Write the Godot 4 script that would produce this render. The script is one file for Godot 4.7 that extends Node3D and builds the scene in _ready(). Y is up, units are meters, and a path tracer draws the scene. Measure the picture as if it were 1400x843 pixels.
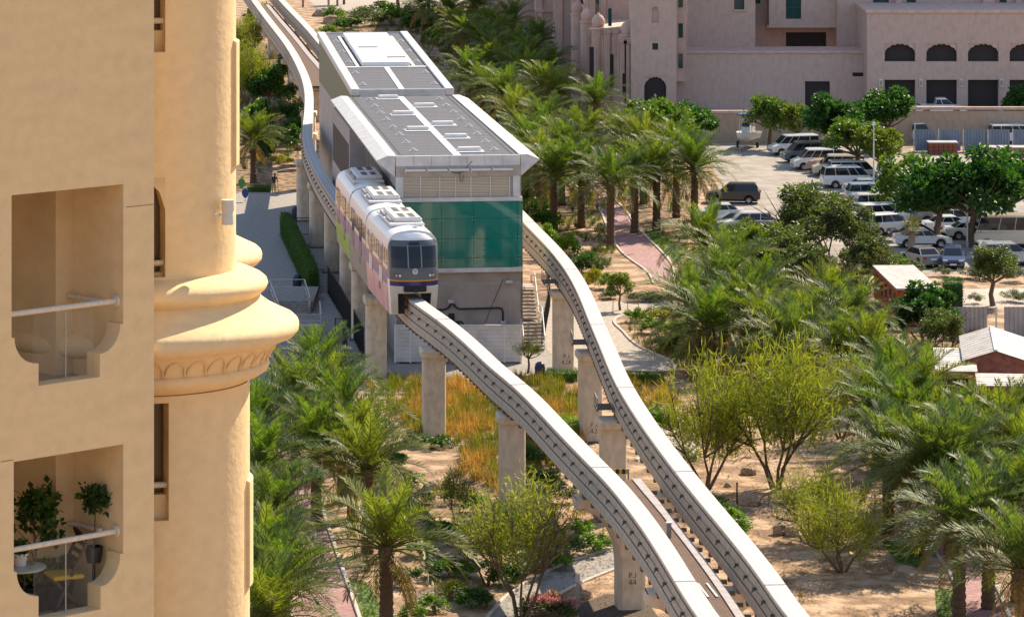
extends Node3D
# Elevated monorail and its station among date palms, seen from a neighbouring apartment tower.
# Metres, y up. The camera stands at 38 m above the garden and looks along -z.

var mats := {}
var used := {}
var meshes := {}
var tex := {}
var rng := RandomNumberGenerator.new()

class MB:
	var v := PackedVector3Array()
	var n := PackedVector3Array()
	var c := PackedColorArray()
	var col := Color.WHITE
	var xf := Transform3D.IDENTITY
	func t3(a: Vector3, b: Vector3, d: Vector3, na: Vector3, nb: Vector3, nd: Vector3):
		if (d - a).cross(b - a).dot(na + nb + nd) < 0:
			var sw := b; b = d; d = sw
			sw = nb; nb = nd; nd = sw
		v.append(xf * a); v.append(xf * b); v.append(xf * d)
		n.append((xf.basis * na).normalized()); n.append((xf.basis * nb).normalized()); n.append((xf.basis * nd).normalized())
		c.append(col); c.append(col); c.append(col)
	func face(p: Array, hint: Vector3):
		var nr := Vector3.ZERO
		for i in p.size():
			var a: Vector3 = p[i]
			var b: Vector3 = p[(i + 1) % p.size()]
			nr -= a.cross(b)
		if nr.length() < 1e-9: return
		nr = nr.normalized()
		var q = p
		if nr.dot(hint) < 0:
			q = p.duplicate(); q.reverse(); nr = -nr
		for i in range(1, q.size() - 1): t3(q[0], q[i], q[i + 1], nr, nr, nr)
	func box(o: Vector3, s: Vector3, bev := 0.0):
		var h := s * 0.5
		var e := minf(bev, minf(h.x, minf(h.y, h.z)) * 0.9)
		for ax in 3:
			for sg in [-1.0, 1.0]:
				var nn := Vector3.ZERO; nn[ax] = sg
				var u := (ax + 1) % 3
				var w := (ax + 2) % 3
				var p := []
				for k in [[-1, -1], [1, -1], [1, 1], [-1, 1]]:
					var q := Vector3.ZERO
					q[ax] = sg * h[ax]; q[u] = k[0] * (h[u] - e); q[w] = k[1] * (h[w] - e)
					p.append(o + q)
				face(p, nn)
		if e <= 0.0: return
		for ax in 3:
			var u := (ax + 1) % 3
			var w := (ax + 2) % 3
			for su in [-1.0, 1.0]:
				for sw in [-1.0, 1.0]:
					var p := []
					for k in [[-1, 0], [1, 0], [1, 1], [-1, 1]]:
						var q := Vector3.ZERO
						q[ax] = k[0] * (h[ax] - e)
						q[u] = su * (h[u] - (e if k[1] == 1 else 0.0))
						q[w] = sw * (h[w] - (0.0 if k[1] == 1 else e))
						p.append(o + q)
					var nn := Vector3.ZERO; nn[u] = su; nn[w] = sw
					face(p, nn)
		for sx in [-1.0, 1.0]:
			for sy in [-1.0, 1.0]:
				for sz in [-1.0, 1.0]:
					var hh := Vector3(sx, sy, sz)
					face([o + hh * Vector3(h.x, h.y - e, h.z - e), o + hh * Vector3(h.x - e, h.y, h.z - e), o + hh * Vector3(h.x - e, h.y - e, h.z)], hh)
	func span(a: Vector3, b: Vector3, bev := 0.0):
		box((a + b) * 0.5, (b - a).abs(), bev)
	func bar(a: Vector3, b: Vector3, w: float, h: float, bev := 0.0):
		var dir := (b - a)
		var l := dir.length()
		if l < 1e-5: return
		dir /= l
		var up := Vector3.UP if absf(dir.y) < 0.95 else Vector3.RIGHT
		var side := dir.cross(up).normalized()
		var keep := xf
		xf = xf * Transform3D(Basis(side, side.cross(dir).normalized(), -dir), (a + b) * 0.5)
		box(Vector3.ZERO, Vector3(w, h, l), bev)
		xf = keep
	func prism(poly: PackedVector2Array, z0: float, z1: float, bev := 0.0):
		var m := poly.size()
		var area := 0.0
		for i in m: area += poly[i].cross(poly[(i + 1) % m])
		var sg := 1.0 if area > 0 else -1.0
		var ins := PackedVector2Array()
		for i in m:
			var e0 := (poly[i] - poly[(i + m - 1) % m]).normalized()
			var e1 := (poly[(i + 1) % m] - poly[i]).normalized()
			var o := (Vector2(e0.y, -e0.x) + Vector2(e1.y, -e1.x)) * sg
			ins.append(poly[i] - o.normalized() * bev if o.length() > 0.01 else poly[i])
		var tri := Geometry2D.triangulate_polygon(ins)
		for i in range(0, tri.size(), 3):
			for zz in [z0, z1]:
				face([Vector3(ins[tri[i]].x, ins[tri[i]].y, zz), Vector3(ins[tri[i + 1]].x, ins[tri[i + 1]].y, zz), Vector3(ins[tri[i + 2]].x, ins[tri[i + 2]].y, zz)], Vector3(0, 0, -1 if (zz == z0) == (z0 < z1) else 1))
		var b := bev * signf(z1 - z0)
		for i in m:
			var p := poly[i]
			var q := poly[(i + 1) % m]
			var o2 := Vector2((q - p).y, -(q - p).x) * sg
			var nn := Vector3(o2.x, o2.y, 0)
			face([Vector3(p.x, p.y, z0 + b), Vector3(q.x, q.y, z0 + b), Vector3(q.x, q.y, z1 - b), Vector3(p.x, p.y, z1 - b)], nn)
			if bev > 0.0:
				var pi := ins[i]
				var qi := ins[(i + 1) % m]
				face([Vector3(p.x, p.y, z0 + b), Vector3(q.x, q.y, z0 + b), Vector3(qi.x, qi.y, z0), Vector3(pi.x, pi.y, z0)], nn)
				face([Vector3(p.x, p.y, z1 - b), Vector3(q.x, q.y, z1 - b), Vector3(qi.x, qi.y, z1), Vector3(pi.x, pi.y, z1)], nn)
	func sweep(prof: PackedVector2Array, fr: Array, caps := true):
		var m := prof.size()
		var area := 0.0
		for i in m: area += prof[i].cross(prof[(i + 1) % m])
		var sg := 1.0 if area > 0 else -1.0
		for k in fr.size() - 1:
			var A: Transform3D = fr[k]
			var B: Transform3D = fr[k + 1]
			for i in m:
				var p := prof[i]
				var q := prof[(i + 1) % m]
				var o := Vector2((q - p).y, -(q - p).x) * sg
				var na := A.basis * Vector3(o.x, o.y, 0)
				var nb := B.basis * Vector3(o.x, o.y, 0)
				var a1 := A * Vector3(p.x, p.y, 0)
				var a2 := A * Vector3(q.x, q.y, 0)
				var b1 := B * Vector3(p.x, p.y, 0)
				var b2 := B * Vector3(q.x, q.y, 0)
				if (b1 - a1).cross(a2 - a1).dot(na) > 0:
					t3(a1, a2, b1, na, na, nb); t3(a2, b2, b1, na, nb, nb)
				else:
					t3(a1, b1, a2, na, nb, na); t3(a2, b1, b2, na, nb, nb)
		if caps:
			var tri := Geometry2D.triangulate_polygon(prof)
			for e in [0, fr.size() - 1]:
				var T: Transform3D = fr[e]
				for i in range(0, tri.size(), 3):
					face([T * Vector3(prof[tri[i]].x, prof[tri[i]].y, 0), T * Vector3(prof[tri[i + 1]].x, prof[tri[i + 1]].y, 0), T * Vector3(prof[tri[i + 2]].x, prof[tri[i + 2]].y, 0)], T.basis.z * (1.0 if e == 0 else -1.0))
	func lathe(prof: Array, seg := 24, a0 := 0.0, a1 := TAU, o := Vector3.ZERO):
		var m := prof.size()
		var sn := []
		for i in m - 1:
			var d: Vector2 = (prof[i + 1] - prof[i]).normalized()
			sn.append(Vector2(-d.y, d.x) if true else d)
		for i in m - 1:
			var n0: Vector2 = sn[i]
			var n1: Vector2 = sn[i]
			if i > 0 and sn[i - 1].dot(sn[i]) > 0.6: n0 = (sn[i - 1] + sn[i]).normalized()
			if i < m - 2 and sn[i + 1].dot(sn[i]) > 0.6: n1 = (sn[i + 1] + sn[i]).normalized()
			for k in seg:
				var t0 := a0 + (a1 - a0) * k / seg
				var t1 := a0 + (a1 - a0) * (k + 1) / seg
				var d0 := Vector3(sin(t0), 0, cos(t0))
				var d1 := Vector3(sin(t1), 0, cos(t1))
				var P: Vector2 = prof[i]
				var Q: Vector2 = prof[i + 1]
				var a := o + d0 * P.x + Vector3.UP * P.y
				var b := o + d1 * P.x + Vector3.UP * P.y
				var e := o + d1 * Q.x + Vector3.UP * Q.y
				var f := o + d0 * Q.x + Vector3.UP * Q.y
				var na := d0 * n0.x + Vector3.UP * n0.y
				var nb := d1 * n0.x + Vector3.UP * n0.y
				var ne := d1 * n1.x + Vector3.UP * n1.y
				var nf := d0 * n1.x + Vector3.UP * n1.y
				if P.x > 1e-5: t3(a, b, e, na, nb, ne)
				if Q.x > 1e-5: t3(a, e, f, na, ne, nf)
	func tube(path: Array, rad: Array, sides := 6, cap := true):
		var m := path.size()
		var prev := Vector3.ZERO
		var rings := []
		for i in m:
			var d: Vector3 = (path[mini(i + 1, m - 1)] - path[maxi(i - 1, 0)]).normalized()
			var s: Vector3 = prev - d * prev.dot(d)
			if s.length() < 0.01:
				s = d.cross(Vector3.UP if absf(d.y) < 0.9 else Vector3.RIGHT)
			s = s.normalized(); prev = s
			var w := d.cross(s)
			var ring := []
			for k in sides:
				var t := TAU * k / sides
				ring.append(s * cos(t) + w * sin(t))
			rings.append(ring)
		for i in m - 1:
			var r0: float = rad[mini(i, rad.size() - 1)]
			var r1: float = rad[mini(i + 1, rad.size() - 1)]
			for k in sides:
				var k2 := (k + 1) % sides
				var n0: Vector3 = rings[i][k]
				var n1: Vector3 = rings[i][k2]
				var n2: Vector3 = rings[i + 1][k2]
				var n3: Vector3 = rings[i + 1][k]
				var a: Vector3 = path[i] + n0 * r0
				var b: Vector3 = path[i] + n1 * r0
				var e: Vector3 = path[i + 1] + n2 * r1
				var f: Vector3 = path[i + 1] + n3 * r1
				t3(a, e, b, n0, n2, n1); t3(a, f, e, n0, n3, n2)
		if cap:
			for e in [0, m - 1]:
				var p := []
				for k in sides: p.append(path[e] + rings[e][k] * rad[mini(e, rad.size() - 1)])
				var d: Vector3 = (path[1] - path[0]) if e == 0 else (path[m - 2] - path[m - 1])
				face(p, -d)
	func mesh() -> ArrayMesh:
		var am := ArrayMesh.new()
		if v.is_empty(): return am
		var a := []
		a.resize(Mesh.ARRAY_MAX)
		a[Mesh.ARRAY_VERTEX] = v; a[Mesh.ARRAY_NORMAL] = n; a[Mesh.ARRAY_COLOR] = c
		am.add_surface_from_arrays(Mesh.PRIMITIVE_TRIANGLES, a)
		return am

func numbered(called: String) -> String:
	var k: int = used.get(called, 0)
	used[called] = k + 1
	return called if k == 0 else "%s_%03d" % [called, k]

func tag(o: Node, label: String, category: String, group := "", kind := ""):
	if label: o.set_meta("label", label)
	if category: o.set_meta("category", category)
	if group: o.set_meta("group", group)
	if kind: o.set_meta("kind", kind)

func thing(called: String, label: String, category: String, at := Vector3.ZERO, turn := 0.0, group := "") -> Node3D:
	var o := Node3D.new()
	o.name = numbered(called)
	add_child(o)
	o.position = at; o.rotation.y = turn
	tag(o, label, category, group)
	return o

func part(parent: Node, called: String, what, mat: Material, at := Transform3D.IDENTITY) -> MeshInstance3D:
	var o := MeshInstance3D.new()
	o.mesh = what.mesh() if what is MB else what
	o.name = called
	o.material_override = mat
	o.transform = at
	parent.add_child(o, true)
	return o

func single(called: String, what, mat: Material, label: String, category: String, at := Vector3.ZERO, turn := 0.0, group := "") -> MeshInstance3D:
	var o := MeshInstance3D.new()
	o.mesh = what.mesh() if what is MB else what
	o.name = numbered(called)
	o.material_override = mat
	add_child(o)
	o.position = at; o.rotation.y = turn
	tag(o, label, category, group)
	return o

func structure(called: String, what, mat: Material) -> MeshInstance3D:
	var o := MeshInstance3D.new()
	o.mesh = what.mesh() if what is MB else what
	o.name = numbered(called)
	o.material_override = mat
	o.set_meta("kind", "structure")
	add_child(o)
	return o

func boxm(s: Vector3, bev := 0.0) -> ArrayMesh:
	var b := MB.new()
	b.box(Vector3.ZERO, s, bev)
	return b.mesh()

func at(p: Vector3, turn := 0.0) -> Transform3D:
	return Transform3D(Basis(Vector3.UP, turn), p)

# ---------- textures and materials ----------
func noise_tex(key: String, size: int, freq: float, oct: int, lo: float, hi: float, sd: int, tint := Color(1, 1, 1), tint2 := Color(1, 1, 1), ntype := 3) -> ImageTexture:
	if tex.has(key): return tex[key]
	var f := FastNoiseLite.new()
	f.seed = sd; f.frequency = freq; f.fractal_octaves = oct
	f.noise_type = FastNoiseLite.TYPE_SIMPLEX_SMOOTH if ntype == 3 else ntype
	var im := f.get_seamless_image(size, size)
	im.convert(Image.FORMAT_RGB8)
	var r := RandomNumberGenerator.new()
	r.seed = sd
	for y in size:
		for x in size:
			var q := im.get_pixel(x, y).r
			var b := lerpf(lo, hi, q)
			var cc := tint.lerp(tint2, smoothstep(0.35, 0.7, q))
			b *= 1.0 + r.randf_range(-0.035, 0.035)
			im.set_pixel(x, y, Color(minf(b * cc.r, 1), minf(b * cc.g, 1), minf(b * cc.b, 1)))
	var t := ImageTexture.create_from_image(im)
	tex[key] = t
	return t

func normal_tex(key: String, size: int, freq: float, oct: int, strength: float, sd: int) -> ImageTexture:
	if tex.has(key): return tex[key]
	var f := FastNoiseLite.new()
	f.seed = sd; f.frequency = freq; f.fractal_octaves = oct
	var im := f.get_seamless_image(size, size)
	im.convert(Image.FORMAT_RGBA8)
	im.bump_map_to_normal_map(strength)
	var t := ImageTexture.create_from_image(im)
	tex[key] = t
	return t

func paver_tex(key: String, jointv: float, spread: float, sd: int) -> ImageTexture:
	# 16 x 32 small pavers in running bond, each with its own tone; 512 px = 3.2 m
	if tex.has(key): return tex[key]
	var r := RandomNumberGenerator.new()
	r.seed = sd
	var im := Image.create(512, 512, false, Image.FORMAT_RGB8)
	im.fill(Color(jointv, jointv, jointv * 0.95))
	for row in 32:
		for k in 16:
			var b := 1.0 - r.randf() * spread
			var cc := Color(b, b * r.randf_range(0.97, 1.0), b * r.randf_range(0.95, 1.0))
			var x := k * 32 + (16 if row % 2 == 1 else 0)
			im.fill_rect(Rect2i(x % 512, row * 16, 31, 15), cc)
			if x + 31 > 512: im.fill_rect(Rect2i(0, row * 16, x + 31 - 512, 15), cc)
	var t := ImageTexture.create_from_image(im)
	tex[key] = t
	return t

func stripe_tex(key: String, count: int, dark: float, width: float, horizontal := true, sd := 3) -> ImageTexture:
	if tex.has(key): return tex[key]
	var r := RandomNumberGenerator.new()
	r.seed = sd
	var im := Image.create(256, 256, false, Image.FORMAT_RGB8)
	im.fill(Color(dark, dark, dark))
	for k in count:
		var b := 1.0 - r.randf() * 0.12
		var p := int(256.0 * k / count)
		var w := maxi(1, int(256.0 / count * (1.0 - width)))
		im.fill_rect(Rect2i(0, p, 256, w) if horizontal else Rect2i(p, 0, w, 256), Color(b, b, b))
	var t := ImageTexture.create_from_image(im)
	tex[key] = t
	return t

func M(key: String, lin: Color, rough := 0.8, t: Texture2D = null, ts := 1.0, metal := 0.0, nt: Texture2D = null, ns := 0.5) -> StandardMaterial3D:
	if mats.has(key): return mats[key]
	var m := StandardMaterial3D.new()
	m.albedo_color = lin.linear_to_srgb()
	m.roughness = rough
	m.metallic = metal
	if t or nt:
		m.uv1_triplanar = true
		m.uv1_world_triplanar = true
		m.uv1_scale = Vector3.ONE * ts
		if t: m.albedo_texture = t
		if nt:
			m.normal_enabled = true; m.normal_texture = nt; m.normal_scale = ns
	mats[key] = m
	return m

func leaf_mat(key: String, back: Color, rough := 0.55) -> StandardMaterial3D:
	if mats.has(key): return mats[key]
	var m := StandardMaterial3D.new()
	m.albedo_color = Color.WHITE
	m.vertex_color_use_as_albedo = true
	m.roughness = rough
	m.backlight_enabled = true
	m.backlight = back.linear_to_srgb()
	m.cull_mode = BaseMaterial3D.CULL_DISABLED
	mats[key] = m
	return m

func glass_mat(key: String, lin: Color, alpha: float, rough := 0.04) -> StandardMaterial3D:
	if mats.has(key): return mats[key]
	var m := StandardMaterial3D.new()
	var s := lin.linear_to_srgb()
	m.albedo_color = Color(s.r, s.g, s.b, alpha)
	m.transparency = BaseMaterial3D.TRANSPARENCY_ALPHA
	m.roughness = rough
	m.metallic_specular = 0.6
	mats[key] = m
	return m

func _ready():
	# ---- camera ----
	var cam := Camera3D.new()
	cam.name = "camera"
	cam.projection = Camera3D.PROJECTION_FRUSTUM
	cam.near = 1.0; cam.far = 1500.0
	cam.size = 0.1686
	cam.frustum_offset = Vector2(0, -0.1475)
	add_child(cam)
	cam.position = Vector3(0, 38, 0)
	cam.current = true
	# ---- sky, exposure ----
	var we := WorldEnvironment.new()
	we.name = "environment"
	var env := Environment.new()
	env.background_mode = Environment.BG_SKY
	var sky := Sky.new()
	var sm := ProceduralSkyMaterial.new()
	sm.sky_top_color = Color(0.42, 0.50, 0.62)
	sm.sky_horizon_color = Color(0.80, 0.79, 0.76)
	sm.sky_curve = 0.12
	sm.ground_bottom_color = Color(0.42, 0.36, 0.28)
	sm.ground_horizon_color = Color(0.70, 0.70, 0.68)
	sm.sky_energy_multiplier = 1.0
	sky.sky_material = sm
	env.sky = sky
	env.background_energy_multiplier = 1.12
	env.tonemap_mode = Environment.TONE_MAPPER_LINEAR
	env.tonemap_exposure = 1.88
	env.sdfgi_enabled = true; env.ssao_enabled = true; env.ssil_enabled = true
	we.environment = env
	add_child(we)
	# ---- sun: right and beyond, 40 degrees up ----
	var sun := DirectionalLight3D.new()
	sun.name = "sun"
	sun.light_color = Color(1.0, 0.93, 0.82)
	sun.light_energy = 1.5
	sun.light_angular_distance = 0.5
	sun.shadow_enabled = true
	add_child(sun)
	sun.look_at_from_position(Vector3(43.0, 64.3, -63.4), Vector3.ZERO)
	rng.seed = 4711
	make_materials()
	build_ground()
	build_apartment()
	build_hotel()
	build_station()
	build_tracks()
	build_train()
	build_plaza()
	build_yard()
	build_vehicles()
	build_plants()
	build_small_things()

func make_materials():
	var mott := noise_tex("mottle", 256, 0.012, 5, 0.86, 1.04, 11)
	var fine := noise_tex("fine", 256, 0.06, 4, 0.86, 1.05, 12)
	var nb := normal_tex("bump", 256, 0.05, 4, 3.0, 13)
	M("cream", Color(0.82, 0.605, 0.325), 0.85, noise_tex("plaster", 512, 0.012, 6, 0.93, 1.03, 21), 0.6, 0.0, nb, 0.25)
	M("cream2", Color(0.82, 0.605, 0.325), 0.85, mott, 0.4, 0.0, nb, 0.25)
	M("rail_cream", Color(0.76, 0.66, 0.50), 0.5, fine, 1.0)
	M("concrete", Color(0.72, 0.60, 0.45), 0.85, noise_tex("conc", 512, 0.012, 6, 0.86, 1.04, 23), 0.25, 0.0, nb, 0.2)
	M("beam", Color(0.56, 0.49, 0.40), 0.8, noise_tex("beamt", 512, 0.015, 6, 0.82, 1.05, 24), 0.22)
	M("beam_top", Color(0.57, 0.55, 0.53), 0.75, noise_tex("beamtt", 512, 0.04, 6, 0.88, 1.04, 25), 0.4)
	M("beam_strip", Color(0.48, 0.46, 0.445), 0.7, tex["fine"], 0.5)
	M("steel_dark", Color(0.06, 0.055, 0.05), 0.6)
	M("rail_metal", Color(0.30, 0.28, 0.26), 0.45, null, 1.0, 0.4)
	M("bracket", Color(0.10, 0.085, 0.07), 0.6)
	M("hanger", Color(0.17, 0.12, 0.07), 0.8, fine, 1.0)
	M("deck", Color(0.135, 0.075, 0.05), 0.85, noise_tex("deckt", 256, 0.03, 4, 0.8, 1.05, 27), 0.5)
	M("tray", Color(0.42, 0.38, 0.37), 0.6, mott, 0.6)
	M("panel_white", Color(0.72, 0.70, 0.67), 0.5, mott, 0.2)
	M("panel_grey", Color(0.44, 0.41, 0.39), 0.6, mott, 0.2)
	M("wall_grey", Color(0.42, 0.37, 0.33), 0.8, mott, 0.15)
	M("louvre", Color(0.78, 0.66, 0.50), 0.6, stripe_tex("louvrestripe", 10, 0.62, 0.3, true), 1.0)
	M("roof_sheet", Color(0.098, 0.097, 0.115), 0.55, noise_tex("rooft", 512, 0.02, 5, 0.82, 1.05, 26), 0.2)
	M("roof_line", Color(0.03, 0.03, 0.03), 0.8)
	M("gutter", Color(0.66, 0.65, 0.63), 0.45, mott, 0.3)
	M("green_wall", Color(0.008, 0.09, 0.062), 0.45)
	glass_mat("green_glass", Color(0.0, 0.31, 0.24), 0.5)
	glass_mat("clear_glass", Color(0.75, 0.78, 0.75), 0.02)
	mats.clear_glass.metallic_specular = 0.15
	M("dark_in", Color(0.03, 0.03, 0.03), 0.9)
	M("dark_glass", Color(0.015, 0.018, 0.022), 0.05)
	M("window_teal", Color(0.02, 0.07, 0.075), 0.06)
	M("mullion", Color(0.02, 0.06, 0.05), 0.4)
	M("steel", Color(0.45, 0.44, 0.43), 0.35, null, 1.0, 0.6)
	M("white", Color(0.72, 0.71, 0.69), 0.4)
	M("train_white", Color(0.80, 0.79, 0.78), 0.25)
	M("train_grey", Color(0.10, 0.105, 0.115), 0.25)
	M("train_pink", Color(0.72, 0.42, 0.46), 0.3, noise_tex("pinkfade", 256, 0.006, 2, 0.95, 1.02, 31, Color(1, 0.86, 0.88), Color(1, 1.1, 1.12)), 0.25)
	M("train_purple", Color(0.17, 0.10, 0.33), 0.3, noise_tex("purplefade", 256, 0.01, 3, 0.8, 1.1, 32), 0.4)
	M("train_blue", Color(0.03, 0.025, 0.14), 0.25)
	M("gold", Color(0.60, 0.28, 0.03), 0.35)
	M("train_green", Color(0.32, 0.46, 0.06), 0.35, noise_tex("advert", 256, 0.02, 4, 0.7, 1.2, 33, Color(0.6, 1, 0.7), Color(1.4, 1.1, 0.4)), 0.6)
	M("train_leg", Color(0.56, 0.53, 0.48), 0.35)
	M("train_skirt", Color(0.30, 0.28, 0.25), 0.5, mott, 0.4)
	M("rubber", Color(0.02, 0.02, 0.02), 0.8)
	M("hotel", Color(0.54, 0.42, 0.365), 0.9, noise_tex("hotelt", 512, 0.02, 6, 0.92, 1.03, 41), 0.1)
	M("hotel_trim", Color(0.62, 0.455, 0.38), 0.9, mott, 0.15)
	M("hotel_dark", Color(0.045, 0.04, 0.045), 0.7, stripe_tex("grille", 40, 0.5, 0.4, false), 0.7)
	M("hotel_wall", Color(0.46, 0.35, 0.26), 0.9, noise_tex("hotelt", 512, 0.02, 6, 0.92, 1.03, 41), 0.12)
	M("sand", Color(0.45, 0.32, 0.21), 0.95, noise_tex("sandt", 512, 0.01, 7, 0.72, 1.08, 51, Color(0.92, 0.86, 0.80), Color(1.05, 1.02, 1.0)), 0.09, 0.0, nb, 0.7)
	M("soil", Color(0.33, 0.22, 0.13), 0.95, noise_tex("soilt", 512, 0.015, 7, 0.6, 1.1, 52, Color(0.8, 0.8, 0.7), Color(1.1, 1.0, 0.95)), 0.12, 0.0, nb, 0.8)
	M("mulch", Color(0.13, 0.09, 0.06), 0.95, noise_tex("mulcht", 512, 0.05, 6, 0.4, 1.2, 53), 0.3, 0.0, nb, 1.0)
	M("lot", Color(0.36, 0.315, 0.27), 0.95, noise_tex("lott", 512, 0.008, 7, 0.80, 1.06, 54), 0.06, 0.0, nb, 0.4)
	M("paver", Color(0.50, 0.44, 0.38), 0.85, paver_tex("pav", 0.62, 0.22, 61), 0.3)
	M("paver_grey", Color(0.36, 0.335, 0.31), 0.85, paver_tex("pavg", 0.62, 0.2, 62), 0.3)
	M("paver_pink", Color(0.44, 0.25, 0.25), 0.85, paver_tex("pavp", 0.65, 0.22, 63), 0.3)
	M("kerb", Color(0.56, 0.50, 0.43), 0.85, fine, 0.6)
	M("lawn", Color(0.10, 0.17, 0.02), 0.95, noise_tex("lawnt", 256, 0.03, 6, 0.6, 1.15, 64, Color(0.75, 0.85, 0.8), Color(1.25, 1.1, 0.9)), 0.3, 0.0, nb, 0.8)
	M("road", Color(0.50, 0.43, 0.36), 0.9, mott, 0.05)
	M("bark", Color(0.16, 0.10, 0.06), 0.95, noise_tex("barkt", 256, 0.05, 5, 0.5, 1.2, 71), 1.5, 0.0, nb, 1.0)
	M("bark_grey", Color(0.20, 0.14, 0.09), 0.95, noise_tex("barkt", 256, 0.05, 5, 0.5, 1.2, 71), 1.0, 0.0, nb, 1.0)
	M("stone", Color(0.48, 0.35, 0.25), 0.95, noise_tex("stonet", 256, 0.03, 6, 0.6, 1.1, 72), 0.8, 0.0, nb, 1.0)
	M("orange_steel", Color(0.46, 0.105, 0.025), 0.6, noise_tex("orust", 256, 0.02, 6, 0.7, 1.08, 73), 0.3)
	M("red_steel", Color(0.36, 0.14, 0.10), 0.6, noise_tex("orust", 256, 0.02, 6, 0.7, 1.08, 73), 0.3)
	M("sheet_white", Color(0.66, 0.60, 0.55), 0.6, noise_tex("sheett", 256, 0.02, 6, 0.74, 1.06, 74), 0.2)
	M("sheet_grey", Color(0.44, 0.41, 0.40), 0.55, mott, 0.2)
	M("sheet_blue", Color(0.20, 0.27, 0.35), 0.55, mott, 0.2)
	M("navy", Color(0.02, 0.035, 0.09), 0.45)
	M("black_metal", Color(0.012, 0.013, 0.015), 0.5)
	M("terracotta", Color(0.55, 0.42, 0.33), 0.8, fine, 2.0)
	M("pot_white", Color(0.70, 0.62, 0.55), 0.6)
	M("pot_black", Color(0.015, 0.015, 0.017), 0.5)
	M("wood_dark", Color(0.07, 0.03, 0.015), 0.6, fine, 3.0)
	M("yellow_cloth", Color(0.62, 0.40, 0.01), 0.9, fine, 6.0)
	M("table_top", Color(0.38, 0.42, 0.36), 0.2)
	M("skin", Color(0.35, 0.19, 0.12), 0.6)
	M("hazard_yellow", Color(0.50, 0.30, 0.02), 0.6)
	M("sign_green", Color(0.05, 0.22, 0.05), 0.5)
	M("sign_blue", Color(0.02, 0.06, 0.25), 0.5)
	M("brick_red", Color(0.28, 0.09, 0.05), 0.8, fine, 0.5)
	M("lens", Color(0.7, 0.68, 0.6), 0.1)
	M("tail", Color(0.30, 0.01, 0.01), 0.2)
	M("tarp", Color(0.40, 0.28, 0.19), 0.9, mott, 0.5)
	M("text_green", Color(0.02, 0.05, 0.01), 0.8)
	M("soffit", Color(0.32, 0.31, 0.31), 0.7)
	for k in [["paint_white", 0.78, 0.77, 0.75], ["paint_silver", 0.42, 0.43, 0.44], ["paint_black", 0.012, 0.013, 0.016], ["paint_navy", 0.02, 0.035, 0.10], ["paint_beige", 0.60, 0.54, 0.45], ["paint_grey", 0.14, 0.15, 0.16], ["paint_lightblue", 0.36, 0.44, 0.50]]:
		var m := M(k[0], Color(k[1], k[2], k[3]), 0.28)
		m.clearcoat_enabled = true; m.clearcoat = 0.6; m.clearcoat_roughness = 0.05
	leaf_mat("palm_leaf", Color(0.85, 0.95, 0.3), 0.55)
	leaf_mat("leaf", Color(0.85, 1.0, 0.3), 0.5)
	leaf_mat("leaf_fine", Color(0.95, 1.0, 0.35), 0.6)
	leaf_mat("leaf_dry", Color(0.9, 0.8, 0.4), 0.8)

	# rain runs down concrete and render: stretch those stains vertically
	for k in ["concrete", "hotel", "hotel_wall", "hotel_trim"]: mats[k].uv1_scale *= Vector3(1.5, 0.75, 1.5)

# ---------- ground ----------
func sheet(called: String, poly: Array, y: float, mat: String):
	var p := PackedVector2Array(poly)
	var tri := Geometry2D.triangulate_polygon(p)
	var b := MB.new()
	for i in range(0, tri.size(), 3):
		b.face([Vector3(p[tri[i]].x, y, p[tri[i]].y), Vector3(p[tri[i + 1]].x, y, p[tri[i + 1]].y), Vector3(p[tri[i + 2]].x, y, p[tri[i + 2]].y)], Vector3.UP)
	return structure(called, b, mats[mat])

func kerb(pts: Array, w := 0.18, h := 0.11):
	var b := MB.new()
	for i in pts.size() - 1:
		var p: Vector2 = pts[i]
		var q: Vector2 = pts[i + 1]
		b.bar(Vector3(p.x, h * 0.5, p.y), Vector3(q.x, h * 0.5, q.y), w, h, 0.02)
	return structure("kerb", b, mats.kerb)

func smooth_line(pts: Array, n := 6) -> Array:
	var o := []
	for i in pts.size() - 1:
		var a: Vector2 = pts[maxi(i - 1, 0)]
		var b: Vector2 = pts[i]
		var c: Vector2 = pts[i + 1]
		var d: Vector2 = pts[mini(i + 2, pts.size() - 1)]
		for k in n: o.append(b.cubic_interpolate(c, a, d, float(k) / n))
	o.append(pts[-1])
	return o

func ribbon(l: Array, r: Array) -> Array:
	var o := smooth_line(l)
	var q := smooth_line(r)
	q.reverse()
	o.append_array(q)
	return o

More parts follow.
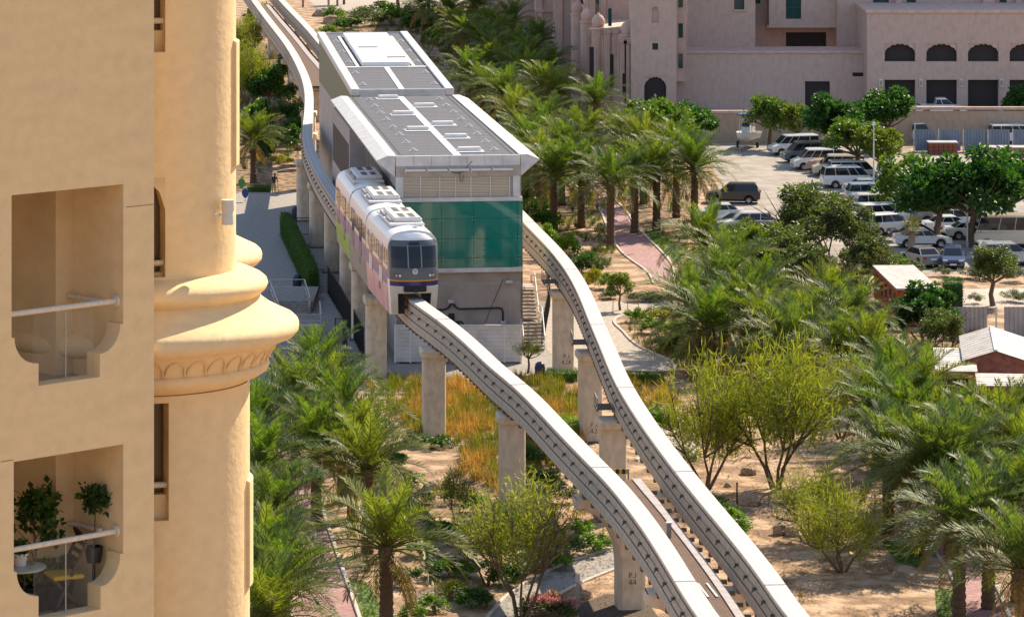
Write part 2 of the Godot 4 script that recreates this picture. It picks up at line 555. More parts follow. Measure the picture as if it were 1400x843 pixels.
func build_ground():
	var b := MB.new()
	b.face([Vector3(-1500, 0, 300), Vector3(1500, 0, 300), Vector3(1500, 0, -1800), Vector3(-1500, 0, -1800)], Vector3.UP)
	structure("ground", b, mats.sand)
	# dark garden soil between station and hotel and left of the guideway
	sheet("planting_bed", [Vector2(-16.32, -582.82), Vector2(0.00, -601.27), Vector2(13.86, -407.73), Vector2(17.15, -329.86), Vector2(13.41, -285.29), Vector2(11.79, -287.44), Vector2(10.49, -308.44), Vector2(7.52, -313.53), Vector2(2.35, -294.12), Vector2(1.34, -335.69), Vector2(-5.11, -426.01)], 0.004, "soil")
	sheet("planting_bed", [Vector2(-48.01, -505.32), Vector2(-30.32, -505.32), Vector2(-18.93, -328.72), Vector2(-26.30, -328.72)], 0.004, "soil")
	sheet("planting_bed", [Vector2(13.53, -294.12), Vector2(17.69, -285.29), Vector2(26.51, -276.16), Vector2(25.30, -258.15), Vector2(28.52, -241.73), Vector2(32.73, -227.27), Vector2(26.93, -187.01), Vector2(20.60, -190.76), Vector2(19.52, -216.89), Vector2(12.58, -216.89), Vector2(10.25, -232.84), Vector2(10.19, -254.69)], 0.004, "soil")
	sheet("planting_bed", [Vector2(-16.48, -216.89), Vector2(-15.10, -216.89), Vector2(-13.04, -198.74), Vector2(-11.22, -187.01), Vector2(-10.23, -173.36), Vector2(-9.61, -160.20), Vector2(-12.82, -160.20)], 0.004, "soil")
	# plaza left of the station and paving below it
	sheet("plaza", [Vector2(-26.96, -328.72), Vector2(-18.41, -328.72), Vector2(-15.00, -294.12), Vector2(-10.00, -256.41), Vector2(-7.18, -256.41), Vector2(-0.51, -256.41), Vector2(3.38, -241.73), Vector2(3.44, -229.47), Vector2(-2.73, -227.27), Vector2(-7.04, -227.00), Vector2(-10.65, -231.43), Vector2(-12.96, -231.43), Vector2(-15.10, -216.89), Vector2(-16.12, -212.05), Vector2(-17.39, -212.05)], 0.008, "paver_grey")
	sheet("plaza", [Vector2(1.83, -260.99), Vector2(10.96, -260.99), Vector2(10.53, -258.15), Vector2(7.18, -252.66), Vector2(7.54, -246.43), Vector2(8.12, -241.73), Vector2(8.96, -238.39), Vector2(10.21, -234.28), Vector2(9.96, -230.58), Vector2(6.93, -230.86), Vector2(3.46, -230.86), Vector2(2.03, -241.73)], 0.012, "paver")
	kerb(smooth_line([Vector2(10.96, -260.99), Vector2(10.53, -258.15), Vector2(7.18, -252.66), Vector2(7.54, -246.43), Vector2(8.12, -241.73), Vector2(8.96, -238.39), Vector2(10.21, -234.28), Vector2(9.96, -230.58), Vector2(6.93, -230.86)]))
	# pink garden path, lower left
	var pl := [Vector2(-15.98, -220.67), Vector2(-14.52, -207.42), Vector2(-12.54, -194.67), Vector2(-11.22, -183.40), Vector2(-10.31, -171.79), Vector2(-9.74, -160.20)]
	var pr := [Vector2(-14.74, -221.96), Vector2(-12.78, -207.42), Vector2(-10.59, -194.67), Vector2(-9.24, -183.40), Vector2(-7.83, -171.79), Vector2(-6.41, -160.20)]
	sheet("path", ribbon(pl, pr), 0.012, "paver_pink")
	kerb(smooth_line(pl)); kerb(smooth_line(pr))
	sheet("lawn", [Vector2(-7.70, -171.79), Vector2(-6.84, -171.02), Vector2(-5.65, -164.36), Vector2(-5.29, -160.20), Vector2(-6.22, -160.20)], 0.010, "lawn")
	# purple path among the palms behind the station
	var ql := [Vector2(4.78, -341.73), Vector2(7.33, -318.79), Vector2(7.95, -301.11), Vector2(8.62, -287.44), Vector2(10.22, -276.16), Vector2(10.42, -269.89)]
	var qr := [Vector2(6.86, -342.96), Vector2(9.53, -317.73), Vector2(10.41, -302.55), Vector2(11.79, -287.44), Vector2(12.28, -279.00), Vector2(12.03, -271.04)]
	sheet("path", ribbon(ql, qr), 0.012, "paver_pink")
	kerb(smooth_line(ql)); kerb(smooth_line(qr))
	sheet("lawn", [Vector2(10.84, -301.11), Vector2(12.20, -302.07), Vector2(13.61, -289.63), Vector2(13.54, -284.43), Vector2(12.55, -282.74), Vector2(11.82, -288.32)], 0.010, "lawn")
	# pale path right of the grass, with the round bed edging
	var rl := [Vector2(6.94, -216.89), Vector2(8.13, -213.96), Vector2(8.60, -209.71), Vector2(7.98, -204.74), Vector2(6.83, -200.85)]
	var rr := [Vector2(7.92, -219.91), Vector2(9.63, -213.96), Vector2(10.62, -208.33), Vector2(10.17, -203.43), Vector2(8.55, -198.74)]
	sheet("path", ribbon(rl, rr), 0.012, "paver")
	kerb(smooth_line(rl)); kerb(smooth_line(rr))
	# path passing under the guideway at the bottom
	var sl := [Vector2(-1.60, -160.20), Vector2(-0.34, -167.55), Vector2(1.91, -173.67), Vector2(4.63, -177.90), Vector2(6.69, -180.78)]
	var sr := [Vector2(0.00, -160.20), Vector2(1.16, -165.51), Vector2(3.06, -170.25), Vector2(5.22, -174.15), Vector2(7.12, -177.90)]
	sheet("path", ribbon(sl, sr), 0.012, "paver_grey")
	kerb(smooth_line(sl)); kerb(smooth_line(sr))
	# path under the palms at the right
	var tl := [Vector2(19.83, -188.87), Vector2(20.21, -183.75), Vector2(20.64, -174.95), Vector2(20.59, -168.74), Vector2(19.87, -160.20)]
	var tr := [Vector2(21.72, -188.87), Vector2(22.11, -184.29), Vector2(22.25, -176.58), Vector2(22.54, -170.25), Vector2(22.11, -160.20)]
	sheet("path", ribbon(tl, tr), 0.012, "paver_pink")
	kerb(smooth_line(tl)); kerb(smooth_line(tr))
	sheet("lawn", [Vector2(18.21, -180.27), Vector2(19.40, -179.58), Vector2(19.97, -175.76), Vector2(19.52, -173.67), Vector2(18.40, -175.28)], 0.010, "lawn")
	sheet("lawn", [Vector2(19.65, -169.95), Vector2(20.56, -169.04), Vector2(20.31, -164.36), Vector2(19.87, -160.20), Vector2(18.71, -160.20)], 0.010, "lawn")
	# parking lot and the concrete lane by the sheds
	sheet("parking_lot", [Vector2(19.30, -371.09), Vector2(27.58, -383.06), Vector2(40.12, -364.68), Vector2(57.25, -357.82), Vector2(46.95, -272.99), Vector2(31.39, -275.36), Vector2(27.22, -277.78), Vector2(22.19, -284.43), Vector2(17.07, -284.43), Vector2(15.36, -301.11), Vector2(19.13, -335.69)], 0.008, "lot")
	sheet("lane", [Vector2(30.69, -266.85), Vector2(44.01, -268.36), Vector2(42.11, -256.76), Vector2(29.69, -258.15)], 0.010, "road")
	# far plaza above the station roof
	sheet("plaza", [Vector2(-33.89, -605.10), Vector2(-7.26, -605.10), Vector2(-9.21, -575.76), Vector2(-29.58, -568.86)], 0.012, "paver")
	sheet("planting_bed", [Vector2(-29.40, -565.48), Vector2(-11.52, -575.76), Vector2(-14.15, -505.32), Vector2(-24.61, -492.23)], 0.008, "soil")
	# dark gravel round the feet of the two forked columns
	sheet("gravel_bed", [Vector2(2.99, -166.37), Vector2(4.38, -168.44), Vector2(6.05, -167.99), Vector2(6.68, -162.95), Vector2(6.56, -156.25), Vector2(3.12, -156.25)], 0.010, "mulch")

# ---------- apartment tower at the left ----------
func arc_pts(a: Vector2, b: Vector2, bulge_x_first: bool, n := 8) -> Array:
	# quarter ellipse from a to b; leaves a along y when bulge_x_first is false
	var o := []
	for k in range(1, n):
		var t := PI * 0.5 * k / n
		if bulge_x_first: o.append(Vector2(lerpf(a.x, b.x, sin(t)), lerpf(a.y, b.y, 1.0 - cos(t))))
		else: o.append(Vector2(lerpf(a.x, b.x, 1.0 - cos(t)), lerpf(a.y, b.y, sin(t))))
	return o

func turret(parent: Node3D, o: Vector3, with_windows: bool):
	var ru := 1.245
	var rl := 1.43
	var gap_r := deg_to_rad(19.3)
	var gap_l := deg_to_rad(-24.0)
	var wins := [[36.079, 34.570, 34.296, false], [32.659, 31.395, 30.983, true], [29.739, 28.523, 28.210, false], [26.936, 25.691, 25.378, false]]
	var ytop := 37.451
	var yc := 31.316
	var yl := 29.827
	var w := MB.new()
	for seg in [[ytop, yc, ru], [yl, 0.0, rl]]:
		var y: float = seg[0]
		var r: float = seg[2]
		for win in wins:
			if not with_windows or win[0] > seg[0] or win[0] < seg[1]: continue
			w.lathe([Vector2(r, y), Vector2(r, win[0])], 48)
			w.lathe([Vector2(r, win[0]), Vector2(r, maxf(win[2], seg[1]))], 44, gap_r, TAU + gap_l)
			y = maxf(win[2], seg[1])
		w.lathe([Vector2(r, y), Vector2(r, seg[1])], 48)
	var tw := part(parent, "turret", w, mats.cream, Transform3D(Basis.IDENTITY, o))
	if with_windows:
		for win in wins:
			var r: float = ru if win[0] > yc else rl
			var ri := r - 0.30
			var nb := MB.new()
			for a in [gap_l, gap_r]:
				var d := Vector3(sin(a), 0, cos(a))
				nb.face([d * r + Vector3.UP * win[0], d * r + Vector3.UP * win[2], d * ri + Vector3.UP * win[2], d * ri + Vector3.UP * win[0]], Vector3(-signf(a), 0, 0.0))
			nb.lathe([Vector2(r, win[2]), Vector2(ri, win[2] + 0.02)], 10, gap_l, gap_r)
			nb.lathe([Vector2(ri + 0.14, win[1]), Vector2(ri + 0.14, win[2])], 10, gap_l, gap_r)
			nb.lathe([Vector2(ri + 0.14, win[1]), Vector2(ri, win[1])], 10, gap_l, gap_r)
			if win[3]:
				# filled spandrels of the arched head
				for k in 12:
					var t0 := lerpf(-1, 1, k / 12.0)
					var t1 := lerpf(-1, 1, (k + 1) / 12.0)
					var q := []
					for tt in [t0, t1]:
						var a := lerpf(gap_l, gap_r, tt * 0.5 + 0.5)
						var ya: float = win[0] - 0.42 * (1.0 - sqrt(maxf(0.0, 1.0 - tt * tt)))
						q.append([Vector3(sin(a), 0, cos(a)), ya])
					var A: Vector3 = q[0][0]
					var B: Vector3 = q[1][0]
					nb.face([A * r + Vector3.UP * win[0], B * r + Vector3.UP * win[0], B * r + Vector3.UP * q[1][1], A * r + Vector3.UP * q[0][1]], A)
					nb.face([A * r + Vector3.UP * q[0][1], B * r + Vector3.UP * q[1][1], B * ri + Vector3.UP * q[1][1], A * ri + Vector3.UP * q[0][1]], Vector3.DOWN)
			else:
				nb.lathe([Vector2(ri, win[0]), Vector2(r, win[0])], 10, gap_l, gap_r)
			var nn := part(parent, "window_niche", nb, mats.cream2, Transform3D(Basis.IDENTITY, o))
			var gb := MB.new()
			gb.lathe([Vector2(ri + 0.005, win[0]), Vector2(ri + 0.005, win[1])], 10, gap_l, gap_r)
			part(nn, "window", gb, M("unlit_interior_brown", Color(0.10, 0.055, 0.018), 0.25))  # brown sheet has the unlit dark of the room behind put into its colour
			var rb := MB.new()
			var path := []
			for k in 9:
				var a := lerpf(gap_l, gap_r, k / 8.0)
				path.append(Vector3(sin(a), 0, cos(a)) * (r - 0.14) + Vector3.UP * (win[1] + 0.13))
			rb.tube(path, [0.04], 8)
			part(nn, "rail", rb, mats.rail_cream)
	var pr := []
	for q in [[127, 362], [127, 366], [150, 370], [163, 376], [169, 381], [171, 387], [168, 394], [162, 399], [158, 402], [164, 409], [178, 419], [194, 427], [207, 433], [212, 438], [213.5, 443], [213, 450], [208, 456], [198, 460], [186, 463], [184, 466], [178, 474], [172, 483], [169, 490], [172, 492], [173, 497], [170, 504], [160, 510], [150, 514], [143, 518]]:
		pr.append(Vector2(q[0] * 0.0098, 38.0 - (q[1] + 316.0) * 0.0098))
	var cb := MB.new()
	cb.lathe(pr, 72)
	var cn := part(parent, "cornice", cb, mats.cream, Transform3D(Basis.IDENTITY, o))
	# ring of scallops under the rim
	var yt := 38.0 - (466 + 316.0) * 0.0098
	var yb := 38.0 - (489 + 316.0) * 0.0098
	var sb := MB.new()
	var cnt := 36
	var st := TAU / cnt
	var path := []
	var rad := []
	for k in 13:
		var t := lerpf(-1, 1, k / 12.0)
		var yy := lerpf(yb, yt - 0.02, sqrt(maxf(0, 1.0 - t * t)))
		var rr := lerpf(1.665, 1.80, clampf((yy - yb) / (yt - yb), 0, 1))
		var a := t * st * 0.47
		path.append(Vector3(sin(a) * rr, yy, cos(a) * rr))
		rad.append(0.018)
	sb.tube(path, rad, 5, false)
	var rp := sb.mesh()
	for k in cnt:
		part(cn, "scallop", rp, mats.cream2, Transform3D(Basis(Vector3.UP, st * k), Vector3.ZERO))
	# shallow raised surrounds of the side windows, seen on the outline
	if with_windows:
		for q in [[34.394, 32.669, ru], [28.533, 27.063, rl]]:
			var ub := MB.new()
			ub.lathe([Vector2(q[2] - 0.02, q[0]), Vector2(q[2] + 0.045, q[0] - 0.04), Vector2(q[2] + 0.045, q[1] + 0.04), Vector2(q[2] - 0.02, q[1])], 10, deg_to_rad(80), deg_to_rad(125))
			for a in [deg_to_rad(80), deg_to_rad(125)]:
				var dv := Vector3(sin(a), 0, cos(a))
				ub.face([dv * (q[2] - 0.02) + Vector3.UP * q[0], dv * (q[2] + 0.045) + Vector3.UP * (q[0] - 0.04), dv * (q[2] + 0.045) + Vector3.UP * (q[1] + 0.04), dv * (q[2] - 0.02) + Vector3.UP * q[1]], Vector3(0, 0, 1))
			part(parent, "window_surround", ub, mats.cream, Transform3D(Basis.IDENTITY, o))
	return tw

func build_apartment():
	var ang := atan(0.96)
	var C := Vector3(-4.592, 0, -46.861)
	var root := thing("apartment_building", "cream plaster apartment tower with scalloped balcony openings and round corniced turret", "building")
	var fx := Transform3D(Basis(Vector3.UP, ang), C)
	var w := MB.new()
	var tk := 0.27
	var opens := [[Vector2(-2.238, 32.719), Vector2(-0.495, 32.718), Vector2(-0.495, 30.941), Vector2(-0.542, 30.946), Vector2(-0.867, 30.601), Vector2(-0.867, 30.305), Vector2(-1.825, 30.315), Vector2(-1.825, 30.589), Vector2(-2.194, 30.948), Vector2(-2.238, 30.953)], [Vector2(-2.205, 29.408), Vector2(-0.495, 29.416), Vector2(-0.495, 28.021), Vector2(-0.542, 28.028), Vector2(-0.856, 27.659), Vector2(-0.856, 27.353), Vector2(-1.825, 27.389), Vector2(-1.825, 27.690), Vector2(-2.160, 28.042), Vector2(-2.205, 28.049)]]
	var y_up := 46.0
	var rooms := []
	for op in opens:
		var p := op as Array
		var ytop: float = (p[0].y + p[1].y) * 0.5
		var ybot: float = (p[5].y + p[6].y) * 0.5
		w.span(Vector3(-6.5, ytop, -tk), Vector3(0, y_up, 0))
		var L := [Vector2(-3.1, ybot), Vector2(-3.1, ytop), Vector2(p[0].x, ytop), Vector2(p[9].x, p[9].y), p[8]]  # wall piece stops short: unseen opening added to let light into the balcony
		L.append_array(arc_pts(p[8], Vector2(p[7].x, p[7].y), false))
		L.append_array([p[7], Vector2(p[6].x, ybot)])
		w.prism(PackedVector2Array(L), -tk, 0.0)
		var R := [Vector2(0, ybot), Vector2(0, ytop), Vector2(p[1].x, ytop), p[2], p[3]]
		R.append_array(arc_pts(p[3], p[4], false))
		R.append_array([p[4], Vector2(p[5].x, ybot)])
		w.prism(PackedVector2Array(R), -tk, 0.0)
		y_up = ybot
		rooms.append([ytop, ybot, p])
	w.span(Vector3(-6.5, 0, -tk), Vector3(0, y_up, 0))
	part(root, "facade", w, mats.cream, fx)
	# sealed movement joints in the render
	for q in [[Vector2(-0.471, 32.418), -0.002], [Vector2(-2.404, 29.434), 0.0]]:
		var jb := MB.new()
		var e: Vector2 = q[0]
		if e.x > -1.0: jb.span(Vector3(e.x + 0.02, e.y, 0.0), Vector3(-0.01, e.y + 0.01, 0.003))
		else: jb.span(Vector3(e.x, e.y, 0.0), Vector3(opens[1][0].x - 0.01, e.y + 0.01, 0.003))
		part(root, "movement_joint", jb, M("sealant", Color(0.30, 0.20, 0.11), 0.9), fx)
	var rail_px := [[Vector2(-0.612, 31.232), Vector2(-2.238, 31.215)], [Vector2(-0.612, 28.289), Vector2(-2.205, 28.293)]]
	for i in rooms.size():
		var ytop: float = rooms[i][0]
		var ybot: float = rooms[i][1]
		var p: Array = rooms[i][2]
		var sr: float = p[1].x
		var rb := MB.new()
		rb.span(Vector3(sr, ybot - 0.4, -1.05), Vector3(sr + 0.3, ytop + 0.6, -tk - 0.002))
		part(root, "balcony_side_wall", rb, mats.cream, fx)
		rb = MB.new()
		rb.span(Vector3(sr - 0.28, ybot - 0.4, -2.1), Vector3(sr + 0.3, ytop + 0.6, -1.052))
		part(root, "balcony_pier", rb, mats.cream2, fx)
		var rw := MB.new()
		rw.span(Vector3(-6.5, ybot - 0.3, -2.3), Vector3(sr + 0.3, ytop + 0.6, -2.1))
		part(root, "balcony_rear_wall", rw, mats.cream2, fx)
		var fb := MB.new()
		fb.span(Vector3(-6.5, ybot - 0.4, -2.1), Vector3(sr + 0.2, ybot - 0.12, -tk + 0.02))
		part(root, "balcony_floor", fb, M("balcony_tile", Color(0.48, 0.38, 0.28), 0.6, tex["fine"], 1.0), fx)
		var cb := MB.new()
		cb.span(Vector3(-6.5, ytop + 0.25, -2.1), Vector3(sr + 0.3, ytop + 0.5, -tk - 0.002))
		part(root, "balcony_ceiling", cb, mats.cream2, fx)
		# glazed door in the rear wall
		var db := MB.new()
		db.span(Vector3(sr - 2.6, ybot - 0.11, -2.10), Vector3(sr - 1.22, ytop - 0.1, -2.07))
		var dn := part(root, "door", db, mats.wood_dark, fx)
		var dg := MB.new()
		dg.span(Vector3(sr - 2.5, ybot + 0.15, -2.068), Vector3(sr - 1.32, ytop - 0.2, -2.064))
		part(dn, "pane", dg, mats.dark_glass)
		# rails
		var yr: float = (rail_px[i][0].y + rail_px[i][1].y) * 0.5
		var tb := MB.new()
		tb.tube([Vector3(sr - 0.02, yr, -0.12), Vector3(p[0].x + 0.02, yr, -0.12)], [0.036], 12)
		tb.tube([Vector3(sr - 0.05, yr, -0.12), Vector3(sr - 0.005, yr, -0.12)], [0.075], 14)
		part(root, "handrail", tb, mats.rail_cream, fx)
		var t2 := MB.new()
		t2.tube([Vector3(sr - 0.09, yr - 0.02, -0.36), Vector3(sr - 0.09, yr - 0.02, -1.04)], [0.03], 10)
		for zz in [-0.45, -0.95]: t2.tube([Vector3(sr, yr - 0.02, zz), Vector3(sr - 0.09, yr - 0.02, zz)], [0.018], 8)
		part(root, "handrail", t2, mats.rail_cream, fx)
		var gl := MB.new()
		gl.span(Vector3(p[6].x + 0.01, ybot + 0.02, -0.125), Vector3(p[6].x + 0.505, yr - 0.05, -0.117))
		gl.span(Vector3(p[6].x + 0.515, ybot + 0.02, -0.125), Vector3(p[5].x - 0.01, yr - 0.05, -0.117))
		part(root, "glass_balustrade", gl, mats.clear_glass, fx)
		var po := MB.new()
		po.tube([Vector3(p[6].x + 0.51, ybot, -0.12), Vector3(p[6].x + 0.51, yr, -0.12)], [0.009], 6)
		part(root, "balustrade_post", po, mats.steel, fx)
	# return wall behind the corner, and the body of the tower
	var bb := MB.new()
	bb.span(Vector3(-0.27, 0, -2.0), Vector3(-0.02, 46, -tk - 0.002))
	bb.span(Vector3(-9.0, 0, -9.0), Vector3(-1.3, 46, -2.3))
	part(root, "tower_body", bb, mats.cream2, fx)
	turret(root, Vector3(-4.949, 0, -49.0), true)
	turret(root, Vector3(-5.925, 0, -56.0), false)
	# wall light on the turret
	var wl := thing("wall_light", "pale grey cylinder wall light on an arm on the round turret", "wall light", Vector3(-3.787, 32.146, -48.3))
	var lb := MB.new()
	lb.lathe([Vector2(0, 0.17), Vector2(0.085, 0.165), Vector2(0.085, 0.02), Vector2(0.075, 0.0), Vector2(0.08, -0.02), Vector2(0.085, -0.16), Vector2(0, -0.165)], 16, 0, TAU, Vector3(0.03, 0, 0))
	part(wl, "housing", lb, mats.gutter)
	lb = MB.new()
	lb.tube([Vector3(-0.06, -0.02, 0.0), Vector3(-0.14, -0.06, 0), Vector3(-0.2, -0.06, -0.03)], [0.025], 8)
	lb.box(Vector3(-0.19, -0.07, -0.02), Vector3(0.07, 0.12, 0.08), 0.01)
	part(wl, "arm", lb, mats.gutter)
	# ---- things on the lower balcony ----
	var yb: float = rooms[1][1] - 0.118
	var P: Array = rooms[1][2]
	var loc := func(s: float, z: float) -> Vector3: return fx * Vector3(s, yb, z)
	var tb := thing("bistro_table", "small round green glass bistro table with wire legs on the balcony", "table", loc.call(P[6].x + 0.06, -0.50))
	var b := MB.new()
	b.lathe([Vector2(0, 0.72), Vector2(0.34, 0.72), Vector2(0.35, 0.71), Vector2(0.34, 0.695), Vector2(0, 0.695)], 28)
	part(tb, "table_top", b, mats.table_top)
	for k in 4:
		b = MB.new()
		var a := TAU * k / 4 + 0.4
		b.tube([Vector3(sin(a) * 0.3, 0.69, cos(a) * 0.3), Vector3(sin(a) * 0.2, 0.4, cos(a) * 0.2), Vector3(sin(a) * 0.22, 0.15, cos(a) * 0.22), Vector3(sin(a) * 0.3, 0, cos(a) * 0.3)], [0.012], 6)
		part(tb, "leg", b, mats.black_metal)
	b = MB.new()
	b.lathe([Vector2(0.26, 0.42), Vector2(0.275, 0.41), Vector2(0.26, 0.40)], 20)
	part(tb, "ring", b, mats.black_metal)
	var pp := thing("potted_plant", "small green plant in a whitish pot on the bistro table", "plant", loc.call(P[6].x + 0.10, -0.52) + Vector3(0, 0.722, 0))
	b = MB.new()
	b.lathe([Vector2(0.10, 0.16), Vector2(0.105, 0.16), Vector2(0.105, 0.13), Vector2(0.095, 0.13), Vector2(0.07, 0.0), Vector2(0, 0)], 20)
	part(pp, "pot", b, mats.pot_white)
	part(pp, "leaves", leaf_ball(Vector3(0.12, 0.10, 0.12), 260, 0.05, 0.022, Color(0.03, 0.10, 0.015), Color(0.09, 0.18, 0.03), 5), mats.leaf, Transform3D(Basis.IDENTITY, Vector3(0, 0.22, 0)))
	var ch := thing("folding_chair", "dark wood folding chair with yellow seat cushion on the balcony", "chair", loc.call(P[6].x + 0.86, -0.62), ang - 1.9)
	for s in [-1.0, 1.0]:
		b = MB.new()
		b.bar(Vector3(s * 0.2, 0, 0.22), Vector3(s * 0.2, 0.9, -0.24), 0.03, 0.04, 0.005)
		part(ch, "back_leg", b, mats.wood_dark)
		b = MB.new()
		b.bar(Vector3(s * 0.17, 0, -0.26), Vector3(s * 0.17, 0.46, 0.2), 0.03, 0.04, 0.005)
		part(ch, "leg", b, mats.wood_dark)
	for k in 4:
		b = MB.new()
		b.bar(Vector3(-0.2, 0.58 + k * 0.095, -0.085 - k * 0.047), Vector3(0.2, 0.58 + k * 0.095, -0.085 - k * 0.047), 0.02, 0.06, 0.005)
		part(ch, "back_slat", b, mats.wood_dark)
	b = MB.new()
	b.lathe([Vector2(0, 0.06), Vector2(0.14, 0.04), Vector2(0.2, 0.0)], 14, -PI * 0.5, PI * 0.5)
	part(ch, "crest", b, mats.wood_dark, Transform3D(Basis(Vector3.RIGHT, -1.1), Vector3(0, 0.9, -0.23)))
	b = MB.new()
	b.box(Vector3(0, 0.475, 0.0), Vector3(0.44, 0.055, 0.42), 0.02)
	part(ch, "cushion", b, mats.yellow_cloth)
	var tr := thing("balcony_tree", "slim leafy citrus tree in a pot on the balcony", "plant", loc.call(P[6].x + 0.62, -0.95))
	b = MB.new()
	b.lathe([Vector2(0.16, 0.32), Vector2(0.18, 0.32), Vector2(0.17, 0.27), Vector2(0.13, 0.0), Vector2(0, 0)], 18)
	part(tr, "pot", b, mats.pot_black)
	b = MB.new()
	b.tube([Vector3(0, 0.25, 0), Vector3(0.03, 0.7, 0.01), Vector3(0.0, 1.1, 0), Vector3(0.05, 1.6, 0)], [0.02, 0.017, 0.012, 0.005], 6)
	for k in 9:
		var a := k * 2.4
		var y0 := 0.62 + k * 0.09
		b.tube([Vector3(0.01, y0, 0), Vector3(sin(a) * 0.2, y0 + 0.22, cos(a) * 0.2), Vector3(sin(a) * 0.4, y0 + 0.3, cos(a) * 0.4)], [0.008, 0.005, 0.003], 5)
	part(tr, "trunk", b, mats.bark_grey)
	part(tr, "crown", leaf_ball(Vector3(0.46, 0.66, 0.40), 620, 0.10, 0.042, Color(0.025, 0.075, 0.012), Color(0.12, 0.20, 0.03), 6, 14), mats.leaf, Transform3D(Basis.IDENTITY, Vector3(0.02, 1.22, 0)))
	var t2 := thing("balcony_shrub", "dark leafy shrub in a black pot by the side rail of the balcony", "plant", loc.call(P[1].x - 0.15, -0.42) + Vector3(0, 0.62, 0))
	b = MB.new()
	b.lathe([Vector2(0.09, 0.2), Vector2(0.12, 0.2), Vector2(0.09, 0.0), Vector2(0, 0)], 16)
	b.tube([Vector3(0, 0.0, 0), Vector3(0, -0.62, 0)], [0.02], 8)
	b.tube([Vector3(0, -0.60, 0), Vector3(0, -0.62, 0)], [0.13], 14)
	part(t2, "pot_stand", b, mats.pot_black)
	b = MB.new()
	b.tube([Vector3(0, 0.15, 0), Vector3(0.02, 0.6, 0), Vector3(0, 1.0, 0)], [0.014, 0.01, 0.004], 6)
	part(t2, "stem", b, mats.bark_grey)
	part(t2, "crown", leaf_ball(Vector3(0.20, 0.36, 0.20), 380, 0.075, 0.025, Color(0.02, 0.06, 0.012), Color(0.07, 0.13, 0.03), 8, 8), mats.leaf, Transform3D(Basis.IDENTITY, Vector3(0, 0.72, 0)))
	for k in 5:
		var f := single("flowering_plant", leaf_ball(Vector3(0.20, 0.16, 0.18), 260, 0.07, 0.035, Color(0.05, 0.12, 0.02), Color(0.40, 0.34, 0.03), 20 + k, 5), mats.leaf, "low yellow green foliage plant along the balcony side wall", "plant", loc.call(P[6].x + 0.62 + k * 0.13, -1.15 + 0.13 * (k % 3)) + Vector3(0, 0.42, 0), 0.0, "foliage plants on the balcony")
		b = MB.new()
		b.lathe([Vector2(0.11, -0.12), Vector2(0.14, -0.12), Vector2(0.11, -0.42), Vector2(0, -0.42)], 14)
		part(f, "pot", b, mats.pot_black)

# ---------- hotel in the shade behind the gardens ----------
func wall_open(b: MB, x0: float, x1: float, y0: float, y1: float, z: float, opens: Array, depth: float):
	var xs := [x0, x1]
	var ys := [y0, y1]
	for o in opens:
		xs.append_array([clampf(o[0], x0, x1), clampf(o[1], x0, x1)]); ys.append_array([clampf(o[2], y0, y1), clampf(o[3], y0, y1)])
	xs.sort(); ys.sort()
	for j in ys.size() - 1:
		if ys[j + 1] - ys[j] < 1e-4: continue
		for i in xs.size() - 1:
			if xs[i + 1] - xs[i] < 1e-4: continue
			var cx: float = (xs[i] + xs[i + 1]) * 0.5
			var cy: float = (ys[j] + ys[j + 1]) * 0.5
			var hole := false
			for o in opens:
				if cx > o[0] and cx < o[1] and cy > o[2] and cy < o[3]: hole = true
			if not hole:
				b.face([Vector3(xs[i], ys[j], z), Vector3(xs[i + 1], ys[j], z), Vector3(xs[i + 1], ys[j + 1], z), Vector3(xs[i], ys[j + 1], z)], Vector3(0, 0, 1))
	for o in opens:
		var e := z - depth
		b.face([Vector3(o[0], o[2], z), Vector3(o[0], o[3], z), Vector3(o[0], o[3], e), Vector3(o[0], o[2], e)], Vector3.RIGHT)
		b.face([Vector3(o[1], o[2], z), Vector3(o[1], o[3], z), Vector3(o[1], o[3], e), Vector3(o[1], o[2], e)], Vector3.LEFT)
		b.face([Vector3(o[0], o[3], z), Vector3(o[1], o[3], z), Vector3(o[1], o[3], e), Vector3(o[0], o[3], e)], Vector3.DOWN)
		b.face([Vector3(o[0], o[2], z), Vector3(o[1], o[2], z), Vector3(o[1], o[2], e), Vector3(o[0], o[2], e)], Vector3.UP)

func box_rest(b: MB, x0: float, x1: float, y0: float, y1: float, z: float, dep: float):
	# sides, top and back of a block whose front is built separately
	b.face([Vector3(x0, y0, z), Vector3(x0, y1, z), Vector3(x0, y1, z - dep), Vector3(x0, y0, z - dep)], Vector3.LEFT)
	b.face([Vector3(x1, y0, z), Vector3(x1, y1, z), Vector3(x1, y1, z - dep), Vector3(x1, y0, z - dep)], Vector3.RIGHT)
	b.face([Vector3(x0, y1, z), Vector3(x1, y1, z), Vector3(x1, y1, z - dep), Vector3(x0, y1, z - dep)], Vector3.UP)
	b.face([Vector3(x0, y0, z - dep), Vector3(x1, y0, z - dep), Vector3(x1, y1, z - dep), Vector3(x0, y1, z - dep)], Vector3.FORWARD)

func glazed(parent: Node, o: Array, z: float, mat: String, nx := 2, ny := 3, called := "window"):
	var b := MB.new()
	b.span(Vector3(o[0], o[2], z - 0.05), Vector3(o[1], o[3], z))
	var w := part(parent, called, b, mats[mat])
	b = MB.new()
	for i in nx + 1:
		var x := lerpf(o[0] + 0.03, o[1] - 0.03, float(i) / nx)
		b.span(Vector3(x - 0.03, o[2], z), Vector3(x + 0.03, o[3], z + 0.05))
	for j in ny + 1:
		var y := lerpf(o[2] + 0.03, o[3] - 0.03, float(j) / ny)
		b.span(Vector3(o[0] + 0.06, y - 0.03, z), Vector3(o[1] - 0.06, y + 0.03, z + 0.045))
	part(w, "frame", b, mats.mullion)
	return w

